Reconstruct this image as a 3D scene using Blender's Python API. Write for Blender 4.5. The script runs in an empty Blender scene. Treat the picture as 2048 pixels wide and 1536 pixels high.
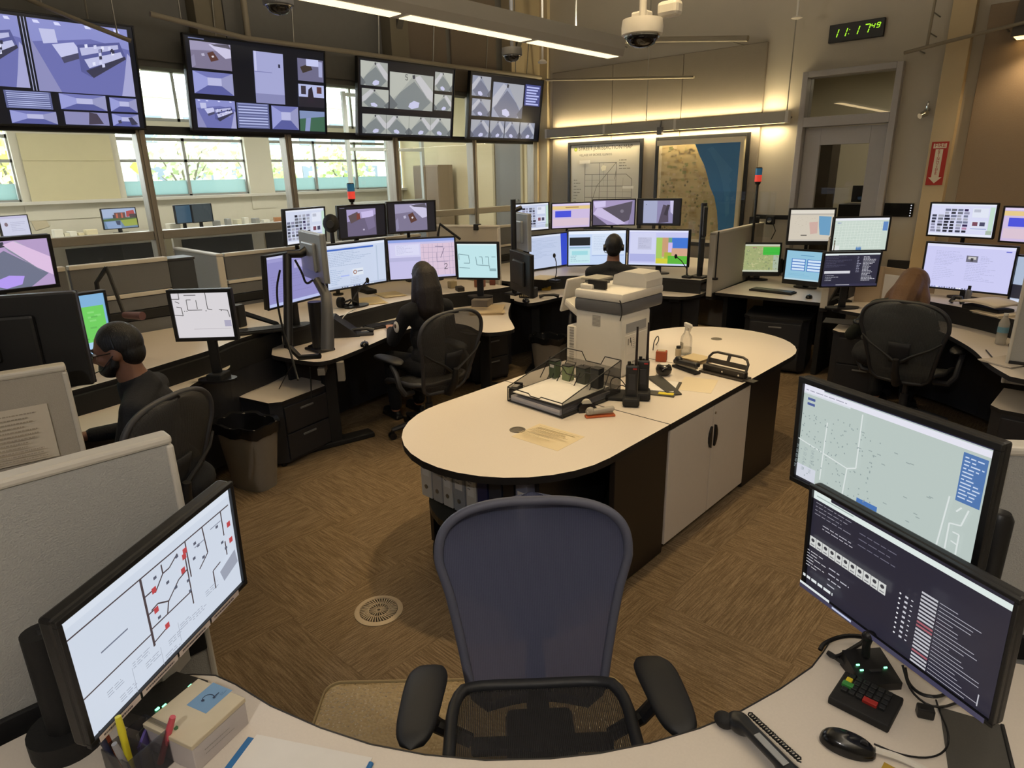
import bpy, bmesh, math, random
from mathutils import Vector, Matrix, Quaternion, Euler
import numpy as np
random.seed(7)
C = bpy.context.scene.collection
SC = bpy.context.scene
PI = math.pi
# ------------------------------------------------------------------ camera
H = 1.95
YAW, PITCH, ROLL = math.radians(43.0), math.radians(17.94), math.radians(-1.19)
FPX = 1300.0
_F = Vector((-math.sin(YAW)*math.cos(PITCH), math.cos(YAW)*math.cos(PITCH), -math.sin(PITCH)))
_R0 = Vector((math.cos(YAW), math.sin(YAW), 0)); _U0 = _R0.cross(_F)
_R = _R0*math.cos(ROLL)+_U0*math.sin(ROLL); _U = -_R0*math.sin(ROLL)+_U0*math.cos(ROLL)
cd = bpy.data.cameras.new('camera'); cam = bpy.data.objects.new('camera', cd); C.objects.link(cam)
cam.matrix_world = Matrix(((_R.x,_U.x,-_F.x,0),(_R.y,_U.y,-_F.y,0),(_R.z,_U.z,-_F.z,H),(0,0,0,1)))
cd.sensor_fit = 'HORIZONTAL'; cd.sensor_width = 36; cd.lens = 36*FPX/2048; cd.clip_start = 0.05; cd.clip_end = 300
SC.camera = cam
def at(px, py, z):           # where a sight line meets the horizontal plane z
    d = _R*(px-1024)/FPX - _U*(py-768)/FPX + _F
    t = (z-H)/d.z
    return Vector((d.x*t, d.y*t, z))
def aty(px, py, y):
    d = _R*(px-1024)/FPX - _U*(py-768)/FPX + _F
    t = y/d.y
    return Vector((d.x*t, y, H+d.z*t))
def atx(px, py, x):
    d = _R*(px-1024)/FPX - _U*(py-768)/FPX + _F
    t = x/d.x
    return Vector((x, d.y*t, H+d.z*t))
def atd(px, py, dep):
    d = _R*(px-1024)/FPX - _U*(py-768)/FPX + _F
    return Vector((d.x*dep, d.y*dep, H+d.z*dep))
# ------------------------------------------------------------------ view, world, lights
SC.view_settings.view_transform = 'Standard'; SC.view_settings.look = 'None'
SC.view_settings.exposure = 0.0; SC.view_settings.gamma = 1.0; SC.view_settings.use_curve_mapping = False
SC.cycles.use_denoising = True
SC.cycles.max_bounces = 7; SC.cycles.transparent_max_bounces = 16
SC.cycles.sample_clamp_indirect = 4.0
w = bpy.data.worlds.new('sky'); SC.world = w; w.use_nodes = True
nt = w.node_tree; bg = nt.nodes['Background']
sky = nt.nodes.new('ShaderNodeTexSky'); sky.sky_type = 'HOSEK_WILKIE'; sky.turbidity = 7; sky.ground_albedo = .5
sky.sun_direction = (0.55, -0.5, 0.67)
mxw = nt.nodes.new('ShaderNodeMix'); mxw.data_type = 'RGBA'; mxw.inputs[0].default_value = .75
mxw.inputs[7].default_value = (.86, .93, 1, 1)
nt.links.new(sky.outputs[0], mxw.inputs[6]); nt.links.new(mxw.outputs[2], bg.inputs[0])
bg.inputs[1].default_value = 13
WARM = (1.0, .73, .38); NEUT = (1.0, .86, .68)
def area(name, loc, sx, sy, power, col=WARM, rot=(0,0,0), spread=PI):
    l = bpy.data.lights.new(name, 'AREA'); l.shape = 'RECTANGLE'; l.size = sx; l.size_y = sy; l.energy = power; l.color = col; l.spread = spread
    o = bpy.data.objects.new(name, l); o.location = loc; o.rotation_euler = rot; C.objects.link(o); return o
def spot(name, loc, to, power, ang, col=WARM, blend=.3, r=.05):
    l = bpy.data.lights.new(name, 'SPOT'); l.energy = power; l.spot_size = math.radians(ang); l.spot_blend = blend; l.color = col; l.shadow_soft_size = r
    o = bpy.data.objects.new(name, l); o.location = loc
    o.rotation_euler = (Vector(to)-Vector(loc)).to_track_quat('-Z', 'Y').to_euler(); C.objects.link(o); return o
area('pendant_light', (-3.44, 3.3, 2.83), .12, 3.6, 26)
area('fill_uplight', (-3.44, 3.3, 3.02), .2, 3.4, 130, (1, .88, .70), (PI, 0, 0))  # upward fill added over the pendant to brighten the upper walls
area('pendant_light', (.25, 1.6, 2.83), .14, 4.6, 16, NEUT)  # unseen second pendant row, added for its light; no fixture built
area('fill_uplight', (.25, 1.6, 3.02), .2, 4.4, 130, (1, .88, .72), (PI, 0, 0))  # more added upward fill, above the unseen row
spot('downlight', (-1.7, 2.6, 4.3), (-1.9, 3.0, 0), 235, 54, WARM, .45, .08)
spot('downlight', (-2.5, 5.0, 4.3), (-2.3, 4.6, 0), 150, 60, WARM, .5, .08)
spot('downlight', (.04, -1.18, 2.95), (-1.6, 1.6, 0), 80, 100, (1, .95, .9), .7, .03)
spot('downlight', (-4.2, 4.3, 4.3), (-4.3, 3.9, 0), 90, 80, WARM, .7, .1)
spot('downlight', (-1.0, 6.2, 4.3), (-1.0, 6.1, 0), 90, 80, WARM, .7, .1)
spot('downlight', (-4.3, 1.2, 4.3), (-4.3, 1.4, 0), 60, 80, WARM, .7, .1)
spot('wall_spot', (-.83, 7.62, 2.98), (-.85, 7.86, 1.9), 20, 120, (1, .72, .4), .8, .03)
area('wall_strip_uplight', (-4.71, 7.80, 2.56), 3.3, .04, 26, (1, .80, .45), (PI, 0, 0))
area('wall_strip_downlight', (-4.71, 7.80, 2.41), 3.3, .04, 38, (1, .80, .45))
for yy in (0, 3.4, 7): area('office_pendant', (-9.6, yy, 3.4), 1.2, 2.4, 90, (1, .96, .86))
# ------------------------------------------------------------------ materials
def s2l(c): return c/12.92 if c <= .04045 else ((c+.055)/1.055)**2.4
def hexc(h):
    if not isinstance(h, str): return tuple(h)
    h = h.lstrip('#'); h = h if len(h) == 6 else ''.join(q*2 for q in h); return tuple(s2l(int(h[i:i+2], 16)/255) for i in (0, 2, 4))
MATS = {}
def mat(name, col, rough=.5, metal=0, var=.0, scale=40, bump=0, spec=.5, alpha=1, trans=0, stretch=None, emit=0, coat=0):
    if name in MATS: return MATS[name]
    m = bpy.data.materials.new(name); m.use_nodes = True; n = m.node_tree.nodes; lk = m.node_tree.links
    b = n['Principled BSDF']; c = hexc(col)
    b.inputs['Base Color'].default_value = (*c, 1); b.inputs['Roughness'].default_value = rough; b.inputs['Metallic'].default_value = metal
    b.inputs['Specular IOR Level'].default_value = spec; b.inputs['Alpha'].default_value = alpha
    b.inputs['Transmission Weight'].default_value = trans; b.inputs['Coat Weight'].default_value = coat
    if emit: b.inputs['Emission Color'].default_value = (*c, 1); b.inputs['Emission Strength'].default_value = emit
    tc = n.new('ShaderNodeTexCoord'); no = n.new('ShaderNodeTexNoise'); no.inputs['Scale'].default_value = scale; no.inputs['Detail'].default_value = 4
    src = tc.outputs['Object']
    if stretch:
        mp = n.new('ShaderNodeMapping'); mp.inputs['Scale'].default_value = stretch; lk.new(src, mp.inputs[0]); src = mp.outputs[0]
    lk.new(src, no.inputs['Vector'])
    if var:
        rp = n.new('ShaderNodeMix'); rp.data_type = 'RGBA'
        rp.inputs[6].default_value = (*[max(0, x*(1-var)) for x in c], 1); rp.inputs[7].default_value = (*[min(1, x*(1+var)) for x in c], 1)
        lk.new(no.outputs['Fac'], rp.inputs[0]); lk.new(rp.outputs[2], b.inputs['Base Color'])
    if bump:
        bp = n.new('ShaderNodeBump'); bp.inputs['Strength'].default_value = bump; bp.inputs['Distance'].default_value = .01
        lk.new(no.outputs['Fac'], bp.inputs['Height']); lk.new(bp.outputs[0], b.inputs['Normal'])
    MATS[name] = m; return m
def attr_mat(name, emit, rough=.35):
    m = bpy.data.materials.new(name); m.use_nodes = True; n = m.node_tree.nodes; lk = m.node_tree.links; b = n['Principled BSDF']
    a = n.new('ShaderNodeVertexColor'); a.layer_name = 'Col'
    b.inputs['Roughness'].default_value = rough
    if emit:
        b.inputs['Base Color'].default_value = (.012, .012, .014, 1); lk.new(a.outputs[0], b.inputs['Emission Color']); b.inputs['Emission Strength'].default_value = emit
    else: lk.new(a.outputs[0], b.inputs['Base Color'])
    MATS[name] = m; return m
SCREEN = attr_mat('lit_screen', 1.0); PRINT = attr_mat('printed_paper', 0, .6); GLOSSP = attr_mat('glazed_print', 0, .25)
laminate = mat('beige_laminate', '#d6cdc3', .38, var=.05, scale=180)
edge_blk = mat('black_edge_band', '#17171a', .5, var=.1)
black = mat('black_plastic', '#131315', .42, var=.15, scale=60, bump=.05)
blackm = mat('matte_black_plastic', '#101012', .7, var=.2, scale=90, bump=.1)
dgrey = mat('dark_grey_plastic', '#2a2b2f', .5, var=.1, scale=60)
grey = mat('grey_plastic', '#6f7073', .5, var=.08)
silver = mat('silver_plastic', '#a9abae', .35, metal=.5, var=.05)
chrome = mat('chrome', '#c8c8c8', .12, metal=1)
steel = mat('brushed_steel', '#8b8880', .4, metal=.8, var=.1, scale=30)
white = mat('white_plastic', '#d9d5cd', .4, var=.03)
paper = mat('white_paper', '#e0ddd9', .7, var=.04, scale=20)
darkwood = mat('dark_laminate', '#1f1915', .45, var=.12, scale=60, stretch=(1, 1, .15))
charcoal = mat('charcoal_laminate', '#24252a', .5, var=.1, scale=50)
fabric = mat('grey_panel_fabric', '#a6a6a3', .95, var=.14, scale=260, bump=.35)
fabric2 = mat('beige_panel_fabric', '#aca69b', .95, var=.1, scale=260, bump=.3)
cap_m = mat('panel_cap', '#c9c4ba', .5, var=.04)
wall_m = mat('wall_paint', '#b6afa1', .8, var=.03, scale=8, bump=.02)
wallc_m = mat('cool_wall_paint', '#aaa79c', .8, var=.03, scale=8, bump=.02)
acou = mat('acoustic_panel_fabric', '#827a6f', .95, var=.08, scale=220, bump=.3)
acou2 = mat('brown_acoustic_fabric', '#8f7d68', .95, var=.08, scale=220, bump=.3)
dwall = mat('dark_bulkhead_paint', '#6a6965', .85, var=.06, scale=20, bump=.05)
bwall = mat('brown_bulkhead_panel', '#6f6458', .85, var=.08, scale=60, bump=.1)
frame_m = mat('glazing_frame_metal', '#a8a093', .4, metal=.4, var=.05)
cream = mat('cream_paint', '#cfc9b8', .8, var=.03, scale=6)
ceil_m = mat('ceiling_paint', '#8d8a82', .9, var=.04, scale=10)
skin = mat('skin', '#7d5642', .55, var=.1, scale=60)
skin2 = mat('light_skin', '#b98568', .55, var=.08, scale=60)
hair_b = mat('black_hair', '#0d0b0a', .5, var=.4, scale=60, bump=.5, stretch=(4, 4, .5))
hair_d = mat('dark_brown_hair', '#1a1310', .5, var=.4, scale=60, bump=.5, stretch=(4, 4, .5))
hair_br = mat('brown_hair', '#6b4c30', .5, var=.35, scale=60, bump=.5, stretch=(4, 4, .5))
navy = mat('navy_uniform', '#111319', .9, var=.2, scale=120, bump=.3)
red_m = mat('red_plastic', '#a02a24', .45); orange = mat('orange_plastic', '#b85a2c', .45); green_p = mat('green_plastic', '#7f9a4d', .45)
yellow = mat('yellow_plastic', '#d8c52a', .5); blue_p = mat('blue_plastic', '#2b6fae', .45); purple = mat('purple_plastic', '#5b4f96', .5)
kraft = mat('pale_cardboard', '#c2b69c', .8, var=.06, scale=30)
clear = mat('clear_plastic', '#ffffff', .08, trans=1.0)
glass_m = bpy.data.materials.new('window_glass'); glass_m.use_nodes = True
_n = glass_m.node_tree.nodes; _l = glass_m.node_tree.links; _n.clear()
_o = _n.new('ShaderNodeOutputMaterial'); _mx = _n.new('ShaderNodeMixShader'); _t = _n.new('ShaderNodeBsdfTransparent'); _g = _n.new('ShaderNodeBsdfGlossy'); _fr = _n.new('ShaderNodeFresnel')
_fr.inputs[0].default_value = 1.45; _g.inputs['Roughness'].default_value = .01; _t.inputs[0].default_value = (.95, .96, .955, 1)
_gm = _n.new('ShaderNodeNewGeometry'); _sb = _n.new('ShaderNodeMath'); _sb.operation = 'SUBTRACT'; _sb.inputs[0].default_value = 1; _l.new(_gm.outputs['Backfacing'], _sb.inputs[1]); _ml = _n.new('ShaderNodeMath'); _ml.operation = 'MULTIPLY'; _l.new(_fr.outputs[0], _ml.inputs[0]); _l.new(_sb.outputs[0], _ml.inputs[1])
_l.new(_ml.outputs[0], _mx.inputs[0]); _l.new(_t.outputs[0], _mx.inputs[1]); _l.new(_g.outputs[0], _mx.inputs[2]); _l.new(_mx.outputs[0], _o.inputs[0])
def mesh_fabric(name, col, alpha, sc=900):
    m = mat(name, col, .8, var=.15, scale=300)
    b = m.node_tree.nodes['Principled BSDF']; n = m.node_tree.nodes; lk = m.node_tree.links
    tc = n.new('ShaderNodeTexCoord'); ck = n.new('ShaderNodeTexWave'); ck.wave_type = 'BANDS'; ck.bands_direction = 'X'; ck.inputs['Scale'].default_value = 60
    rg = n.new('ShaderNodeMapRange'); rg.inputs[3].default_value = alpha-.12; rg.inputs[4].default_value = min(1, alpha+.12)
    lk.new(tc.outputs['Object'], ck.inputs[0]); lk.new(ck.outputs['Fac'], rg.inputs[0]); lk.new(rg.outputs[0], b.inputs['Alpha'])
    return m
# ------------------------------------------------------------------ mesh builder
class B:
    def __init__(s): s.bm = bmesh.new(); s.mi = 0
    def _xf(s, vs, M):
        if M is not None: bmesh.ops.transform(s.bm, matrix=M, verts=vs)
    def _tag(s, vs):
        if s.mi:
            for f in {f for v in vs for f in v.link_faces}: f.material_index = s.mi
    def box(s, c, d, b=0, M=None, rz=0, seg=2):
        r = bmesh.ops.create_cube(s.bm, size=1); vs = r['verts']
        T = Matrix.Translation(c) @ Matrix.Rotation(rz, 4, 'Z') @ Matrix.Diagonal((*d, 1))
        bmesh.ops.transform(s.bm, matrix=T, verts=vs)
        if b:
            es = list({e for v in vs for e in v.link_edges})
            r = bmesh.ops.bevel(s.bm, geom=es, offset=b, segments=seg, affect='EDGES', profile=.5)
            vs = list({v for f in r['faces'] for v in f.verts} | {v for v in vs if v.is_valid})
        s._xf(vs, M); s._tag(vs); return s
    def cyl(s, p0, p1, r0, r1=None, n=16, M=None):
        r1 = r0 if r1 is None else r1
        p0, p1 = Vector(p0), Vector(p1); d = p1-p0
        r = bmesh.ops.create_cone(s.bm, cap_ends=True, segments=n, radius1=r0, radius2=r1, depth=d.length)
        q = Vector((0, 0, 1)).rotation_difference(d.normalized()) if d.length else Quaternion()
        T = Matrix.Translation((p0+p1)/2) @ q.to_matrix().to_4x4()
        bmesh.ops.transform(s.bm, matrix=T, verts=r['verts']); s._xf(r['verts'], M); s._tag(r['verts']); return s
    def ell(s, c, r, M=None, n=16, rot=None):
        g = bmesh.ops.create_uvsphere(s.bm, u_segments=n, v_segments=max(6, n*2//3), radius=1)
        T = Matrix.Translation(c) @ (rot.to_4x4() if rot is not None else Matrix.Identity(4)) @ Matrix.Diagonal((*r, 1))
        bmesh.ops.transform(s.bm, matrix=T, verts=g['verts']); s._xf(g['verts'], M); s._tag(g['verts']); return s
    def prism(s, poly, z0, z1, M=None, side_mi=None):
        bm = s.bm; a = [bm.verts.new((p[0], p[1], z0)) for p in poly]; b = [bm.verts.new((p[0], p[1], z1)) for p in poly]
        ar = sum(poly[i][0]*poly[(i+1) % len(poly)][1]-poly[(i+1) % len(poly)][0]*poly[i][1] for i in range(len(poly)))
        fs = []
        if ar < 0: a.reverse(); b.reverse()
        fs.append(bm.faces.new(b)); fs.append(bm.faces.new(list(reversed(a))))
        n = len(poly)
        for i in range(n):
            f = bm.faces.new((a[i], a[(i+1) % n], b[(i+1) % n], b[i]))
            if side_mi is not None: f.material_index = side_mi
        if side_mi is not None: fs[1].material_index = side_mi
        s._xf(a+b, M)
        if side_mi is None: s._tag(a+b)
        return s
    def lathe(s, prof, c=(0, 0, 0), n=20, M=None, sx=1, sy=1):
        bm = s.bm; rings = []
        for r, z in prof:
            rings.append([bm.verts.new((c[0]+sx*r*math.cos(2*PI*i/n), c[1]+sy*r*math.sin(2*PI*i/n), c[2]+z)) for i in range(n)])
        for k in range(len(rings)-1):
            for i in range(n):
                bm.faces.new((rings[k][i], rings[k][(i+1) % n], rings[k+1][(i+1) % n], rings[k+1][i]))
        if abs(prof[0][0]-prof[-1][0]) < 1e-6 and abs(prof[0][1]-prof[-1][1]) < .0065 and prof[0][0] > .005:
            for i in range(n): bm.faces.new((rings[-1][i], rings[-1][(i+1) % n], rings[0][(i+1) % n], rings[0][i]))
        else: bm.faces.new(list(reversed(rings[0]))); bm.faces.new(rings[-1])
        vs = [v for r in rings for v in r]; s._xf(vs, M); s._tag(vs); return s
    def tube(s, pts, r, n=8, M=None, closed=False):
        bm = s.bm; pts = [Vector(p) for p in pts]; N = len(pts)
        rr = r if isinstance(r, (list, tuple)) else [r]*N
        rings = []; up = None
        for i in range(N):
            if closed: t = pts[(i+1) % N]-pts[i-1]
            else: t = pts[min(i+1, N-1)]-pts[max(i-1, 0)]
            t.normalize()
            if up is None:
                up = Vector((0, 0, 1)) if abs(t.z) < .9 else Vector((1, 0, 0))
            side = t.cross(up).normalized(); up = side.cross(t).normalized()
            rings.append([bm.verts.new(pts[i]+(side*math.cos(2*PI*k/n)+up*math.sin(2*PI*k/n))*rr[i]) for k in range(n)])
        m = N if closed else N-1
        for i in range(m):
            a, b = rings[i], rings[(i+1) % N]
            off = 0
            if closed and i == N-1:
                off = min(range(n), key=lambda o: sum((a[k].co-b[(k+o) % n].co).length for k in range(n)))
            for k in range(n):
                bm.faces.new((a[k], a[(k+1) % n], b[(k+1+off) % n], b[(k+off) % n]))
        if not closed: bm.faces.new(list(reversed(rings[0]))); bm.faces.new(rings[-1])
        vs = [v for q in rings for v in q]; s._xf(vs, M); s._tag(vs); return s
    def grid(s, fn, nu, nv, M=None, closeu=False):
        bm = s.bm; g = [[bm.verts.new(fn(i/nu, j/nv)) for i in range(nu+(0 if closeu else 1))] for j in range(nv+1)]
        W = len(g[0])
        for j in range(nv):
            for i in range(nu):
                bm.faces.new((g[j][i], g[j][(i+1) % W], g[j+1][(i+1) % W], g[j+1][i]))
        vs = [v for r in g for v in r]; s._xf(vs, M); s._tag(vs); return s
    def quad(s, a, b, c, d):
        vs = [s.bm.verts.new(p) for p in (a, b, c, d)]; s.bm.faces.new(vs); s._tag(vs); return s
    def obj(s, name, m, parent=None, smooth=False, M=None, mods=None):
        me = bpy.data.meshes.new(name)
        if M is not None: bmesh.ops.transform(s.bm, matrix=M, verts=s.bm.verts[:])
        bmesh.ops.recalc_face_normals(s.bm, faces=s.bm.faces[:])
        s.bm.to_mesh(me); s.bm.free()
        for mm in (m if isinstance(m, (list, tuple)) else [m]): me.materials.append(mm)
        if smooth:
            me.shade_smooth()
            if smooth != 'full': me.set_sharp_from_angle(angle=math.radians(40))
        o = bpy.data.objects.new(name, me); C.objects.link(o)
        if parent: o.parent = parent
        return o
def thing(name, label, cat, loc=(0, 0, 0), rz=0, group=None):
    o = bpy.data.objects.new(name, None); o.empty_display_size = .1; C.objects.link(o); o.location = loc; o.rotation_euler = (0, 0, rz)
    o['label'] = label; o['category'] = cat
    if group: o['group'] = group
    return o
def tag(o, label, cat, group=None):
    o['label'] = label; o['category'] = cat
    if group: o['group'] = group
    return o
def struct(name, b, m, label=None, parent=None, smooth=False):
    o = b.obj(name, m, parent, smooth)
    if parent is None: o['kind'] = 'structure'
    if label: o['label'] = label
    return o
def dup(root, loc, rz=0, label=None, group=None):
    r = root.copy(); C.objects.link(r); r.location = loc; r.rotation_euler = (0, 0, rz)
    if label: r['label'] = label
    if group: r['group'] = group
    for ch in list(root.children):
        c = ch.copy(); C.objects.link(c); c.parent = r
        for g in list(ch.children):
            d = g.copy(); C.objects.link(d); d.parent = c
    return r
# ------------------------------------------------------------------ flat artwork (screens, prints): polygons with a colour each
def R(u0, v0, u1, v1, c): return ('p', [(u0, v0), (u1, v0), (u1, v1), (u0, v1)], c)
def P(pts, c): return ('p', pts, c)
def Ln(u0, v0, u1, v1, wd, c, asp=1.6):
    dx, dy = (u1-u0)*asp, v1-v0; l = math.hypot(dx, dy) or 1; nx, ny = -dy/l*wd/2/asp, dx/l*wd/2
    return ('p', [(u0+nx, v0+ny), (u1+nx, v1+ny), (u1-nx, v1-ny), (u0-nx, v0-ny)], c)
def PL(pts, wd, c, asp=1.6): return [Ln(*pts[i], *pts[i+1], wd, c, asp) for i in range(len(pts)-1)]
def TX(u, v, size, txt, c, rot=0, align='LEFT'): return ('t', u, v, size, txt, c, rot, align)
def CI(u, v, r, c, asp=1.6, n=12): return P([(u+r/asp*math.cos(2*PI*i/n), v+r*math.sin(2*PI*i/n)) for i in range(n)], c)
_tcache = {}
def text_tris(txt):
    if txt not in _tcache:
        cu = bpy.data.curves.new('lettering', 'FONT'); cu.body = txt; cu.size = 1; cu.resolution_u = 2
        o = bpy.data.objects.new('lettering', cu); C.objects.link(o)
        dg = bpy.context.evaluated_depsgraph_get(); me = bpy.data.meshes.new_from_object(o.evaluated_get(dg))
        me.calc_loop_triangles(); vs = [v.co.copy() for v in me.vertices]
        _tcache[txt] = [[(vs[i].x, vs[i].y) for i in t.vertices] for t in me.loop_triangles]
        bpy.data.objects.remove(o); bpy.data.curves.remove(cu); bpy.data.meshes.remove(me)
    return _tcache[txt]
def art(name, wd, ht, items, m, parent, fn, thick=.00012):
    """fn(x, y, k) maps artwork metres (origin centre, y up) lifted by k to the part's local space"""
    V, Fc, Cl = [], [], []
    flat = []
    for it in items:
        if isinstance(it, list): flat += it
        else: flat.append(it)
    k = 0
    for it in flat:
        k += thick
        if it[0] == 'p':
            pts = [((min(1, max(0, u))-.5)*wd, (.5-min(1, max(0, v)))*ht) for u, v in it[1]]
            ar = sum(pts[i][0]*pts[(i+1) % len(pts)][1]-pts[(i+1) % len(pts)][0]*pts[i][1] for i in range(len(pts)))
            if ar < 0: pts.reverse()
            polys = [pts]; col = hexc(it[2])
        else:
            _, u, v, size, txt, c, rot, al = it
            tr = text_tris(txt); mxx = max((p[0] for t in tr for p in t), default=0)
            off = {'LEFT': 0, 'CENTER': -mxx/2, 'RIGHT': -mxx}[al]; ca, sa = math.cos(rot), math.sin(rot)
            polys = [[((u-.5)*wd+size*((x+off)*ca-y*sa), (.5-v)*ht+size*((x+off)*sa+y*ca)) for x, y in t] for t in tr]; col = hexc(c)
        for pts in polys:
            i0 = len(V); V += [fn(x, y, k) for x, y in pts]; Fc.append(tuple(range(i0, i0+len(pts)))); Cl.append(col)
    me = bpy.data.meshes.new(name); me.from_pydata(V, [], Fc)
    ca = me.color_attributes.new('Col', 'FLOAT_COLOR', 'CORNER')
    arr = np.concatenate([np.tile(np.array((*c, 1.0), np.float32), (len(f), 1)) for f, c in zip(Fc, Cl)])
    ca.data.foreach_set('color', arr.ravel()); me.materials.append(m)
    o = bpy.data.objects.new(name, me); C.objects.link(o)
    if parent: o.parent = parent
    return o
# ------------------------------------------------------------------ the setting
GX, BY = -6.8, 7.9          # glass wall, back wall
WX = -12.5                  # window wall of the room beyond
ZF2 = .45                   # its floor
b = B(); b.box((-3, 2.5, -.06), (9.6, 15, .1)); floor = struct('floor', b, mat('floor_slab', '#3b3026', .95, var=.1))
# carpet tiles laid quarter turn
def carpet_mat():
    m = bpy.data.materials.new('woven_carpet'); m.use_nodes = True; n = m.node_tree.nodes; lk = m.node_tree.links; b = n['Principled BSDF']
    b.inputs['Roughness'].default_value = .95; b.inputs['Specular IOR Level'].default_value = .1
    tc = n.new('ShaderNodeTexCoord'); oi = n.new('ShaderNodeObjectInfo'); ad = n.new('ShaderNodeVectorMath'); ad.operation = 'ADD'
    sc = n.new('ShaderNodeVectorMath'); sc.operation = 'SCALE'; sc.inputs['Scale'].default_value = 3.1
    cb = n.new('ShaderNodeCombineXYZ')
    for k in range(3): lk.new(oi.outputs['Random'], cb.inputs[k])
    lk.new(cb.outputs[0], sc.inputs[0]); lk.new(tc.outputs['Object'], ad.inputs[0]); lk.new(sc.outputs[0], ad.inputs[1])
    mp = n.new('ShaderNodeMapping'); mp.inputs['Scale'].default_value = (3, 60, 1); lk.new(ad.outputs[0], mp.inputs[0])
    no = n.new('ShaderNodeTexNoise'); no.inputs['Scale'].default_value = 2.6; no.inputs['Detail'].default_value = 5; no.inputs['Roughness'].default_value = .65; lk.new(mp.outputs[0], no.inputs[0])
    n2 = n.new('ShaderNodeTexNoise'); n2.inputs['Scale'].default_value = 160; lk.new(ad.outputs[0], n2.inputs[0])
    rp = n.new('ShaderNodeValToRGB'); e = rp.color_ramp.elements
    e[0].position = .36; e[0].color = (*hexc('#594c3a'), 1); e[1].position = .66; e[1].color = (*hexc('#7f6f5a'), 1)
    mx = n.new('ShaderNodeMix'); mx.data_type = 'RGBA'; mx.blend_type = 'MULTIPLY'; mx.inputs[0].default_value = .55
    lk.new(no.outputs['Fac'], rp.inputs[0]); lk.new(rp.outputs[0], mx.inputs[6]); lk.new(n2.outputs['Fac'], mx.inputs[7])
    g = n.new('ShaderNodeMix'); g.data_type = 'RGBA'; g.blend_type = 'MULTIPLY'; g.inputs[0].default_value = 1; g.inputs[7].default_value = (1.5, 1.45, 1.4, 1)
    lk.new(mx.outputs[2], g.inputs[6]); lk.new(g.outputs[2], b.inputs['Base Color'])
    bp = n.new('ShaderNodeBump'); bp.inputs['Strength'].default_value = .5; bp.inputs['Distance'].default_value = .004; lk.new(no.outputs['Fac'], bp.inputs['Height']); lk.new(bp.outputs[0], b.inputs['Normal'])
    return m
cm = carpet_mat()
tb = B(); tb.box((0, 0, -.0055), (.6094, .6094, .011)); tile0 = None
for i in range(14):
    for j in range(18):
        x, y = -6.46+i*.61, -2.2+j*.61
        if x > 1.0: continue
        if tile0 is None: o = tile0 = tb.obj('carpet_tile', cm, floor)
        else: o = tile0.copy(); C.objects.link(o); o.parent = floor
        o.location = (x, y, 0); o.rotation_euler = (0, 0, PI/2*((i+j) % 2)+PI*random.choice((0, 1)))
b = B(); b.box((-2.6, 2.5, 4.45), (8.6, 15, .1)); struct('ceiling', b, ceil_m)
# back wall with the doorway cut out: pieces round the opening
DX0, DX1, DZ1 = -2.90, -1.93, 2.93
b = B()
b.box(((-6.9+DX0)/2, BY+.08, 2.2), (6.9+DX0, .16, 4.4)); b.box(((DX1+2.0)/2, BY+.08, 2.2), (2.0-DX1, .16, 4.4)); b.box(((DX0+DX1)/2, BY+.08, (DZ1+4.4)/2), (DX1-DX0, .16, 4.4-DZ1))
struct('wall_back', b, wall_m)
b = B(); b.box((-1.49, BY-.06, 2.2), (.19, .12, 4.4), .004); struct('wall_pilaster', b, mat('pilaster_paint', '#c5b28f', .8, var=.03), 'warm beige pilaster between the door and the brown acoustic wall')
b = B(); b.box((1.15, 2.5, 2.2), (.1, 15, 4.4)); struct('wall_right', b, wall_m)
b = B(); b.box((-2.6, -2.5, 2.2), (8.6, .1, 4.4)); struct('wall_front', b, wall_m)
# acoustic panels on the back wall (each one separate)
for x0, x1, z0, z1, m, lb in ((-6.42, -3.33, .35, 3.29, acou, 'large grey acoustic panel behind the framed maps'), (-1.3, 1.0, .5, 3.32, acou2, 'brown acoustic panel on the wall beyond the warm pilaster')):
    b = B(); xs = np.linspace(x0, x1, 4)
    t = thing('acoustic_panel', lb, 'wall panel', ((x0+x1)/2, BY-.025, z0))
    for i in range(3):
        b = B(); b.box(((xs[i]+xs[i+1])/2-(x0+x1)/2, 0, (z1-z0)/2), (xs[i+1]-xs[i]-.006, .04, z1-z0), .006); b.obj('panel', m, t)
# door frame, transom and glazed door
t = thing('door_1', 'grey framed glazed door with transom window under the digital clock', 'door', ((DX0+DX1)/2, BY, 0)); t['kind'] = 'structure'
fw = DX1-DX0; fm = mat('door_frame_paint', '#a9a6a6', .45, var=.03)
b = B()
for sx in (-1, 1): b.box((sx*(fw/2-.03), .02, DZ1/2), (.06, .2, DZ1), .004)
b.box((0, .02, DZ1-.03), (fw-.12, .2, .06), .004); b.box((0, .02, 2.42), (fw-.12, .2, .1), .004); b.obj('door_frame', fm, t)
b = B(); b.box((0, .03, 2.68), (fw-.12, .008, .42)); b.obj('transom_pane', glass_m, t)
b = B(); lw = fw-.13; ht = 2.36
for sx in (-1, 1): b.box((sx*(lw/2-.085), .03, ht/2), (.17, .045, ht), .003)
b.box((0, .03, ht-.09), (lw-.34, .045, .18), .003); b.box((0, .03, .15), (lw-.34, .045, .3), .003); leaf = b.obj('door_leaf', fm, t)
b = B(); b.box((0, .03, 1.24), (lw-.34, .008, 1.88)); b.obj('pane', glass_m, leaf)
b = B(); b.cyl((lw/2-.06, 0, 1.02), (lw/2-.06, -.05, 1.02), .012); b.cyl((lw/2-.06, -.05, 1.02), (lw/2-.17, -.05, 1.02), .009); b.obj('handle', chrome, leaf)
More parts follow.
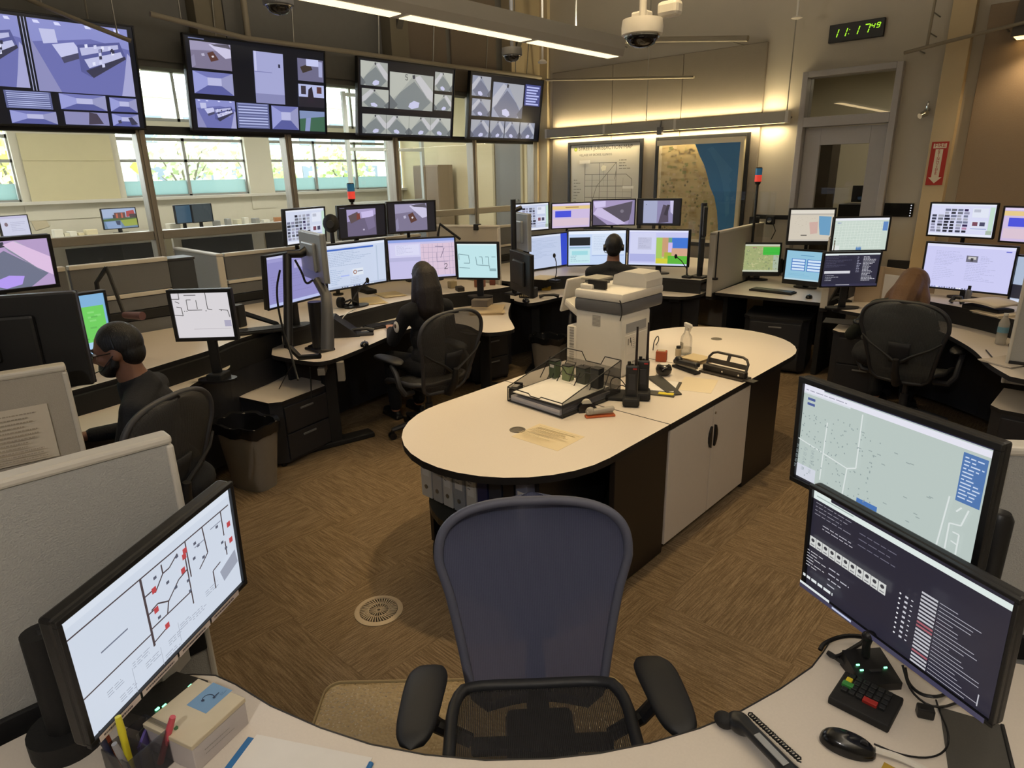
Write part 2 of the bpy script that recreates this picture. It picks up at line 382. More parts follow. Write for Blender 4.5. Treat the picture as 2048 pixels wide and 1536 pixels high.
# room behind that door
b = B(); b.box((-2.6, 11.6, 2), (4.4, .1, 4.2)); struct('wall_far', b, cream)
b = B(); b.box((-4.2, 9.8, 2), (.1, 3.5, 4.2)); b.box((-1.0, 9.8, 2), (.1, 3.5, 4.2)); struct('wall_passage', b, cream)
b = B(); b.box((-2.6, 9.8, -.03), (3.1, 3.6, .06)); struct('floor_passage', b, cm)
b = B(); b.box((-2.6, 9.8, 3.3), (3.1, 3.6, .06)); struct('ceiling_passage', b, cream)
t = thing('passage_shelf', 'white shelving with papers seen through the glazed door', 'shelf', (-2.15, 11.3, 0))
b = B()
for z in (.9, 1.25, 1.6, 1.95): b.box((0, 0, z), (.8, .35, .025))
for s in (-1, 1): b.box((s*.4, 0, 1.0), (.025, .35, 2.0))
b.obj('frame', cream, t)
for k, (x, z, c) in enumerate(((-.25, 1.62, '#d8d2c4'), (.05, 1.62, '#c9c2b0'), (-.2, 1.27, '#b8b4aa'), (.15, 1.27, '#dcd8cc'), (-.1, .92, '#a8a090'))):
    b = B(); b.box((x, -.05, z+.1), (.2, .22, .17), .004); b.obj('paper_box', mat('shelf_box_'+c[1:], c, .8), t)
t = thing('passage_equipment', 'dark equipment stand seen through the glazed door', 'cabinet', (-2.5, 9.3, 0))
b = B(); b.box((0, 0, .75), (.5, .4, 1.5), .01); b.box((0, -.05, 1.62), (.3, .03, .2), .005); b.obj('cabinet', charcoal, t)
b = B(); b.box((.25, -.02, 1.66), (.3, .02, .2), .004); b.obj('screen', mat('bluish_dark', '#3a4352', .3), t)
t = thing('passage_column', 'dark column at the left of the view through the glazed door', 'column', (-2.98, 9.0, 0)); t['kind'] = 'structure'
b = B(); b.box((0, 0, 1.15), (.3, .3, 2.3)); b.obj('shaft', mat('column_brown', '#54483a', .7), t)
area('passage_light', (-2.6, 9.9, 3.2), .8, .8, 16, (1, .85, .6))
b = B(); b.lathe([(.02, .03), (.09, .03), (.1, 0), (.02, -.005)], n=20); o = b.obj('ceiling_downlight', mat('lit_diffuser', '#fff0cc', emit=2.5), None, True); o.location = (-2.55, 9.6, 3.26); tag(o, 'small round ceiling light seen through the transom window', 'light')
# glass wall: sill wall, mullions, rail, header, panes
mul = [-1.9, -.5, .93, 2.36, 3.82, 5.24, 6.58, 7.84]
zr0, zr1, zh = 1.42, 1.5, 2.93
b = B(); b.box((GX, 2.7, .5), (.14, 10.4, 1.0)); struct('wall_left', b, fabric2, 'low wall beneath the glass partition')
gt = thing('window_1', 'glass partition of metal mullions behind the hanging screens', 'glass wall', (GX, 2.7, 0)); gt['kind'] = 'structure'
for k, y in enumerate(mul):
    b = B(); b.box((0, y-2.7, (1.0+zh)/2), (.13, .075, zh-1.0), .006); b.box((.07, y-2.7, (1.0+zh)/2), (.02, .03, zh-1.0), .004); b.obj('mullion', frame_m, gt)
for k in range(len(mul)-1):
    y0, y1 = mul[k]+.04-2.7, mul[k+1]-.04-2.7
    for z0, z1 in ((1.0, zr0), (zr1, 2.36), (2.43, zh)):
        b = B(); b.box((0, (y0+y1)/2, (z0+z1)/2), (.008, y1-y0, z1-z0)); b.obj('pane', glass_m, gt)
    for z0, z1 in ((zr0, zr1), (2.36, 2.43)):
        b = B(); b.box((0, (y0+y1)/2, (z0+z1)/2), (.12, y1-y0, z1-z0), .005); b.obj('rail', frame_m if z0 < 2 else dgrey, gt)
# bulkhead above the glass, brown and charcoal panels between posts
b = B(); b.box((GX-.05, 2.7, 3.67), (.2, 10.6, 1.48)); struct('wall_bulkhead', b, dwall)
for y0, y1, m in ((-1.6, .9, dwall), (1.0, 2.9, dwall), (3.28, 5.1, dwall), (5.45, 6.15, bwall), (6.2, 7.05, bwall)):
    b = B(); b.box((GX+.06, (y0+y1)/2, 3.68), (.03, y1-y0-.03, 1.4), .006); struct('trim_panel', b, m)
postm = mat('post_paint', '#6f6858', .8, var=.05); postl = mat('corner_paint', '#a3957a', .8, var=.04)
for y in (3.08, 5.28, 7.3):
    b = B(); b.box((GX+.14, y, 3.68), (.18, .26, 1.46), .005); struct('trim_post', b, postm if y < 6 else postl)
    b = B(); b.prism([(0, 0), (.16, .32), (0, .32)], -.04, .04, M=Matrix.Translation((GX+.23, y, 3.55)) @ Matrix.Rotation(PI/2, 4, 'X')); o = b.obj('gusset_bracket', mat('bracket_paint', '#4d4a44', .7)); tag(o, 'triangular roof bracket on the bulkhead post %s' % {3.08: 'above the second screen from the window end', 5.28: 'above the third hanging screen', 7.3: 'nearest the room corner'}[y], 'bracket')
b = B(); b.box((GX+.1, 7.62, 3.68), (.12, .5, 1.46), .005); struct('trim_corner_panel', b, postl)
b = B(); b.box((GX+.02, 7.88, 2.2), (.22, .14, 4.4), .01); b.box((GX+.1, BY-.03, 2.2), (.4, .06, 4.4)); struct('trim_corner', b, mat('corner_post_paint', '#c0b193', .75, var=.03))
# ------------------------------------------------------------------ room beyond the glass
b = B(); b.box(((WX+GX)/2, 3, ZF2-.05), (GX-WX, 15, .1)); struct('floor_office', b, mat('office_carpet', '#8a8069', .95, var=.1))
b = B(); b.box(((WX+GX)/2-.1, 3, 4.3), (GX-WX+.1, 15, .1)); struct('ceiling_office', b, cream)
b = B(); b.box(((WX+GX)/2, -4.5, 2.2), (GX-WX, .1, 4.4)); struct('wall_office_near', b, cream)
YX = 9.8
b = B(); b.box(((WX+GX)/2, YX+.1, 2.2), (GX-WX, .12, 4.4)); struct('wall_office_far', b, mat('office_wall_paint', '#cdbf9d', .8, var=.03))
sz = 1.66; wt = 2.66
b = B(); b.box((WX-.1, 2.7, (ZF2+sz)/2), (.2, 14.5, sz-ZF2)); b.box((WX-.1, 2.7, 2.82), (.2, 14.5, .2)); b.box((WX-.1, 2.7, 4.1), (.2, 14.5, .6))
wins = [(-3.2, -.6), (.0, 2.52), (3.98, 6.16), (6.66, 9.65)]
ys = -4.5
for y0, y1 in wins: b.box((WX-.1, (ys+y0)/2, 2.9), (.24, y0-ys, 3)); ys = y1
b.box((WX-.1, (ys+YX)/2, 2.9), (.24, YX-ys, 3)); struct('wall_window_side', b, cream)
b = B(); b.box((WX+.06, 2.7, sz), (.2, 14.4, .05), .006); struct('trim_sill', b, cap_m)
wfm = mat('window_frame_paint', '#9c9b96', .5)
frost_m = bpy.data.materials.new('frosted_film'); frost_m.use_nodes = True; _n = frost_m.node_tree.nodes; _n.clear(); _o = _n.new('ShaderNodeOutputMaterial'); _t = _n.new('ShaderNodeBsdfTranslucent'); _t.inputs[0].default_value = (.30, .36, .345, 1); frost_m.node_tree.links.new(_t.outputs[0], _o.inputs[0])
for wi, (y0, y1) in enumerate(wins):
    t = thing('window_%d' % (wi+2), 'exterior window beyond the glass partition, bay %d from the near end' % (wi+1), 'window', (WX-.1, (y0+y1)/2, sz)); t['kind'] = 'structure'
    n = 2 if wi < 3 else 3; L = y1-y0
    for z0, z1, nm in ((0, 1.0, 'lower'), (1.26, 2.1, 'upper')):
        b = B()
        b.box((0, 0, z0+.03), (.08, L, .05)); b.box((0, 0, z1-.03), (.08, L, .05))
        for k in range(n+1): b.box((0, -L/2+L*k/n, (z0+z1)/2), (.08, .05, z1-z0))
        if nm == 'lower': b.box((0, 0, .62), (.08, L, .045))
        b.obj('frame', wfm, t)
        for k in range(n):
            b = B(); b.box((0, -L/2+L*(k+.5)/n, (z0+z1)/2), (.006, L/n-.05, z1-z0-.08)); b.obj('pane', glass_m, t)
    if wi < 4:
        b = B(); b.box((-.02, 0, .17), (.012, L-.06, .24)); b.obj('frosted_strip', frost_m, t)
# blind over the solid bay
b = B(); b.box((WX+.05, 3.25, 2.17), (.02, 1.25, 1.0)); b.box((WX+.06, 3.25, 2.29), (.03, 1.25, .02)); o = b.obj('roller_blind', mat('blind_fabric', '#c9bf9c', .9, var=.04, scale=10)); tag(o, 'pale roller blind pulled down between the exterior windows', 'blind')
# outdoors: ground, far building, trees, road sign, snow-coloured hedge strip
b = B(); b.box((-45, 8, 0), (58, 90, .2)); struct('ground', b, mat('lawn', '#6f8a4a', .95, var=.3, scale=3))
def tree(x, y, h, label, leafc):
    t = thing('street_tree', label, 'tree', (x, y, .1))
    b = B(); rnd = random.Random(int(x*7+y*13)); b.tube([(0, 0, 0), (.05, 0, h*.3), (0, .1, h*.55)], [.14, .1, .07], 8)
    tips = []
    for k in range(9):
        a = k*2.4; r = h*.32*(.5+rnd.random()*.5); z = h*(.55+.4*rnd.random())
        b.tube([(0, .05, h*(.3+.02*k)), (r*.5*math.cos(a), r*.5*math.sin(a), (z+h*.4)/2), (r*math.cos(a), r*math.sin(a), z)], [.05, .035, .012], 5); tips.append((r*math.cos(a), r*math.sin(a), z))
    b.obj('trunk', mat('bark', '#6b6258', .9, var=.2), t)
    b = B()
    for tx, ty, tz in tips:
        for q in range(38):
            p = Vector((tx+rnd.gauss(0, .45), ty+rnd.gauss(0, .45), tz+rnd.gauss(0, .35))); d = Vector((rnd.gauss(0, 1), rnd.gauss(0, 1), rnd.gauss(0, 1))).normalized()*.13; e = d.orthogonal()*.7
            b.quad(p-d, p+e, p+d, p-e)
    o = b.obj('foliage', mat(leafc, {'yellow_leaves': '#cdd07a', 'green_leaves': '#b4c08a', 'pale_leaves': '#bcc0a4'}[leafc], .8, var=.3, scale=2), t); o['kind'] = 'stuff'
tree(-21, 4.2, 3.0, 'spring tree with yellow-green leaves outside the first window', 'yellow_leaves')
tree(-24, 9.6, 3.2, 'pale leafed tree outside the window behind the partition mullion', 'pale_leaves')
tree(-26, 13.2, 3.1, 'green tree outside, right of the pale tree', 'green_leaves')
tree(-26, 17.2, 3.1, 'green tree outside beyond the narrow window column', 'green_leaves')
t = thing('road_sign', 'yellow diamond road sign on a post outside the window', 'sign', (-19, 6.42, .1))
b = B(); b.cyl((0, 0, 0), (0, 0, 2.4), .04, n=8); b.obj('post', grey, t)
b = B(); b.box((.03, 0, 2.2), (.02, .26, .26), M=Matrix.Translation((0, 0, 2.2)) @ Matrix.Rotation(PI/4, 4, 'X') @ Matrix.Translation((0, 0, -2.2))); b.obj('plate', yellow, t)
t = thing('outside_building', 'pale building across the street with rows of dark windows', 'building', (-44, 26, 0))
b = B(); b.box((0, 0, 3.2), (6, 24, 6.4)); b.box((0, 0, 6.5), (6.4, 24.4, .3)); b.obj('wall', mat('pale_stone', '#c9c6bd', .9, var=.05), t)
for j in range(2):
    for k in range(10):
        b = B(); b.box((3.03, -11+k*2.4, 2.0+j*2.7), (.1, 1.2, 1.4)); b.obj('window', mat('dark_window', '#5b6570', .3), t)
t = thing('far_house', 'low house across the street seen through the first windows', 'building', (-40, 7.5, 0))
b = B(); b.box((0, 0, 1.6), (6, 7, 3.2)); b.obj('wall', mat('house_wall', '#b9a79a', .9, var=.05), t)
b = B(); b.prism([(-3.4, 3.2), (3.4, 3.2), (0, 4.8)], -3.8, 3.8, M=Matrix.Rotation(PI/2, 4, 'X')); b.obj('roof', mat('house_roof', '#7c7772', .9), t)
# ------------------------------------------------------------------ what the screens show
RN = random.Random(11)
def textrows(u0, v0, u1, v1, n, c, th=.35, minf=.3):
    out = []; h = (v1-v0)/n
    for i in range(n):
        u = u0; end = u0+(u1-u0)*RN.uniform(minf, 1)
        while u < end-.004:
            l = min(end-u, RN.uniform(.012, .05)); out.append(R(u, v0+i*h, u+l, v0+i*h+h*th, c)); u += l+.008
    return out
PALB = ('#8f93a8', '#a3a6b0', '#6f748a', '#b6b8c4', '#85889a', '#5c6070')
PALG = ('#a3a7a2', '#b5b8b0', '#7d8486', '#c2c2c6', '#94979a', '#666c70')
def cell(u0, v0, u1, v1, k, base=None, num=None, pal=PALB):
    """one camera picture of a bare room: floor, walls, bench, basin"""
    W, Hh = u1-u0, v1-v0
    f = lambda x, y: (u0+W*x, v0+Hh*y)
    fl = k % 2
    m = (lambda x: 1-x) if fl else (lambda x: x)
    q = lambda pts, c: P([f(m(x), y) for x, y in pts], c)
    o = [R(u0, v0, u1, v1, base or pal[0]), q([(0, 0), (.55, 0), (.22, .55), (0, .8)], pal[1]), q([(.22, .55), (.55, .2), (.95, .75), (.75, 1), (.2, 1), (.05, .85)], pal[2]),
         q([(.55, .1), (.68, .02), (1, .45), (1, .75), (.86, .62)], pal[3]), q([(.55, .1), (.6, .22), (.9, .72), (.86, .62)], pal[4]), q([(0, .62), (.18, .88), (.1, 1), (0, 1)], pal[5]),
         q([(.45, .82), (.55, .74), (.68, .78), (.66, .92), (.5, .98), (.42, .92)], '#c6c7e6'), q([(.5, .04), (.56, .02), (.57, .12), (.52, .14)], '#3a3b46')]
    if num: o.append(('T5', u0+W*.38, v0+Hh*.16))
    return o
def five(u, v, h, c, asp=1.7, wd=.012):
    w_ = h*.55/asp
    return PL([(u+w_, v), (u, v), (u, v+h*.42), (u+w_*.8, v+h*.42), (u+w_, v+h*.6), (u+w_*.9, v+h*.95), (u+w_*.3, v+h), (u-.1*w_, v+h*.85)], wd, c, asp)
def two(u, v, h, c, asp=1.7, wd=.014):
    w_ = h*.55/asp
    return PL([(u, v+h*.2), (u+w_*.3, v), (u+w_*.8, v), (u+w_, v+h*.25), (u+w_*.8, v+h*.5), (u, v+h), (u+w_*1.1, v+h)], wd, c, asp)
def shop(u0, v0, u1, v1, k):
    W, Hh = u1-u0, v1-v0; q = lambda pts, c: P([(u0+W*x, v0+Hh*y) for x, y in pts], c)
    o = [R(u0, v0, u1, v1, '#6b6fae'), q([(0, 0), (1, 0), (1, .3), (.6, .2), (0, .32)], '#8a8fcb'), q([(0, .25), (0, 1), (.22, 1)], '#8c8dbb'),
         q([(.1, .13), (.25, .12), (.26, .3), (.12, .33)], '#c0c2e6'), q([(.2, .33), (.42, .27), (.48, .4), (.27, .5)], '#c4c6ea'), q([(.27, .5), (.48, .4), (.48, .48), (.29, .58)], '#4a4a66'),
         q([(.45, .3), (.9, .2), (.95, .42), (.55, .75), (.45, .68)], '#585c96'), q([(.47, .34), (.88, .24), (.88, .3), (.48, .45)], '#b9bbe0'), q([(.5, .5), (.9, .34), (.92, .42), (.54, .62)], '#bfc1e4'),
         q([(.5, .66), (.94, .4), (.95, .44), (.57, .76)], '#39394f'), q([(.9, .75), (.97, .35), (1, .4), (1, 1), (.85, 1)], '#a5a6d2')]
    for i in range(14):
        x, y = RN.uniform(.5, .88), RN.uniform(.28, .55); o.append(q([(x, y), (x+.03, y-.01), (x+.03, y+.04), (x, y+.05)], RN.choice(['#e2e4fa', '#34344a', '#8a8cb8', '#d0d2f0'])))
    o += [q([(.05+.1*i, .02), (.1+.1*i, .02), (.12+.1*i, .06), (.06+.1*i, .06)], '#d6d8fa') for i in (0, 2, 5, 8)]
    return o
def corridor(u0, v0, u1, v1, k=0):
    W, Hh = u1-u0, v1-v0; q = lambda pts, c: P([(u0+W*x, v0+Hh*y) for x, y in pts], c)
    o = [R(u0, v0, u1, v1, '#7176b4'), q([(0, 0), (.35, .25), (.35, .6), (0, 1)], '#989dd6'), q([(1, 0), (.7, .25), (.7, .6), (1, 1)], '#9698c2'), q([(.35, .25), (.7, .25), (.7, .6), (.35, .6)], '#b8bae0'), q([(0, 1), (.35, .6), (.7, .6), (1, 1)], '#585d9c')]
    if k % 2: o += [q([(.6, .3), (.75, .25), (.95, .8), (.7, .9)], '#3b3b52'), q([(.2, .55), (.32, .5), (.34, .75), (.22, .8)], '#44445c')]
    return o
def blinds(u0, v0, u1, v1):
    o = [R(u0, v0, u1, v1, '#5d6390')]; n = 9
    for i in range(n): o.append(R(u0+.01, v0+(v1-v0)*(i+.15)/n, u1-.01, v0+(v1-v0)*(i+.6)/n, '#b4bce8' if i % 4 else '#8d94c4'))
    return o
def room(u0, v0, u1, v1, k=0):
    W, Hh = u1-u0, v1-v0; q = lambda pts, c: P([(u0+W*x, v0+Hh*y) for x, y in pts], c)
    return [R(u0, v0, u1, v1, '#7c7590' if k else '#6f6d8c'), q([(0, 0), (1, 0), (1, .25), (0, .35)], '#9b95b4'), q([(.45, .08), (.6, .02), (1, .2), (1, .5), (.85, .55)], '#cac6e2'), q([(.5, .06), (.95, 0), (1, .16), (.6, .12)], '#5a5664'),
            q([(.4, .4), (.55, .32), (.68, .62), (.48, .72)], '#5a3a34'), q([(.5, .5), (.55, .47), (.57, .53), (.52, .56)], '#d8d2d8'), q([(.25, .45), (.32, .42), (.34, .52), (.27, .54)], '#b8b4cc'), q([(0, .6), (.08, .5), (.1, .9), (0, 1)], '#8d88a6')]
BK = '#0a0e18'
def scr_tv1():
    o = [R(0, 0, 1, 1, BK)]+shop(-.0, .03, .43, .66, 0)+shop(.47, .03, .97, .68, 1)
    o += corridor(.02, .7, .15, .83)+corridor(.04, .86, .19, .99)+blinds(.3, .69, .52, .85)+corridor(.31, .87, .53, .99, 0)+corridor(.56, .69, .8, .84)+[R(.57, .86, .8, .985, '#8a8ab6'), P([(.7, .86), (.74, .87), (.77, .97), (.69, .98)], '#463f50')]+corridor(.82, .7, .97, .84)+corridor(.82, .86, .97, .985, 1)
    for u in (.44, .455): o.append(R(u, .03, u+.004, .68, '#a8acd0'))
    return o
def scr_tv2():
    o = [R(0, 0, 1, 1, BK)]+room(.03, .05, .295, .33, 1)+corridor(.03, .36, .295, .6)+shop(.03, .66, .295, .97, 2)
    o += [R(.45, .08, .67, .62, '#a3a6d2'), R(.45, .55, .67, .66, '#8688b4'), R(.455, .08, .47, .3, '#c0c2e8'), R(.63, .2, .645, .24, '#2a2a40'), R(.45, .3, .58, .308, '#7a7cb0')]
    o += blinds(.305, .67, .54, .96)+corridor(.56, .68, .77, .96)+[R(.78, .1, .99, .36, '#6c6a88'), P([(.8, .2), (.88, .15), (.9, .22), (.82, .27)], '#3d3430'), R(.85, .1, .95, .18, '#c4c8ee'), R(.95, .12, .98, .3, '#a5a8d0')]
    o += [R(.78, .4, .99, .67, '#b6bce4'), R(.78, .55, .99, .67, '#26242e'), R(.8, .42, .84, .52, '#3a3440'), P([(.86, .46), (.89, .42), (.91, .62), (.85, .62)], '#2a2430'), R(.93, .42, .97, .5, '#5a3a3a')]
    o += [R(.78, .72, .99, .97, '#3f6650'), P([(.84, .72), (.88, .72), (.86, .97), (.82, .97)], '#8b97c4'), P([(.78, .72), (.99, .72), (.99, .78), (.78, .82)], '#7f90b8'), R(.02, .02, .12, .03, '#7078a0')]
    return o
def scr_tv3():
    o = [R(0, 0, 1, 1, BK)]
    for u0, v0, u1, v1, k in ((.02, .03, .28, .34, 0), (.03, .38, .29, .62, 1), (.78, .06, .98, .32, 1), (.78, .37, .98, .6, 0)): o += cell(u0, v0, u1, v1, k, pal=PALG)
    o += cell(.3, .13, .76, .62, 0, pal=PALG)+five(.46, .15, .07, '#2a2b33', 1.75, .009)+[R(.29, .62, .75, .66, '#14121a')]
    for i in range(4): o += cell(.03+.237*i, .71, .265+.237*i, .97, i, pal=PALG)
    return o
def scr_tv4():
    o = [R(0, 0, 1, 1, BK)]
    for u0, v0, u1, v1, k in ((.02, .04, .26, .34, 1), (.03, .38, .27, .64, 1), (.03, .7, .27, .97, 0), (.28, .7, .48, .97, 0), (.49, .7, .7, .97, 1), (.71, .7, .93, .97, 0)): o += cell(u0, v0, u1, v1, k, '#8e94a8')
    o += cell(.29, .1, .72, .64, 1, '#989eb4')+[R(.74, .08, .97, .42, '#454b86')]
    for i in range(7): o.append(R(.76, .11+i*.045, .95-.02*(i % 3), .135+i*.045, '#b6bdf0'))
    return o
def scr_thumbs(bg='#cfd6ea'):
    o = [R(0, 0, 1, 1, bg), R(0, 0, 1, .05, '#e4e9f6'), R(.0, .93, 1, 1, '#e6eaf6')]
    for j in range(8):
        for i in range(6):
            if (i < 2 and j < 2): continue
            c = RN.choice(['#1e2030', '#3b3e52', '#70768e', '#8f8fa8', '#2b1f4c' if i > 3 else '#30323e', '#a4a6b4', '#b488a8' if i > 4 else '#666a76'])
            o.append(R(.03+i*.1, .15+j*.095, .03+i*.1+RN.uniform(.06, .09), .15+j*.095+.07, c))
    o += [R(.66, .12, .9, .4, '#dfe4f2'), R(.68, .15, .78, .24, '#b8bccc'), R(.66, .5, .9, .8, '#dadff0'), R(.68, .54, .76, .66, '#7a4a5a'), R(.79, .54, .87, .66, '#4a4a64'), R(.66, .74, .9, .76, '#8090c8'), R(.92, .08, .99, .9, '#c2dccb'), R(.9, .8, .99, .92, '#a8b8a8')]
    return o
def scr_notice():
    return [R(0, 0, 1, 1, '#cdbce0'), R(.0, .1, 1, .24, '#e3c88a'), R(.08, .3, .5, .56, '#4a52d8'), R(.02, .62, .98, .92, '#d9c3d2'), R(.0, .02, .98, .07, '#e0d4f0'), R(.35, .14, .7, .18, '#b08a50')]
def scr_room(k): return [R(0, 0, 1, 1, '#1b1a20')]+room(.15, .05, .83, .97, k)
def scr_office(k): return [R(0, 0, 1, 1, '#1b1a20')]+[R(.17, .1, .8, .97, '#6a617c'), P([(.17, .1), (.8, .1), (.8, .3), (.17, .5)], '#a79bc6'), P([(.2, .3), (.4, .18), (.46, .42), (.25, .55)], '#5d4e52'), P([(.38, .25), (.45, .22), (.46, .42), (.38, .44)], '#7a4038'), P([(.48, .2), (.74, .16), (.75, .36), (.5, .4)], '#c8bce8'), P([(.55, .4), (.75, .35), (.78, .7), (.62, .8)], '#7a7090'), R(.5, .75, .54, .8, '#b8b0c8'), R(.03, .04, .13, .06, '#6a6878')]
def scr_counter(): return [R(0, 0, 1, 1, '#a697c0'), P([(.15, .35), (.95, .05), (.9, .8), (.75, .9)], '#57505e'), P([(.1, .3), (.2, .3), (.8, .95), (.6, 1), (0, .55)], '#c8bce0'), P([(.95, 0), (1, 0), (1, 1), (.85, 1), (.92, .5)], '#8f84aa'), P([(0, .05), (.3, .02), (.3, .25), (.05, .3)], '#cfc4ea'), P([(0, .55), (.35, 1), (0, 1)], '#5a5268'), CI(.7, .45, .07, '#7c7684')]
def scr_hall(): return [R(0, 0, 1, 1, '#18171c'), R(.13, .04, .84, .95, '#8c86ac'), R(.13, .04, .46, .95, '#a3a8c6'), P([(.5, .95), (.6, .2), (.72, .25), (.74, .9)], '#51485a'), P([(.62, .6), (.7, .2), (.76, .22), (.7, .65)], '#3a3440'), P([(.76, .05), (.84, .05), (.84, .6), (.78, .5)], '#cac4e4'), CI(.2, .2, .02, '#6a6c80')]
def scr_doc(bg='#c9d4ea', bar='#3f68c0'):
    o = [R(0, 0, 1, 1, bg), R(0, 0, 1, .06, '#dfe6f6'), R(.02, .09, .8, .13, bar), R(0, .95, 1, 1, '#b4c0d8')]
    o += textrows(.04, .17, .78, .5, 9, '#9fb0cc', .3)+textrows(.04, .55, .3, .92, 9, '#9db4d4', .3)+[R(.4, .58, .58, .74, '#dfe6f0'), CI(.44, .66, .05, '#96624e'), CI(.44, .66, .03, '#d8dce6'), R(.48, .64, .57, .66, '#6a7088'), R(.82, .1, .84, .93, '#b6c4da'), R(.2, .7, .34, .73, '#a8b8f0')]
    o += textrows(.35, .78, .78, .93, 4, '#b0bcd0', .3)
    for i in range(14): o.append(R(.2+i*.04, .965, .22+i*.04, .985, RN.choice(['#3a4a8a', '#e8ecf4', '#2a2c3a'])))
    return o
def scr_map2():
    o = [R(0, 0, 1, 1, '#c3bfe6'), R(0, 0, 1, .07, '#8fa2e0'), R(.02, .1, .48, .5, '#cfcdee'), R(.1, .13, .46, .4, '#d8d8f2'), R(0, .45, .48, .55, '#b6b4da'), R(.48, .12, 1, .95, '#d9c2d6')]+textrows(.12, .15, .44, .38, 7, '#b0b0d4', .25)
    for a in (.52, .6, .66, .74, .82, .92, .96): o.append(Ln(a, .13, a+RN.uniform(-.02, .02), .94, .006, '#9a8fae'))
    for a in (.22, .34, .5, .6, .78): o.append(Ln(.49, a, .99, a+RN.uniform(-.03, .03), .006, '#9a8fae'))
    o += PL([(.7, .2), (.82, .22)], .014, '#6b6484')+PL([(.72, .36), (.72, .6), (.9, .6)], .008, '#6b6484')+[Ln(.78, .5, .84, .25, .012, '#50496a')]+two(.83, .66, .14, '#22202c')
    return o
def scr_plan_small(bg='#d6d2d6', ln='#3a3838'):
    o = [R(0, 0, 1, 1, bg)]
    for pts in ([(.0, .13), (.13, .13), (.13, .0)], [(.22, .05), (.43, .05)], [(.25, .15), (.25, .38), (.5, .38)], [(.25, .15), (.33, .15)], [(.42, .16), (.42, .36)], [(.6, .0), (.6, .36), (.68, .38)], [(.8, .38), (.95, .4), (.97, .55)], [(.0, .48), (.15, .5), (.14, .32), (.06, .3)], [(.05, .18), (.12, .22)]): o += PL(pts, .014, ln, 1.2)
    o += [R(.86, .62, .98, .76, '#aaa6bc'), R(.3, .8, .96, .81, '#b6b0b6')]+[CI(u, .4, .012, '#555', 1.2, 8) for u in (.19, .23, .57, .84)]
    return o
def scr_plan_cyan():
    o = [R(0, 0, 1, 1, '#bfe3e8')]
    for pts in ([(.03, .47), (.03, .3), (.28, .34), (.3, .57), (.15, .57)], [(.46, .38), (.48, .62), (.8, .64), (.8, .72)], [(.55, .38), (.62, .38), (.63, .6)], [(.7, .38), (.78, .38), (.79, .62)], [(.86, .38), (.96, .38)], [(.03, .7), (.3, .72)]): o += PL(pts, .014, '#4a6670', 1.2)
    return o+[R(.8, .72, .97, .8, '#8fb0b6'), R(0, .0, 1, .04, '#dcf2f4')]
def scr_pale_purple(): return [R(0, 0, 1, 1, '#8f8cc4'), R(0, 0, 1, .05, '#c3c4e6'), R(.02, .06, .98, .12, '#9d9ace'), R(.45, .15, .98, .3, '#b3aed8'), R(0, .94, 1, 1, '#b9c2ec')]+textrows(.05, .4, .9, .9, 10, '#8682b8', .3)
def scr_pale_doc(): return [R(0, 0, 1, 1, '#bfcbe6'), R(.83, 0, 1, 1, '#2e48c8'), R(0, 0, .83, .06, '#d6def2')]+textrows(.08, .14, .75, .7, 14, '#9fb0d0', .25, .2)
def scr_callform():
    return [R(0, 0, 1, 1, '#c4d6f4'), R(0, 0, 1, .09, '#e6eefc'), R(.02, .18, .38, .42, '#1c2126'), R(.02, .46, .38, .5, '#8fb6c8'), R(.02, .52, .38, .95, '#c6e6ec'), R(.06, .58, .34, .7, '#9fd8e0'), R(.41, .1, .98, .7, '#d3e0f4'), R(.41, .72, .98, .74, '#9fb4dc')]+textrows(.04, .72, .36, .92, 4, '#90b0c4', .3)+textrows(.44, .16, .9, .6, 9, '#b4c4de', .25)
def scr_zones():
    o = [R(0, 0, 1, 1, '#c4c6ee'), R(0, 0, 1, .05, '#dfe2fa'), R(.02, .07, .45, .9, '#cfd2f0'), R(.15, .2, .38, .55, '#c0c2dc'), R(.02, .68, .45, .9, '#aeb2e2')]
    o += [R(.46, .2, 1, .95, '#b8d078'), R(.46, .2, .56, .95, '#a4c860'), R(.56, .2, .66, .75, '#c69a74'), R(.66, .2, .74, .34, '#6aa080'), R(.72, .2, 1, .5, '#3f74d0'), R(.66, .34, .73, .62, '#cdb8ea'), R(.72, .5, 1, .74, '#d0a488'), R(.6, .62, .72, .95, '#a8b440'), R(.66, .72, 1, .95, '#5cb43c'), R(.46, .8, .66, .95, '#d0cc3c'), R(0, .95, 1, 1, '#d0d8f6')]
    return o+textrows(.17, .22, .36, .52, 6, '#a6a8c4', .3)
def scr_webmail():
    o = [R(0, 0, 1, 1, '#cbcbf2'), R(0, 0, 1, .06, '#dedff8'), R(.9, .09, .96, .11, '#5a60c8')]
    o += textrows(.12, .16, .46, .5, 10, '#a6a8d0', .22, .5)+textrows(.12, .52, .4, .85, 8, '#b0b2d8', .2)+textrows(.5, .36, .85, .8, 12, '#a8aad0', .2)
    return o+[R(.49, .22, .62, .36, '#6d6c7c'), R(.51, .24, .6, .3, '#c8c6c4'), R(.54, .27, .57, .34, '#3c3c44')]+textrows(.65, .22, .8, .34, 4, '#a0a2c8', .25)+[R(.05+i*.03, .96, .066+i*.03, .985, RN.choice(['#44485a', '#8890c0', '#fff'])) for i in range(18)]
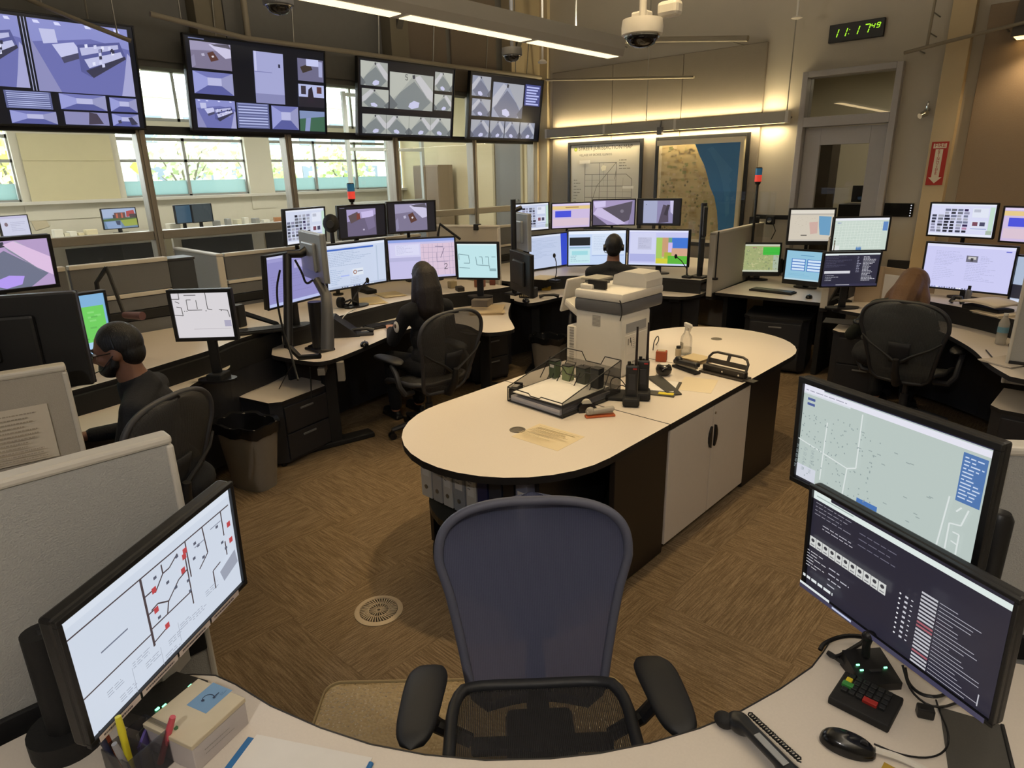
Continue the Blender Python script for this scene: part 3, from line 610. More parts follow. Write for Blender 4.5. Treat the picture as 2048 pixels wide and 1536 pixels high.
def scr_parcel():
    o = [R(0, 0, 1, 1, '#c6d4ca'), R(0, 0, 1, .07, '#e6e8f0'), R(.9, .12, .99, .4, '#5f88c0'), R(.45, .9, .55, 1, '#5f88b8'), R(0, .86, .14, 1, '#dfe4e0'), R(.05, .13, .12, .17, '#8a9ab8')]
    for i in range(14): o.append(Ln(.1+i*.058, .1, .08+i*.058+RN.uniform(-.02, .02), .95, .006, '#e2e9e2'))
    for j in range(10): o.append(Ln(.02, .16+j*.085, .9, .14+j*.085, .006, '#e2e9e2'))
    for k in range(60): u, v = RN.uniform(.05, .86), RN.uniform(.12, .85); o.append(R(u, v, u+.015, v+.01, '#aebdb6'))
    return o
def scr_dark(bg='#2b2a3c'):
    o = [R(0, 0, 1, 1, bg), R(0, 0, 1, .05, '#dfe8e8'), R(.0, .04, .25, .06, '#dfe8e8'), R(.03, .54, .5, .62, '#cfcfd6')]
    o += textrows(.03, .1, .5, .45, 7, '#5f5e74', .2)+textrows(.7, .1, .95, .86, 18, '#c8c8d2', .4, .25)+textrows(.58, .1, .66, .6, 10, '#9a9ab0', .4)+textrows(.04, .66, .4, .86, 4, '#b8b8c4', .25)+[R(.0, .93, 1, 1, '#33324a'), R(.25, .95, .5, .965, '#c8c8d0')]
    return o
def scr_greenmap(): 
    o = [R(0, 0, 1, 1, '#9fa874'), R(0, 0, 1, .06, '#c8ccba'), R(.58, .1, 1, .38, '#3db43c'), R(.86, .38, 1, .95, '#a7b4a0')]
    for k in range(160):
        u, v = RN.uniform(0, .95), RN.uniform(.1, .95); o.append(R(u, v, u+RN.uniform(.01, .06), v+RN.uniform(.01, .05), RN.choice(['#b4b684', '#8c9668', '#a8a878', '#7f8a6a', '#c0bc8c'])))
    o += [R(.58, .1, 1, .38, '#3db43c'), R(0, .94, 1, 1, '#c4c8b4'), R(.3, .1, .4, .12, '#b46070')]
    for k in range(4): o.append(R(.6, .14+.06*k, .98, .145+.06*k, '#58c858'))
    return o
def scr_bluemenu():
    o = [R(0, 0, 1, 1, '#8fc0d8'), R(.36, .14, .7, .16, '#5a90b8')]
    for i in (0, 1):
        o.append(R(.14+.4*i, .27, .5+.4*i, .68, '#3d74c0'))
        for j in range(4): o.append(R(.16+.4*i, .29+.1*j, .48+.4*i, .36+.1*j, '#cfe2f6'))
    return o+textrows(.1, .78, .9, .88, 2, '#7ab0cc', .3)+[R(0, .95, 1, 1, '#b8d4e0')]
def scr_lake():
    o = [R(0, 0, 1, 1, '#cfc6b6'), R(0, 0, 1, .12, '#dcd6ca'), R(0, .12, 1, .16, '#b4aea4'), P([(.66, .2), (.95, .22), (.95, .82), (.72, .8), (.68, .5)], '#6a9cc0'), P([(.45, .4), (.65, .38), (.66, .75), (.5, .78)], '#cbaaa0'), R(.28, .8, .42, .83, '#5a5650'), R(0, .95, 1, 1, '#bcb6ac')]
    for k in range(20): u, v = RN.uniform(.1, .6), RN.uniform(.2, .75); o.append(R(u, v, u+.03, v+.008, '#b8ae9c'))
    return o
def scr_green2():
    o = [R(0, 0, 1, 1, '#7fb0d8'), R(.05, .2, .98, .95, '#6fcc60')]
    for k in range(60): u, v = RN.uniform(.05, .9), RN.uniform(.22, .9); o.append(R(u, v, u+.06, v+.03, RN.choice(['#63b858', '#86d678', '#58a850'])))
    return o+[R(0, .8, 1, 1, '#a9cdec')]
def scr_cellbig():
    return cell(0, 0, 1, 1, 0, '#b49cc6')+[P([(0, 0), (.5, 0), (.2, .55), (0, .75)], '#c2b0cc'), P([(.55, .08), (.66, .02), (1, .4), (1, .8), (.84, .6)], '#dcbfe0'), P([(.42, .8), (.55, .72), (.7, .76), (.66, .93), (.5, .99), (.4, .92)], '#b49af0')]+five(.3, .06, .13, '#3c2c3e', 1.66, .018)
def scr_castle():
    o = [R(0, 0, 1, 1, '#a9b8d8'), R(0, .45, 1, 1, '#6f8aa8'), P([(0, .52), (.55, .45), (1, .5), (1, .58), (0, .62)], '#4f6a3a'), P([(.5, .6), (1, .55), (1, .9), (.6, .92)], '#9aa648'), R(.35, .2, .68, .5, '#6a4a48'), P([(.72, .15), (.95, .1), (.98, .4), (.7, .45)], '#b04a4a'), R(.3, .3, .36, .48, '#3e3c4a'), R(.8, .3, 1, .5, '#4a3c40'), P([(.05, .65), (.5, .62), (.5, 1), (.1, 1)], '#8fa6cc'), P([(.35, .62), (.5, .62), (.48, .85), (.38, .82)], '#3c4660'), R(.4, .25, .45, .48, '#c86a50'), R(.55, .22, .6, .48, '#c86a50')]
    return o
def scr_plan_big():
    L = '#4a3f42'; o = [R(0, 0, 1, 1, '#cdd6e4'), R(0, 0, 1, .08, '#d6deea')]
    def W(pts, wd=.012): o.extend(PL(pts, wd, L))
    W([(.0, .16), (.52, .16), (.985, .16)]); W([(.38, .16), (.38, .78)], .02); W([(.0, .66), (.38, .66)]); W([(.0, .9), (.0, .66)])
    W([(.66, .16), (.66, .5)]); W([(.78, .16), (.79, .42), (.72, .5)]); W([(.92, .16), (.92, .4)]); W([(.92, .46), (.92, .6)])
    W([(.38, .62), (.64, .62)]); W([(.5, .18), (.5, .26), (.44, .36)]); W([(.5, .26), (.54, .26), (.6, .2)]); W([(.48, .62), (.5, .52), (.44, .46), (.4, .47)]); W([(.5, .52), (.58, .42), (.64, .4)]); W([(.38, .32), (.44, .32)]); W([(.38, .48), (.42, .48)])
    W([(.64, .28), (.64, .74)]); W([(.8, .62), (.8, .8)]); W([(.8, .62), (.86, .6)]); W([(.38, .74), (.46, .72)])
    for u, v in ((.42, .3), (.41, .47), (.6, .35), (.45, .68), (.63, .2), (.945, .3), (.945, .46), (.62, .24)): o.append(R(u, v, u+.026, v+.05, '#b84448'))
    for u, v in ((.44, .22), (.42, .56), (.58, .2), (.62, .48), (.7, .22), (.72, .26), (.68, .34), (.74, .4), (.86, .24), (.62, .58), (.5, .34), (.54, .44), (.88, .42), (.9, .5)): o.append(R(u, v, u+.018, v+.025, '#565a6a'))
    o.append(P([(.84, .68), (.97, .6), (.98, .74), (.86, .8)], '#9aa0b0')); o.append(R(.12, .42, .26, .432, '#6c7284')); o.append(R(.7, .26, .77, .268, '#808698')); o.append(R(.82, .22, .9, .228, '#808698'))
    for u, v in ((.1, .75), (.24, .72), (.3, .82), (.44, .82), (.52, .78), (.6, .8), (.14, .86), (.4, .9), (.7, .7)): o.extend(textrows(u, v, u+.1, v+.06, 3, '#8a91a2', .25, .7))
    for a in ((.22, .72, .22, .95), (.38, .78, .38, .95), (.5, .72, .5, .9)): o.append(Ln(*a, .004, '#a6adbc'))
    return o
def scr_parcel_big():
    o = [R(0, 0, 1, 1, '#b7c4bf'), R(0, 0, 1, .02, '#2a2848'), R(0, .0, .13, .05, '#e2e2ee'), R(0, .03, 1, .085, '#e2e2ee'), R(0, .085, .3, .1, '#d3d9e0'), R(.03, .13, .08, .155, '#4a5a94'), R(.03, .18, .08, .205, '#4a5a94'), R(.88, .11, .985, .52, '#4e74ac'), R(.4, .9, .52, 1, '#4a74b4'), R(0, .84, .13, .98, '#cfd3de'), R(.0, .98, 1, 1, '#2c2a30')]
    o += textrows(.89, .14, .98, .5, 12, '#c8d6ec', .35, .5)+textrows(.02, .05, .4, .07, 1, '#9a9aac', .4)
    lt = '#d9e0de'
    for pts in ([(.38, .1), (.38, .62), (.33, .66), (.0, .57)], [(.18, .3), (.17, .9)], [(.33, .66), (.32, .95)], [(.86, .5), (.84, .98)], [(.95, .55), (.93, .7), (.88, .72), (.88, .95)], [(.9, .78), (.93, .78), (.93, .96)], [(.9, .86), (.93, .87)], [(.92, .55), (.9, .6)]): o += PL(pts, .012, lt)
    for k in range(130): u, v = RN.uniform(.02, .5), RN.uniform(.2, .92); o.append(R(u, v, u+.006, v+.012, '#8d9c9c'))
    for k in range(16): u, v = RN.uniform(.4, .8), RN.uniform(.2, .9); o.append(R(u, v, u+.02, v+.008, '#93a1a0'))
    for j in range(5):
        for i in range(3): o.extend(textrows(.03+i*.05, .6+j*.05, .06+i*.05, .64+j*.05, 3, '#94a2a4', .3))
    return o
def scr_terminal():
    o = [R(0, 0, 1, 1, '#272532'), R(0, 0, .11, .055, '#dbe6e2'), R(0, .045, 1, .095, '#dbe6e2'), R(.02, .055, .25, .065, '#a0b0ac')]
    o += textrows(.02, .12, .3, .26, 4, '#8a8894', .2, .6)+textrows(.08, .3, .28, .36, 2, '#b8b6c0', .25, .8)+textrows(.3, .16, .6, .32, 3, '#6a6878', .15, .3)
    for i in range(11): o += [R(.012+i*.043, .46, .052+i*.043, .56, '#d0d2cf'), CI(.032+i*.043, .495, .018, '#3a3a40'), R(.02+i*.043, .535, .044+i*.043, .545, '#77777c')]
    o += textrows(.01, .6, .14, .78, 6, '#c8c8cc', .25, .4)+textrows(.16, .64, .3, .86, 4, '#b8b8c2', .2, .2)+textrows(.0, .86, .22, .9, 1, '#e0e6e6', .7, .9)
    for j in range(9): o += [CI(.56, .44+j*.045, .008, '#e8e8ec'), R(.585, .432+j*.045, .60, .45+j*.045, '#c8c8d0'), R(.615, .436+j*.045, .625, .445+j*.045, '#d8d8de')]
    for j in range(20):
        c = '#a8606a' if j in (8, 9, 16) else '#c2c2c8'; v = .3+j*.032
        u = .66
        o.append(R(u, v, u+.075, v+.017, c)); o.append(R(u+.082, v+.004, u+.1+RN.uniform(.05, .2), v+.01, '#a9a9b4'))
    o += [R(0, .955, 1, 1, '#3c3a52'), R(.0, .93, .2, .955, '#dfe6e6'), R(.22, .965, .34, .985, '#c0c8e0'), R(.96, .8, .965, .9, '#b8b8c0')]
    return o
# ------------------------------------------------------------------ monitors: face towards local -Y
def monitor(name, label, c, yawdeg, tilt, w, h, items, z0=None, bez=.014, chin=None, stand='foot', group=None, depth=.035, back=False, body=None, neck_off=.06, footw=.24, roll=0):
    """c: centre of the front; yawdeg: heading the screen faces; z0: height of the surface it stands on"""
    body = body or black; chin = chin or bez
    rz = math.radians(yawdeg)+PI/2
    zb = z0 if z0 is not None else c[2]-h/2
    t = thing(name, label, 'television' if 'television' in name else 'monitor', (c[0], c[1], zb), rz, group)
    M = Matrix.Translation((0, 0, c[2]-zb)) @ Matrix.Rotation(-math.radians(tilt), 4, 'X') @ Matrix.Rotation(-math.radians(roll), 4, 'Y')
    b = B(); b.box((0, depth/2+.004, 0), (w, depth, h), min(.008, depth*.3), M); b.box((0, depth+.012, 0), (w*.55, .03, h*.6), .012, M); b.obj('housing', body, t)
    b = B()
    b.box((0, 0, h/2-bez/2), (w, .012, bez), .002, M); b.box((0, 0, -h/2+chin/2), (w, .012, chin), .002, M)
    for s in (-1, 1): b.box((s*(w/2-bez/2), 0, (chin-bez)/2), (bez, .012, h-bez-chin), .002, M)
    b.obj('bezel', body, t)
    sw, sh = w-2*bez, h-bez-chin
    art('screen', sw, sh, items, SCREEN, t, lambda x, y, k: M @ Vector((x, .0035-k, y+(chin-bez)/2)))
    if stand == 'foot':
        b = B(); b.box((0, depth+.035, (c[2]-zb)/2), (.06, .03, c[2]-zb-.02), .008); b.obj('stand_neck', body, t)
        b = B(); n = 20; b.prism([(footw/2*math.cos(2*PI*i/n)*(1 if True else 1), neck_off+.075*math.sin(2*PI*i/n)) for i in range(n)], 0, .014); b.obj('stand_foot', body, t, True)
    elif stand == 'pole':
        b = B(); b.box((0, depth+.035, 0), (.1, .025, .1), .004, M); b.cyl((0, depth+.02, c[2]-zb), (0, depth+.09, c[2]-zb), .02); b.cyl((0, depth+.1, 0), (0, depth+.1, c[2]-zb+.1), .0175); b.box((0, depth+.1, .008), (.1, .1, .016), .003); b.obj('mounting_pole', blackm, t, True)
    elif stand == 'wall':
        b = B()
        for s in (-1, 1): b.box((s*w*.2, depth+.05, h*.1), (.04, .06, h*.7), .004, M)
        b.box((0, depth+.11, h*.2), (w*.6, .03, .1), .004, M); b.obj('wall_mount', blackm, t)
    return t, M
# hanging televisions
TVX = -6.58
TVL = [(1.66, scr_tv1, 'large television at the window end of the hanging row, showing shop camera views'), (3.51, scr_tv2, 'second hanging television from the window end, showing corridor and blind camera views'),
       (5.36, scr_tv3, 'third hanging television, showing bare cell rooms round a large cell picture'), (7.07, scr_tv4, 'hanging television nearest the room corner, with a small blue list at its upper right')]
for y, fn, lb in TVL:
    t, M = monitor('hanging_television', lb, (TVX, y, 2.795), 0, -8, 1.45, .83, fn(), bez=.016, stand='wall', group='televisions hung in a row before the glass wall', depth=.05)
    for s in (-.4, .4):
        b = B(); b.cyl((s, .05, .42), (s, .06, .98), .008, n=6, M=M); b.obj('hanger_rod', steel, t)
# near desk
ML, MLM = monitor('desk_monitor', 'black monitor with floor plan on the near desk beside the pale box', (-1.454, .387, 1.035), 29.6, -4, .53, .325, scr_plan_big(), z0=.74, bez=.013, stand='none', roll=3.4)
b = B(); b.cyl((-.16, .19, 0), (-.16, .19, .05), .075, n=24); b.cyl((-.16, .19, .05), (-.16, .19, .30), .035, n=18); b.tube([(-.16, .19, .28), (-.1, .15, .29), (0, .06, .295)], .026, 10); b.obj('arm_post', blackm, ML, True)
for i in range(4):
    def f(x, y, k, i=i): return MLM @ Vector((x-.19+i*.118, -.0085-k, y-.1555))
    art('label_strip', .112, .016, [R(0, 0, 1, 1, '#e2d6d2')]+textrows(.1, .3, .9, .8, 1, '#5a5052', .6, .8), PRINT, ML, f)
monitor('desk_monitor', 'black monitor showing a pale parcel map above the dark terminal screen', (-.34, 1.70, 1.24), -114, -2, .535, .32, scr_parcel_big(), z0=.74, bez=.016, stand='pole', depth=.03)
MR2, _ = monitor('desk_monitor', 'black monitor showing a dark terminal with icon row, beneath the pale map', (-.243, 1.565, .99), -117, -3, .535, .32, scr_terminal(), z0=.74, bez=.01, stand='none', depth=.028)
b = B(); b.tube([(0, .04, .25), (0, .10, .25), (.03, .16, .24), (.05, .2, .15), (.05, .2, .0)], .018, 8); b.cyl((.05, .2, 0), (.05, .2, .012), .05); b.obj('bent_arm', blackm, MR2, True)
K = 1.05
def ctr(c, k=K): return (c[0]*k, c[1]*k, H+(c[2]-H)*k)
def mk(lb, c, yaw, tilt, w, h, items, z0, k=K, **kw): return monitor('console_monitor', lb, ctr(c, k), yaw, tilt, w*k, h*k, items, z0=z0, **kw)
g = 'monitors on the middle left console'
mk('upper monitor of small picture thumbnails on the middle left console', (-5.15, 2.99, 1.56), 18, -4, .5, .3, scr_thumbs(), .88, stand='pole')
mk('upper monitor showing an office with chairs, left of its twin, on the middle left console', (-5.17, 3.58, 1.56), -5, -3, .5, .3, scr_office(0), .88, stand='pole')
mk('upper monitor showing a room with a red-brown table, above the map screen', (-5.10, 4.10, 1.57), -19, -2, .5, .3, scr_room(1), .88, stand='pole')
mk('lower monitor with plain lilac screen behind the jointed monitor arm', (-4.20, 2.33, 1.29), 19, -5, .61, .365, scr_pale_purple(), .88)
mk('large lower monitor with blue title bar and document form', (-4.49, 3.02, 1.28), 3, -2, .61, .365, scr_doc(), .88)
mk('large lower monitor with street map and figure 2 behind the long-haired person', (-4.53, 3.73, 1.25), -31, 0, .61, .365, scr_map2(), .88)
mk('small squarish monitor with pale blue plan beside the fabric panel', (-4.00, 3.89, 1.25), -60, -2, .38, .32, scr_plan_cyan(), .88, bez=.018)
mk('upper monitor of picture thumbnails on the far console, leftmost in its row', (-4.73, 5.44, 1.50), -9, 1, .5, .3, scr_thumbs('#c3cbe4'), .88, stand='pole')
mk('upper far monitor with yellow band and blue block on lilac', (-4.80, 6.22, 1.47), -30, -2, .5, .3, scr_notice(), .88, stand='pole')
mk('upper far monitor with camera view of a counter', (-4.37, 6.46, 1.50), -48, 0, .5, .3, scr_counter(), .88, stand='pole')
mk('upper far monitor with camera view of a doorway, rightmost in its row', (-3.95, 6.74, 1.50), -69, 0, .5, .3, scr_hall(), .88, stand='pole')
mk('lower far monitor with pale page and dark blue right stripe', (-4.52, 5.47, 1.15), -5, 3, .61, .365, scr_pale_doc(), .88, k=1.08)
mk('lower far monitor with black panel, behind the seated person with headset', (-3.94, 5.54, 1.21), -46, 0, .61, .365, scr_callform(), .88, k=1.08)
mk('lower far monitor with bright coloured zone map', (-3.37, 5.78, 1.22), -67, -1, .61, .365, scr_zones(), .88, k=1.08)
mk('monitor of beige lake map above the blue menu screen', (-2.39, 7.12, 1.37), -60, 2, .45, .37, scr_lake(), .74, k=1, stand='pole', chin=.04, bez=.018)
mk('square monitor with green and olive map on the booth desk', (-2.96, 7.28, .98), -60, 2, .45, .37, scr_greenmap(), .74, k=1, chin=.05, bez=.02)
mk('square monitor with blue menu buttons on the booth desk', (-2.38, 7.05, .96), -95, 1, .45, .37, scr_bluemenu(), .74, k=1, chin=.05, bez=.02)
mk('upper monitor of pale street grid at left of the right-hand console', (-1.87, 6.96, 1.33), -50, 0, .535, .33, scr_parcel(), .74, k=.93, stand='pole')
mk('lower monitor with dark navy terminal beneath the pale street grid', (-1.81, 6.58, 1.04), -48, -3, .535, .33, scr_dark(), .74, k=.94, footw=.3)
mk('upper monitor of picture thumbnails on the right-hand console', (-1.04, 6.71, 1.50), -98, -4, .50, .29, scr_thumbs('#d6d8f2'), .88, stand='pole')
mk('upper monitor with yellow band and blue block at the right frame edge', (-.52, 6.62, 1.48), -106, -4, .50, .29, scr_notice(), .88, stand='pole')
mk('large lilac web page monitor before the brown-haired person', (-.86, 6.15, 1.18), -98, -1, .62, .37, scr_webmail(), .88)
mk('monitor partly out of frame right of the lilac web page', (-.28, 6.0, 1.12), -115, -1, .62, .37, [R(0, 0, 1, 1, '#a9b8d0'), R(0, .6, 1, .9, '#2a2a34'), R(0, .92, 1, 1, '#cfd6ea')], .88)
mk('small framed monitor with black-lined plan before the man', (-4.01, 1.57, 1.17), -45, -2, .38, .32, scr_plan_small(), .74, k=1, bez=.022)
mk('upper monitor with lilac cell picture and figure 5 above the man', (-4.43, .73, 1.53), 2, -6, .5, .3, scr_cellbig(), .88, k=1, stand='pole', bez=.02)
mk('monitor with green map partly hidden behind a dark monitor back', (-4.10, .82, 1.20), 5, -3, .58, .36, scr_green2(), .88, k=1)
# monitors seen from behind
monitor('console_monitor', 'big dark monitor seen from behind at the left frame edge', (-3.0, .40, 1.385), 153, -2, .62, .36, scr_doc(), z0=.74, stand='pole', depth=.04)
# ------------------------------------------------------------------ worktops, consoles, panels, cabinets
def slab(poly, z, th, parent, name='worktop', mt=None):
    b = B(); b.prism(poly, z-th, z, side_mi=1)
    return b.obj(name, [mt or laminate, edge_blk], parent)
def ribbon(pts, z0, z1, th, parent, name, m):
    b = B(); n = len(pts); P2 = [Vector((p[0], p[1])) for p in pts]; off = []
    for i in range(n):
        t = (P2[min(i+1, n-1)]-P2[max(i-1, 0)]).normalized(); off.append(P2[i]+Vector((-t.y, t.x))*th)
    b.prism([(p.x, p.y) for p in P2]+[(p.x, p.y) for p in reversed(off)], z0, z1); return b.obj(name, m, parent)
def smooth_poly(pts, it=2):
    for _ in range(it):
        q = []
        for i in range(len(pts)-1):
            a, b_ = pts[i], pts[i+1]
            q += [(a[0]*.75+b_[0]*.25, a[1]*.75+b_[1]*.25), (a[0]*.25+b_[0]*.75, a[1]*.25+b_[1]*.75)]
        pts = [pts[0]]+q+[pts[-1]]
    return pts
def console(label, rear, nrear, front, nfront, legs, zr=.88, zf=.74):
    """rear/front: outlines; the first n points are the free edge, smoothed"""
    t = thing('dispatch_console', label, 'desk')
    re = smooth_poly(rear[:nrear]); fe = smooth_poly(front[:nfront])
    slab(re+rear[nrear:], zr, .03, t, 'rear_worktop'); slab(fe+front[nfront:], zf, .03, t, 'keyboard_worktop')
    ribbon(re, zf-.06, zr-.03, .03, t, 'fascia', blackm)
    ribbon(re, .08, zf-.06, .025, t, 'modesty_shade_panel', charcoal)  # dark panel added to stand in for the shade under the worktops
    for lx, ly, rz in legs:
        b = B(); b.box((lx, ly, .35), (.09, .09, .64), .006, rz=rz); b.box((lx, ly, .02), (.12, .6, .04), .008, rz=rz); b.box((lx, ly, zf-.05), (.1, .4, .03), .004, rz=rz)
        b.obj('leg', blackm, t)
    return t
# near desk
nedge = [at(350, 1352, .74), at(385, 1350, .74), at(430, 1352, .74), at(470, 1370, .74), at(540, 1413, .74), at(640, 1457, .74), at(740, 1490, .74), at(850, 1511, .74), at(970, 1522, .74), at(1100, 1519, .74), at(1200, 1508, .74), at(1300, 1488, .74), at(1400, 1458, .74), at(1480, 1425, .74), at(1560, 1380, .74), at(1625, 1335, .74), at(1648, 1305, .74), at(1662, 1282, .74), at(1690, 1272, .74), at(1720, 1275, .74)]
nedge = [(p.x, p.y) for p in nedge]
npoly = [(-1.64, .30), (-1.625, .37)]+nedge+[(-.15, 1.78), (.25, 1.95), (.75, 1.3), (.6, -.1), (.1, -.75), (-.8, -.8), (-1.66, -.5)]
t = thing('near_desk', 'curved pale desk with black edge closest to the camera', 'desk')
slab(npoly, .74, .032, t, 'worktop')
ribbon(nedge, .706, .7412, .0035, t, 'edge_band', edge_blk)
ribbon([(-1.5, .2), (-1.0, .3), (-.55, .6), (-.3, 1.0), (-.1, 1.5)], .06, .705, -.03, t, 'modesty_shade_panel', charcoal)
for lx, ly in ((-1.5, -.3), (.3, 1.5), (-.3, -.4), (.4, .2)):
    b = B(); b.box((lx, ly, .36), (.08, .08, .70), .006); b.box((lx, ly, .015), (.1, .5, .03), .006); b.obj('leg', blackm, t)
S1 = console('man\'s curved console in front of the partition at far left', [(-4.62, 2.34), (-4.5, 2.12), (-4.43, 1.9), (-4.3, 1.72), (-4.2, 1.4), (-4.05, 1.0), (-3.98, .5), (-3.98, -.4), (-5.22, -.4), (-5.22, 2.36)], 8,
    [(-4.45, 1.86), (-4.27, 1.80), (-4.21, 1.70), (-4.14, 1.52), (-3.98, 1.36), (-3.78, 1.05), (-3.56, .62), (-3.5, -.4), (-4.9, -.4), (-4.9, 1.86)], 8, [(-4.3, 1.2, 0), (-4.2, -.1, 0)])
S2 = console('long-haired person\'s curved console in the middle left', [(-4.44, 2.30), (-4.46, 2.50), (-4.51, 2.73), (-4.58, 2.95), (-4.69, 3.6), (-4.6, 4.1), (-4.42, 4.5), (-4.4, 4.72), (-5.66, 4.8), (-5.66, 2.48), (-4.75, 2.42)], 8,
    [(-4.38, 2.15), (-4.34, 2.13), (-3.98, 2.21), (-3.90, 2.27), (-3.90, 2.38), (-3.99, 2.65), (-4.12, 2.97), (-4.24, 3.3), (-4.2, 3.62), (-3.95, 3.7), (-3.66, 3.56), (-3.56, 3.62), (-3.5, 3.8), (-3.6, 3.9), (-3.96, 4.2), (-4.3, 4.62), (-4.85, 4.62), (-4.85, 2.42)], 16, [(-4.15, 2.45, -.2), (-4.05, 4.0, .6)])
S3 = console('far console before the maps where the person with headset sits', [(-4.62, 4.95), (-4.60, 5.2), (-4.4, 5.62), (-3.95, 5.9), (-3.5, 6.08), (-3.08, 6.14), (-3.12, 7.76), (-5.66, 7.76), (-5.66, 4.95)], 6,
    [(-4.42, 4.80), (-4.36, 4.73), (-4.18, 4.70), (-4.12, 4.78), (-4.12, 5.05), (-4.1, 5.3), (-3.9, 5.55), (-3.5, 5.8), (-3.1, 5.88), (-3.07, 6.15), (-3.1, 6.6), (-4.9, 6.6), (-4.9, 4.80)], 10, [(-4.3, 5.0, .5), (-3.3, 6.1, .3)])
S5 = console('right-hand curved console where the brown-haired person sits', [(-1.5, 6.9), (-1.45, 6.6), (-1.15, 6.25), (-.8, 6.08), (-.45, 5.82), (-.22, 5.45), (.4, 5.3), (.6, 7.8), (-1.84, 7.8), (-1.84, 6.95)], 7,
    [(-1.84, 6.3), (-1.82, 6.2), (-1.75, 6.15), (-1.5, 6.08), (-1.3, 6.02), (-1.1, 5.98), (-.86, 5.72), (-.72, 5.5), (-.6, 5.28), (-.5, 5.0), (-.42, 4.85), (-.34, 4.72), (.3, 4.55), (.4, 6.3), (-1.0, 6.9), (-1.84, 7.0)], 12, [(-1.5, 6.4, .2), (-.2, 5.2, .6)])
t = thing('booth_desk', 'pale straight desk in the booth between two fabric panels', 'desk')
slab([(-3.0, 6.32), (-1.97, 6.38), (-2.29, 7.8), (-3.08, 7.8)], .74, .03, t)
b = B(); b.box((-2.5, 7.5, .35), (.9, .03, .6)); b.obj('modesty_shade_panel', charcoal, t)
for lx in (-2.96, -2.0):
    b = B(); b.box((lx, 6.75, .355), (.05, .5, .71), .005); b.obj('leg', blackm, t)
# fabric panels
def panel(label, p0, p1, z0, z1, m=fabric, th=.06, extra=None):
    p0, p1 = Vector(p0), Vector(p1); d = p1-p0; L = d.length; a = math.atan2(d.y, d.x)
    t = thing('fabric_panel', label, 'partition', (*((p0+p1)/2), 0), a)
    zl = max(z0, .02)
    b = B(); b.box((0, 0, (zl+z1-.02)/2), (L-.02, th-.012, z1-.02-zl), .004); b.obj('fabric', m, t)
    b = B(); b.box((0, 0, z1-.012), (L, th, .024), .008); b.obj('top_cap', cap_m, t)
    for s in (-1, 1):
        b = B(); b.box((s*(L/2-.008), 0, (zl+z1-.026)/2), (.018, th, z1-.026-zl), .006); b.obj('end_cap', cap_m, t)
    b = B(); b.box((0, 0, .735 if z0 < .7 else z0), (L-.03, th+.012, .07), .004); b.obj('base_rail', blackm, t)
    return t
P1 = panel('grey fabric panel at left beside the floor plan monitor', (-1.70, .53), (-1.76, -.7), 0, 1.34)
P2 = panel('second fabric panel at left carrying a pinned printed sheet', (-2.69, .55), (-2.87, -.5), 0, 1.34, fabric2)
panel('grey fabric panel at the right frame edge behind the parcel map monitor', (-.16, 1.86), (.7, 2.42), 0, 1.30)
panel('fabric panel forming the left side of the booth', (-3.04, 6.26), (-3.18, 7.8), .70, 1.35, fabric2)
panel('fabric panel between the booth and the right-hand console', (-1.93, 6.33), (-2.27, 7.8), .70, 1.35, fabric2)
panel('fabric panel with a black clip between middle and far consoles', (-5.5, 4.62), (-4.72, 4.92), 0, 1.45, fabric2)
panel('fabric panel running toward the glass wall behind the pedestal', (-6.6, 2.44), (-5.62, 2.42), 0, 1.35, fabric)
panel('fabric panel at right frame edge beyond the water bottle', (-.40, 5.02), (.6, 5.12), .62, 1.4, fabric)
# low screens behind the consoles (each one separate segment)
for k, (y0, y1, lb) in enumerate(((-.6, 1.2, 'low grey screen behind the man, left length'), (1.22, 1.86, 'low grey screen behind the man, right length'), (2.5, 3.6, 'low grey screen behind the thumbnail monitor'), (3.62, 4.7, 'low grey screen behind the room-view monitor'), (5.0, 7.7, 'low grey screen behind the far console'))):
    t = thing('low_screen', lb, 'partition', (-5.74 if k > 1 else -5.26, (y0+y1)/2, 0)); L = y1-y0; dz = 0 if k > 1 else .07
    for z0, z1 in ((.02, .90+dz), (.98+dz, 1.07+dz), (1.11+dz, 1.31+dz)):
        b = B(); b.box((0, 0, (z0+z1)/2), (.05, L, z1-z0), .004); b.obj('panel', mat('dark_grey_fabric', '#68696b', .95, var=.12, scale=200, bump=.2), t)
    b = B(); b.box((0, 0, .94+dz), (.07, L, .07), .005); b.obj('tool_rail', blackm, t)
    for z in (1.09+dz, 1.325+dz):
        b = B(); b.box((0, 0, z), (.07, L, .03), .006); b.obj('cap', cap_m, t)
b = B(); b.box((-2.5, 7.84, .85), (1.0, .04, .16), .004); b.box((-.7, 7.84, .95), (2.2, .04, .1), .004); struct('trim_tool_rail', b, blackm)
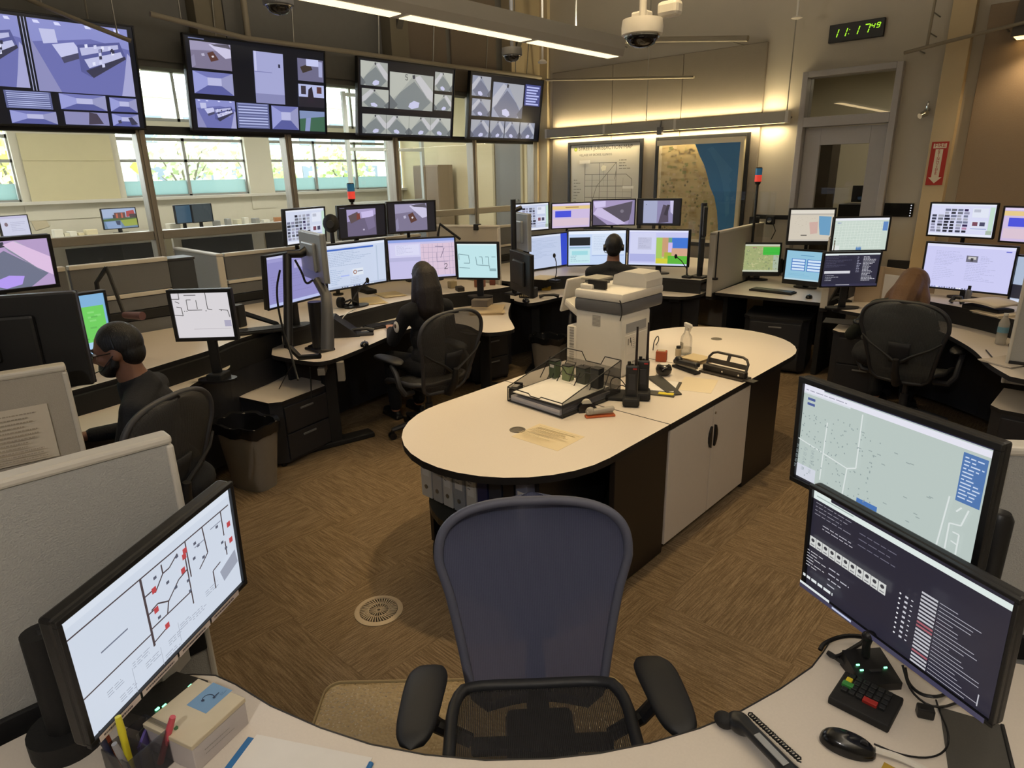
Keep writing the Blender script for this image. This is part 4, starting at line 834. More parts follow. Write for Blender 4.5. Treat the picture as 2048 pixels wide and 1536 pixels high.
# pedestals
def pedestal(label, c, rz, w, d, h, top=True, chamf=.06, front=1):
    t = thing('pedestal', label, 'cabinet', (c[0], c[1], 0), rz)
    pl = [(-w/2, -d/2), (w/2-chamf, -d/2), (w/2, -d/2+chamf), (w/2, d/2-chamf), (w/2-chamf, d/2), (-w/2, d/2)]
    b = B(); b.prism(pl, .03, h-.025); b.obj('carcass', charcoal, t)
    slab([(x*1.03, y*1.03) for x, y in pl], h, .025, t, 'top', laminate if top else charcoal)
    for k in range(2):
        z0 = .05+k*(h-.09)/2; z1 = z0+(h-.09)/2-.01
        b = B(); b.box((w/2+.008, 0, (z0+z1)/2), (.016, d-2*chamf-.01, z1-z0), .003); dr = b.obj('drawer', charcoal, t)
        b = B(); b.box((w/2+.018, 0, z1-.04), (.008, .12, .014), .002); b.obj('pull', grey, dr)
    for sx in (-1, 1):
        for sy in (-1, 1):
            b = B(); b.cyl((sx*(w/2-.05), sy*(d/2-.05), 0), (sx*(w/2-.05), sy*(d/2-.05), .03), .02, n=10); b.obj('glide', black, t)
    return t
pedestal('dark pedestal with pale top between the man and the long-haired person', (-4.37, 2.14), .22, .58, .52, .49)
pedestal('dark pedestal with papers behind the long-haired person\'s chair', (-4.57, 4.40), -.14, .54, .46, .50)
pedestal('dark pedestal with dark top beneath the booth desk', (-2.42, 6.62), -1.35, .56, .6, .55, top=False)
pedestal('dark pedestal left of the brown-haired person\'s chair', (-1.52, 6.35), -1.45, .5, .52, .56)
pedestal('dark pedestal with pale top at the right frame edge', (-.10, 5.06), -1.6, .5, .6, .5)
# island
IX0, IX1 = -2.62, -1.49
def rnd_end(y0, yend, sgn, n=18, inset=0):
    cx = (IX0+IX1)/2; r = (IX1-IX0)/2-inset; ry = r; yc = yend-sgn*ry
    arc = [(cx+r*math.cos(a), yc+sgn*ry*math.sin(a)) for a in np.linspace(0, PI, n)]
    return [(IX1-inset, y0)]+arc+[(IX0+inset, y0)]
def island_end(label, y0, yend, sgn, shelf):
    t = thing('island_end_unit', label, 'cabinet')
    slab(rnd_end(y0, yend-sgn*inner_gap, sgn), .74, .034, t, 'top')
    ye = y0+sgn*.47
    for x in (IX1-.02, IX0+.02):
        b = B(); b.box((x, (y0+ye)/2, .355), (.03, abs(ye-y0), .70), .003); b.obj('side_panel', darkwood, t)
    b = B(); b.box(((IX0+IX1)/2, y0+sgn*.02, .355), (IX1-IX0-.08, .03, .70)); b.obj('back_panel', darkwood, t)
    b = B(); b.prism(rnd_end(y0+sgn*.05, yend-sgn*.12, sgn, inset=.09), .03, .075); b.obj('bottom_shelf', black, t)
    for x in (-2.42, -1.68):
        b = B(); b.box((x, y0+sgn*.55, .39), (.025, .5, .625)); b.obj('divider', black, t)
    return t
inner_gap = 0
NE = island_end('near rounded end of the centre island with binders beneath', 2.748, 1.66, -1, True)
FE = island_end('far rounded end of the centre island', 3.738, 4.92, 1, False)
for e, y in ((NE, 2.22), (FE, 4.35)):
    b = B(); b.lathe([(.04, .0), (.04, .003), (.03, .004), (.028, .0015), (.004, .0015)], (-2.13 if e is NE else -2.16, y, .7395), 24); o = b.obj('cable_grommet', mat('grommet_grey', '#5a5348', .5), e, True)
p = at(1035, 860, .74); q = at(1433, 678, .74)
for e, pp in ((NE, p), (FE, q)):
    o = [c for c in e.children if c.name.startswith('cable_grommet')][0]; y0 = 2.22 if e is NE else 4.35; x0 = -2.13 if e is NE else -2.16
    o.location = (pp.x-x0, pp.y-y0, 0)
t = thing('island_cabinet', 'middle of the island, cabinet with two pale doors and black bow handles', 'cabinet')
slab([(IX1, 2.756), (IX1, 3.73), (IX0, 3.73), (IX0, 2.756)], .74, .034, t, 'top')
b = B(); b.box(((IX0+IX1)/2-.01, 3.243, .37), (IX1-IX0-.04, .966, .66), .003); b.box(((IX0+IX1)/2, 3.243, .02), (IX1-IX0-.1, .94, .04)); b.obj('carcass', darkwood, t)
for k in range(2):
    y0 = 2.764+k*.484; y1 = y0+.478
    b = B(); b.box((IX1-.012, (y0+y1)/2, .372), (.02, y1-y0, .655), .002); d = b.obj('door', mat('pale_door', '#cfc6bd', .5, var=.03), t)
    yh = y1-.02 if k == 0 else y0+.02; s = -1 if k == 0 else 1
    b = B(); b.prism([(0, -.065), (.012*1, -.06), (.026, -.03), (.03, 0), (.026, .03), (.012, .06), (0, .065)], -.012, .012, M=Matrix.Translation((IX1-.002, yh-s*.004, .52)) @ Matrix.Rotation(s*PI/2-PI/2, 4, 'Z') @ Matrix(((0, 0, 1, 0), (1, 0, 0, 0), (0, 1, 0, 0), (0, 0, 0, 1))))
    b.obj('bow_handle', black, d)
b = B(); b.cyl((IX1-.002, 3.262, .655), (IX1+.002, 3.262, .655), .008, n=10); b.obj('lock', chrome, t)
b = B(); b.box((IX1-.6, 2.752, .7395), (1.12, .004, .001)); b.obj('seam', edge_blk, t)
# binders in the near end shelf
bx = -2.43; cols = [('#b9b7b4', 'white'), ('#a5a3a2', 'pale grey'), ('#c2c0bf', 'white'), ('#8c8f96', 'grey'), ('#c4c2c0', 'white'), ('#1d2350', 'navy blue'), ('#232a3c', 'dark blue'), ('#15151a', 'black'), ('#6d7590', 'grey-blue')]
nth = ['leftmost', 'second', 'third', 'fourth', 'fifth', 'sixth', 'seventh', 'eighth', 'ninth', 'tenth']
for i, (c, nm) in enumerate(cols):
    wd = .072 if i % 3 else .085; hh = .32-.012*(i % 3); yy = 1.90
    t = thing('binder', '%s ring binder on the island shelf, %s from left' % (nm, nth[i]), 'binder', (bx+wd/2, yy+.14, .075), 0, 'binders standing in the end of the island')
    t.location.z = .352+.018
    m = mat('binder_'+nm.replace(' ', '_'), c, .5, var=.04)
    b = B(); b.box((0, .0, hh/2), (wd-.004, .28, hh), .004); b.obj('cover', m, t)
    b = B(); b.cyl((0, -.1405, .06), (0, -.143, .06), .012, n=12); b.obj('finger_hole', steel, t)
    if i in (0, 2, 3, 4, 8):
        def f(x, y, k, hh=hh): return Vector((x, -.1405-k, y+hh*.6))
        art('spine_label', wd*.6, .14, [R(0, 0, 1, 1, '#c9c8c8')]+textrows(.2, .2, .8, .8, 5, '#55565c', .3, .6), PRINT, t, f)
    bx += wd+.006
b = B(); b.prism(rnd_end(2.70, 1.78, -1, inset=.08), .33, .368); sh_ = b.obj('binder_shelf', mat('shelf_black', '#15170f', .5), NE)
# waste bins
def bin_(label, x, y, rz=0, s=1.0, bag=True):
    t = thing('waste_bin', label, 'bin', (x, y, 0), rz)
    m = mat('bin_plastic', '#7c756b', .6, var=.06)
    b = B()
    def wl(r0, r1, z0, z1):
        pass
    n = 28
    def ring(sx, sy, e=3.2):
        out = []
        for i in range(n):
            a = 2*PI*i/n; c_, s_ = math.cos(a), math.sin(a); k = (abs(c_)**e+abs(s_)**e)**(-1/e); out.append((sx*k*c_, sy*k*s_))
        return out
    prof = [(.13, .085, .0), (.18, .12, .38), (.19, .13, .385), (.19, .13, .40), (.172, .112, .40), (.125, .08, .02)]
    rings = [[b.bm.verts.new((px*s, py*s, z*s)) for px, py in ring(a, c_)] for a, c_, z in prof]
    for k in range(len(rings)-1):
        for i in range(n): b.bm.faces.new((rings[k][i], rings[k][(i+1) % n], rings[k+1][(i+1) % n], rings[k+1][i]))
    b.bm.faces.new(list(reversed(rings[0]))); b.bm.faces.new(rings[-1]); b.obj('body', m, t, True)
    if bag:
        b = B(); pr = [(.186, .126, .345), (.193, .133, .37), (.194, .134, .41), (.168, .11, .405), (.14, .09, .2), (.1, .06, .12)]
        rings = [[b.bm.verts.new((px*s*(1+.02*math.sin(i*2.7+z*30)), py*s*(1+.02*math.cos(i*3.1)), (z+.008*math.sin(i*1.7))*s)) for i, (px, py) in enumerate(ring(a, c_))] for a, c_, z in pr]
        for k in range(len(rings)-1):
            for i in range(n): b.bm.faces.new((rings[k][i], rings[k][(i+1) % n], rings[k+1][(i+1) % n], rings[k+1][i]))
        b.bm.faces.new(rings[-1]); b.obj('bin_liner', mat('bin_liner_film', '#16171a', .25, var=.2), t, True)
    return t
bin_('beige waste bin with black liner in front of the pale-topped pedestal', -3.97, 1.71, .3, 1.12)
bin_('beige waste bin in the shade between two consoles', -4.02, 4.86, .2)
# floor diffuser and chair mat
t = thing('floor_diffuser', 'round slotted air diffuser set in the carpet', 'vent', (-2.243, 1.452, 0))
b = B(); b.lathe([(.088, .0), (.112, 0), (.113, .004), (.104, .008), (.09, .008), (.088, .004)], n=40); 
vm = mat('diffuser_metal', '#a4937a', .5, var=.05); b.obj('rim', vm, t, True)
b = B(); b.cyl((0, 0, .0005), (0, 0, .002), .09, n=32); b.obj('well', mat('dark_well', '#2c241b', .9), t)
for r0, r1, n in ((.012, .048, 20), (.05, .086, 40)):
    for i in range(n):
        a = 2*PI*i/n; a2 = a+.12; hw = .0014+.0008*(n == 40)
        b = B(); d = Vector((math.cos(a2)*r1-math.cos(a)*r0, math.sin(a2)*r1-math.sin(a)*r0)); cx, cy = (math.cos(a2)*r1+math.cos(a)*r0)/2, (math.sin(a2)*r1+math.sin(a)*r0)/2
        b.box((cx, cy, .005), (d.length, hw*2, .005), rz=math.atan2(d.y, d.x)); b.obj('vane', vm, t)
for r in (.011, .049):
    b = B(); b.lathe([(r-.003, .002), (r+.003, .002), (r+.003, .0075), (r-.003, .0075)], n=24); b.obj('ring', vm, t)
def chairmat():
    m = bpy.data.materials.new('clear_dimpled_vinyl'); m.use_nodes = True; n = m.node_tree.nodes; lk = m.node_tree.links; b = n['Principled BSDF']
    b.inputs['Base Color'].default_value = (*hexc('#b8a27a'), 1); b.inputs['Roughness'].default_value = .22; b.inputs['Alpha'].default_value = .55; b.inputs['Specular IOR Level'].default_value = .8
    tc = n.new('ShaderNodeTexCoord'); v = n.new('ShaderNodeTexVoronoi'); v.inputs['Scale'].default_value = 70; lk.new(tc.outputs['Object'], v.inputs[0])
    bp = n.new('ShaderNodeBump'); bp.inputs['Strength'].default_value = .6; bp.inputs['Distance'].default_value = .006; lk.new(v.outputs['Distance'], bp.inputs['Height']); lk.new(bp.outputs[0], b.inputs['Normal'])
    return m
c0 = at(668, 1372, .006)
t = thing('chair_mat', 'clear dimpled plastic chair mat beneath the blue-grey chair', 'mat', (c0.x, c0.y, 0), math.radians(43))
pl = []
for cx, cy, a0 in ((1.15, -.05, 0), (1.15, -.05, PI/2), (.05, -.05, PI/2), (.05, -1.0, PI), (1.15, -1.0, 1.5*PI)):
    pass
def rrect(x0, y0, x1, y1, r, n=6):
    o = []
    for cx, cy, a in ((x1-r, y1-r, 0), (x0+r, y1-r, PI/2), (x0+r, y0+r, PI), (x1-r, y0+r, 1.5*PI)):
        o += [(cx+r*math.cos(a+PI/2*i/n), cy+r*math.sin(a+PI/2*i/n)) for i in range(n+1)]
    return o
b = B(); b.prism(rrect(-.03, -.9, 1.15, 0.02, .06), 0.001, .004); b.obj('sheet', chairmat(), t)
rp = rrect(-.03, -.9, 1.15, 0.02, .06)
b = B(); b.tube([(x, y, .006) for x, y in rp], .006, 6, closed=True); b.obj('raised_rim', mat('mat_rim', '#a08f6c', .3, alpha=.8), t, True)
# ------------------------------------------------------------------ task chairs: sitter faces local +Y
def aeron(label, loc, rz, memb, frame, pad, basem, recline=.17, pads_z=.665, seatm=None):
    seatm = seatm or memb
    t = thing('task_chair', label, 'chair', (loc[0], loc[1], 0), rz)
    W = [(0, .15), (.03, .185), (.1, .205), (.25, .222), (.4, .24), (.55, .26), (.7, .2875), (.76, .2875), (.8, .29), (.87, .284), (.92, .268), (.96, .24), (.985, .205), (1, .16)]
    def hw(v):
        if v > .72: return max(.03, .2875*(1-((v-.72)/.281)**2.7)**(1/2.7))
        for (a, x), (b_, y) in zip(W, W[1:]):
            if v <= b_: return x+(y-x)*(v-a)/(b_-a)
        return W[-1][1]
    z0, z1 = .40, 1.02
    def pt(s, v, off=0):
        x = s*hw(v); y = -.235-recline*v-.02*math.sin(PI*v)+.055*(s*s)*(.6+.4*v)+off
        return Vector((x, y, z0+(z1-z0)*v))
    b = B(); b.grid(lambda u, v: pt(2*u-1, 1-(1-v)**2), 16, 34); b.obj('back_mesh', memb, t, 'full')
    ol = [pt(-1, 1-(1-v)**2) for v in np.linspace(0, 1, 40)]+[pt(1, 1-(1-v)**2) for v in np.linspace(1, 0, 40)]+[pt(s, 0) for s in np.linspace(1, -1, 10)[1:-1]]
    b = B(); b.tube(ol, .0145, 10, closed=True); b.obj('back_frame', frame, t, True)
    # lumbar bar, spine
    b = B()
    def lum(u, v): s = 2*u-1; p = pt(s*.3, .26+.26*v, -.022+.006*abs(s)); return p
    b.grid(lum, 14, 4); o = b.obj('lumbar_pad', mat('lumbar_foam', '#1a1b20', .7), t, 'full'); o.modifiers.new('thick', 'SOLIDIFY').thickness = .012
    b = B(); b.tube([(0, -.10, .39), (0, -.27, .40), (0, -.34, .50), (0, -.36, .60)], [.034, .034, .028, .02], 10)
    for s in (-1, 1): b.tube([(0, -.33, .56), (s*.10, -.355, .64), (s*.2, -.355, .70), (s*.262, -.335, .75)], [.014, .010, .008, .007], 8)
    b.obj('spine', pad, t, True)
    # seat
    def seat(u, v):
        s = 2*u-1; r = 2*v-1; k = (abs(s)**5+abs(r)**5)**.2; m_ = max(abs(s), abs(r)); f = m_/k if k > 1e-6 else 0
        x = .255*s*f; y = .02+.235*r*f; z = .455+.018*abs(s)**3-.05*max(0, r)**3+.012*max(0, -r)**2; return Vector((x, y, z))
    b = B(); b.grid(seat, 14, 14); b.obj('seat_mesh', seatm, t, 'full')
    ol = [seat(i/12, 0) for i in range(12)]+[seat(1, i/12) for i in range(12)]+[seat(1-i/12, 1) for i in range(12)]+[seat(0, 1-i/12) for i in range(12)]
    b = B(); b.tube(ol, .018, 10, closed=True); b.obj('seat_frame', fr_dark if seatm is not memb else frame, t, True)
    b = B(); b.box((0, -.03, .395), (.2, .28, .07), .02); b.box((0, -.03, .43), (.4, .05, .03), .01); b.obj('tilt_mechanism', basem, t, True)
    for s in (-1, 1):
        b = B(); b.tube([(s*.2, -.08, .40), (s*.30, -.12, .42), (s*.335, -.11, .48), (s*.338, -.08, .58), (s*.338, -.03, pads_z-.03)], [.02, .022, .022, .02, .018], 8); a = b.obj('arm_support', basem, t, True)
        b = B()
        def armp(u, v):
            a_ = 2*PI*u; L = (v-.5)*2; ww = .054*(1-abs(L)**4)**.5*(1-.12*L) if abs(L) < 1 else 0; hh = .019*(1-abs(L)**6)**.5 if abs(L) < 1 else 0
            ca, sa = math.cos(a_), math.sin(a_); return Vector((s*(.315+.012*L)+ww*math.copysign(abs(ca)**.8, ca), .04+.15*L, pads_z+hh*math.copysign(abs(sa)**.7, sa)-.02*max(0, -L)**2))
        b.grid(armp, 18, 16, closeu=True); b.obj('arm_pad', pad, t, 'full')
    b = B(); b.cyl((0, 0, .10), (0, 0, .25), .03); b.cyl((0, 0, .25), (0, 0, .38), .02); b.obj('gas_column', basem, t, True)
    for k in range(5):
        a = 2*PI*k/5+.3; ex, ey = .31*math.cos(a), .31*math.sin(a)
        b = B(); b.tube([(0, 0, .115), (ex*.5, ey*.5, .105), (ex, ey, .075)], [.032, .026, .018], 8); lg = b.obj('base_leg', basem, t, True)
        b = B(); px, py = -math.sin(a), math.cos(a)
        for s in (-1, 1): b.cyl((ex+px*s*.008, ey+py*s*.008, .029), (ex+px*s*.026, ey+py*s*.026, .029), .028, n=14)
        b.cyl((ex, ey, .04), (ex, ey, .075), .008, n=8); b.obj('caster', black, lg, True)
    return t
fr_grey = mat('chair_frame_grey', '#3a3b40', .5, var=.08); fr_dark = mat('chair_frame_dark', '#26272b', .5, var=.08); padm = mat('arm_pad_vinyl', '#1b1b1d', .55, var=.1); bsm = mat('chair_base_graphite', '#2e2f33', .45, var=.1)
mesh_blue = mesh_fabric('blue_grey_mesh', '#50546e', .93); mesh_grey = mesh_fabric('smoke_grey_mesh', '#3b3a39', .78); mesh_dk = mesh_fabric('dark_grey_mesh', '#3a3c3d', .9)
aeron('blue-grey mesh chair facing the camera at the near desk', (-.90, 1.06), math.radians(-135.4), mesh_blue, mat('chair_frame_blue_grey', '#5a5c6c', .5), padm, fr_dark, seatm=mesh_fabric('black_seat_mesh', '#1e1d1f', .86))
aeron('dark mesh chair in which the man with glasses sits', (-3.33, .80), math.radians(120), mesh_grey, fr_grey, padm, bsm)
aeron('grey mesh chair in which the long-haired person sits', (-3.77, 3.08), math.radians(87), mesh_grey, fr_grey, padm, bsm)
aeron('dark chair behind the printer, under the person with headset', (-3.62, 5.26), math.radians(22), mesh_dk, fr_dark, padm, bsm)
aeron('dark grey mesh chair of the brown-haired person at right', (-1.03, 5.62), math.radians(-4), mesh_dk, fr_dark, padm, bsm)
# ------------------------------------------------------------------ people: local +Y is forward, seat at z .46
def rot_to(d): return Vector((0, 0, 1)).rotation_difference(Vector(d).normalized()).to_matrix()
def caps(b, pts, rs, n=12):
    for i in range(len(pts)-1):
        b.cyl(pts[i], pts[i+1], rs[i], rs[i+1], n)
    for p, r in zip(pts, rs): b.ell(p, (r, r, r), n=n)
def blob(b, name, m, parent, vox=.009, sm=6):
    o = b.obj(name, m, parent, 'full')
    r = o.modifiers.new('surface', 'REMESH'); r.mode = 'VOXEL'; r.voxel_size = vox; r.use_smooth_shade = True
    s = o.modifiers.new('relax', 'SMOOTH'); s.iterations = sm; s.factor = .5
    return o
def seated(label, loc, rz, sk, shirt, trous, lean=0.0, turn=0, hair='short', hairm=None, hands=((-.14, .42, .76), (.14, .42, .76)), beard=False, glasses=False, bodyh=1.0, fem=False, nod=0.0, headset=None):
    t = thing('person', label, 'person', (loc[0], loc[1], 0), rz)
    T = Matrix.Translation((0, -.02, .52)) @ Matrix.Rotation(-lean, 4, 'X') @ Matrix.Translation((0, .02, -.52))
    X = lambda p: T @ Vector(p)
    sw = .185 if fem else .21
    neck0, neck1 = X((0, 0, 1.06)), X((0, .02, 1.17))
    HM = Matrix.Translation(X((0, .035, 1.145))) @ Matrix.Rotation(turn, 4, 'Z') @ Matrix.Rotation(-nod, 4, 'X')
    hd = lambda p: HM @ Vector(p)
    h3 = HM.to_3x3()
    b = B()
    # head
    b.ell(hd((0, -.01, .125)), (.074, .094, .1), rot=h3, n=20); b.ell(hd((0, .03, .075)), (.058, .062, .075), rot=h3); b.ell(hd((0, .055, .03)), (.032, .03, .025), rot=h3)
    b.ell(hd((0, .072, .128)), (.055, .018, .02), rot=h3); b.cyl(hd((0, .085, .115)), hd((0, .108, .075)), .008, .016, 10); b.ell(hd((0, .102, .076)), (.017, .014, .011), rot=h3)
    b.ell(hd((0, .085, .047)), (.025, .012, .008), rot=h3); b.ell(hd((0, .084, .036)), (.022, .012, .008), rot=h3)
    for s in (-1, 1):
        b.ell(hd((s*.076, -.005, .095)), (.012, .02, .032), rot=h3); b.ell(hd((s*.038, .066, .085)), (.022, .02, .02), rot=h3)
    caps(b, [neck0, X((0, .02, 1.12)), hd((0, -.01, .06))], [.07, .064, .058])
    # trunk core
    caps(b, [X((0, 0, .56)), X((0, .01, .75)), X((0, 0, .95))], [.07, .07, .07])
    caps(b, [X((-sw+.05, 0, 1.0)), X((sw-.05, 0, 1.0))], [.045, .045])
    elbows = []
    for s, hp in zip((-1, 1), hands):
        hp = Vector(hp); sh = X((s*sw, 0, 1.0)); mid = (sh+hp)/2; d = hp-sh; L = d.length
        dn = math.sqrt(max(.0009, .29**2-(L/2)**2)) if L < .57 else .03
        ax = Vector((s*.55, -.35, -.75)); ax = (ax-d.normalized()*ax.dot(d.normalized())).normalized(); el = mid+ax*dn; elbows.append((sh, el, hp))
        caps(b, [sh, el], [.046, .038]); caps(b, [el, hp], [.038, .026])
        f = (hp-el).normalized(); f = Vector((f.x, f.y, f.z*.3)).normalized(); sd = f.cross(Vector((0, 0, 1))).normalized(); pc = hp+f*.045
        hb = B()
        hb_rot = Matrix((sd, f, sd.cross(f))).transposed()
        b.ell(pc, (.04, .05, .016), rot=hb_rot)
        for k in range(4):
            o_ = (k-1.5)*.019; ln = (.068, .078, .074, .058)[k]; base = pc+f*.035+sd*o_
            caps(b, [base, base+f*ln*.5+Vector((0, 0, .006)), base+f*ln*.95+Vector((0, 0, -.014))], [.0095, .009, .008], 8)
        tb_ = pc-sd*s*(-.03)*-1 if False else pc+sd*(.034*(-s))
        caps(b, [tb_-f*.02, tb_+f*.018+sd*(-s)*.014, tb_+f*.045+sd*(-s)*.012], [.011, .0105, .009], 8)
    # legs
    for s in (-1, 1):
        caps(b, [Vector((s*.09, 0, .55)), Vector((s*.12, .42, .53)), Vector((s*.12, .40, .09))], [.08, .055, .04])
        b.ell((s*.12, .47, .05), (.042, .115, .04))
    blob(b, 'body', sk, t)
    # clothing
    b = B()
    b.ell(X((0, .0, .62)), (.165, .135, .13)); b.ell(X((0, .015, .78)), (.15 if fem else .165, .125, .17)); b.ell(X((0, .0, .93)), (.16 if fem else .185, .12, .13)); caps(b, [X((-sw, -.0, 1.0)), X((0, -.01, 1.045)), X((sw, -.0, 1.0))], [.066, .075, .066])
    b.cyl(X((0, .005, 1.04)), X((0, .02, 1.115)), .098, .074, 16)
    if fem: b.ell(X((0, .1, .9)), (.12, .06, .07))
    for sh, el, hp in elbows: caps(b, [sh, el], [.062, .052]); caps(b, [el, el+(hp-el)*.86], [.052, .038])
    so = blob(b, 'shirt', shirt, t, .01, 8)
    b = B(); b.ell((0, -.02, .54), (.18, .15, .09))
    for s in (-1, 1):
        caps(b, [Vector((s*.09, 0, .55)), Vector((s*.12, .42, .54)), Vector((s*.12, .40, .12))], [.095, .068, .055])
    blob(b, 'trousers', trous, t, .012, 6)
    for s in (-1, 1):
        b = B(); b.ell((s*.12, .47, .045), (.05, .13, .045)); b.box((s*.12, .46, .012), (.085, .25, .024), .01); blob(b, 'shoe', black, t, .009, 4)
    # hair
    b = B()
    if hair == 'short':
        b.ell(hd((0, -.022, .138)), (.081, .096, .1), rot=h3, n=20); b.ell(hd((0, -.05, .09)), (.073, .06, .075), rot=h3)
    elif hair == 'long':
        b.ell(hd((0, -.02, .135)), (.086, .1, .106), rot=h3, n=20); caps(b, [hd((0, -.07, .13)), hd((0, -.1, .02)), hd((0, -.115, -.12)), hd((0, -.1, -.22))], [.092, .108, .112, .08]); caps(b, [hd((-.06, -.05, .1)), hd((-.08, -.06, -.04)), hd((-.08, -.06, -.16))], [.05, .05, .035]); caps(b, [hd((.06, -.05, .1)), hd((.08, -.06, -.04)), hd((.08, -.06, -.16))], [.05, .05, .035])
    elif hair == 'full':
        b.ell(hd((0, -.02, .13)), (.115, .115, .112), rot=h3, n=20); caps(b, [hd((0, -.06, .12)), hd((0, -.09, .0)), hd((0, -.1, -.12))], [.1, .115, .10])
        for s in (-1, 1): caps(b, [hd((s*.05, -.03, .12)), hd((s*.1, -.03, -.01)), hd((s*.12, -.03, -.12))], [.06, .065, .055])
        b.ell(hd((0, -.03, .16)), (.104, .11, .085), rot=h3)
    blob(b, 'hair', hairm, t, .007, 5)
    if beard:
        b = B(); b.ell(hd((0, .052, .03)), (.052, .052, .045), rot=h3); b.ell(hd((0, .075, .055)), (.034, .022, .012), rot=h3)
        for s in (-1, 1): caps(b, [hd((s*.062, .0, .09)), hd((s*.06, .02, .05)), hd((s*.038, .06, .02))], [.014, .022, .024])
        blob(b, 'beard', hairm, t, .006, 3)
    for s in (-1, 1):
        b = B(); b.ell(hd((s*.033, .081, .112)), (.012, .009, .008), rot=h3, n=10); e = b.obj('eye', mat('eye_white', '#cfc9c2', .3), t, 'full')
        b = B(); b.ell(hd((s*.033, .088, .112)), (.006, .004, .006), rot=h3, n=10); b.obj('iris', mat('iris_brown', '#20140d', .3), e, 'full')
        b = B(); b.tube([hd((s*.018, .09, .134)), hd((s*.035, .09, .139)), hd((s*.055, .078, .132))], [.004, .005, .003], 6); b.obj('eyebrow', hairm, t, True)
    if glasses:
        b = B()
        for s in (-1, 1):
            b.tube([hd((s*.036+.027*math.cos(a)*1.0, .104-.006*abs(math.cos(a)), .11+.019*math.sin(a))) for a in np.linspace(0, 2*PI, 19)[:-1]], .0022, 6, closed=True)
            b.tube([hd((s*.062, .1, .114)), hd((s*.078, .06, .114)), hd((s*.079, -.005, .112)), hd((s*.077, -.02, .1))], .0022, 6)
        b.tube([hd((-.011, .106, .113)), hd((0, .109, .117)), hd((.011, .106, .113))], .002, 6)
        b.obj('glasses', mat('glasses_frame', '#14100f', .3), t, True)
    if headset:
        b = B(); b.tube([hd((.084*math.cos(a), -.01, .115+.115*math.sin(a))) for a in np.linspace(0, PI, 16)], .006, 6)
        for s in (-1, 1): b.cyl(hd((s*.078, -.005, .1)), hd((s*.1, -.005, .1)), .032, .03, 14)
        b.tube([hd((-.095, 0, .09)), hd((-.09, .05, .05)), hd((-.05, .1, .03))], .003, 6); b.obj('headset', black, t, True)
    t['arm'] = [*((elbows[0][0]*.55+elbows[0][1]*.45))]
    return t, so, HM
man, _, MH = seated('man with glasses, dark beard and thin headset seated at left', (-3.22, 1.01), math.radians(150), skin, navy, navy, lean=.14, turn=.0, hair='short', hairm=hair_b, beard=True, glasses=True, hands=((-.22, .40, .76), (.2, .42, .76)), nod=.18)
man.scale = (1.03, 1.03, .985)
b = B(); b.tube([MH @ Vector((.084*math.cos(a), -.015, .12+.112*math.sin(a))) for a in np.linspace(.1, PI-.1, 16)], .0035, 6); b.tube([MH @ Vector((-.084, .0, .1)), MH @ Vector((-.09, .06, .05)), MH @ Vector((-.05, .11, .035))], .0025, 6); b.obj('headset', black, man, True)
wom, ws, _ = seated('person with long dark hair in black uniform shirt with sleeve patch', (-3.84, 3.18), math.radians(84), skin2, navy, navy, lean=.02, turn=-.15, hair='long', hairm=hair_d, fem=True, hands=((.24, .38, .80), (-.06, .43, .79))[::-1] if False else ((-.1, .42, .79), (.22, .40, .79)))
q = Vector(wom['arm'])+Vector((-.052, -.02, 0))
wom.scale = (.97, .97, .965)
b = B(); b.ell(q, (.012, .036, .046)); pt_ = b.obj('sleeve_patch', mat('patch_white', '#c9c6c0', .8), wom, True); b = B(); b.ell(q+Vector((-.006, -.002, .008)), (.009, .018, .02)); b.obj('emblem', mat('patch_emblem', '#4a3a30', .8), pt_, True)
seated('person with headset seen from behind, dark against the lit screens', (-3.62, 5.36), math.radians(26), skin, navy, navy, lean=.0, turn=.1, hair='short', hairm=hair_b, headset=True)
seated('brown-haired person bowed over the right-hand console', (-1.25, 5.55), math.radians(-8), skin2, mat('dark_green_jacket', '#20251f', .9, var=.1), navy, lean=.78, turn=0, hair='full', hairm=hair_br, fem=True, nod=.5)
seated('person in grey-green top in the office beyond the glass', (-8.1, 1.62), math.radians(200), skin2, mat('grey_green_top', '#4a5550', .9, var=.1), navy, lean=.95, hair='full', hairm=hair_br, fem=True, nod=.3)[0].location.z = ZF2

for o in bpy.data.objects:
    if 'arm' in o: del o['arm']
# ------------------------------------------------------------------ things on the near desk
def cable(name, label, pts, r, m, parent=None, cat='cable', n=6, it=2):
    pts = [tuple(p) for p in pts]
    for _ in range(it):
        q = [pts[0]]
        for a, c in zip(pts, pts[1:]): q += [tuple(x*.75+y*.25 for x, y in zip(a, c)), tuple(x*.25+y*.75 for x, y in zip(a, c))]
        pts = q+[pts[-1]]
    b = B(); b.tube(pts, r, n); o = b.obj(name, m, parent, True)
    if parent is None: tag(o, label, cat)
    return o
def flatart(name, label, cat, c, rz, wd, ht, items, z, m=PRINT, th=.0006, group=None, base=None):
    """a sheet lying on a surface"""
    t = thing(name, label, cat, (c[0], c[1], z), rz, group)
    b = B(); b.box((0, 0, th/2), (wd, ht, th)); b.obj('sheet', base or paper, t)
    art('print', wd*.998, ht*.998, items, m, t, lambda x, y, k: Vector((x, y, th+k)))
    return t
ZD = .74
def dirz(p, q): return math.atan2(q.y-p.y, q.x-p.x)
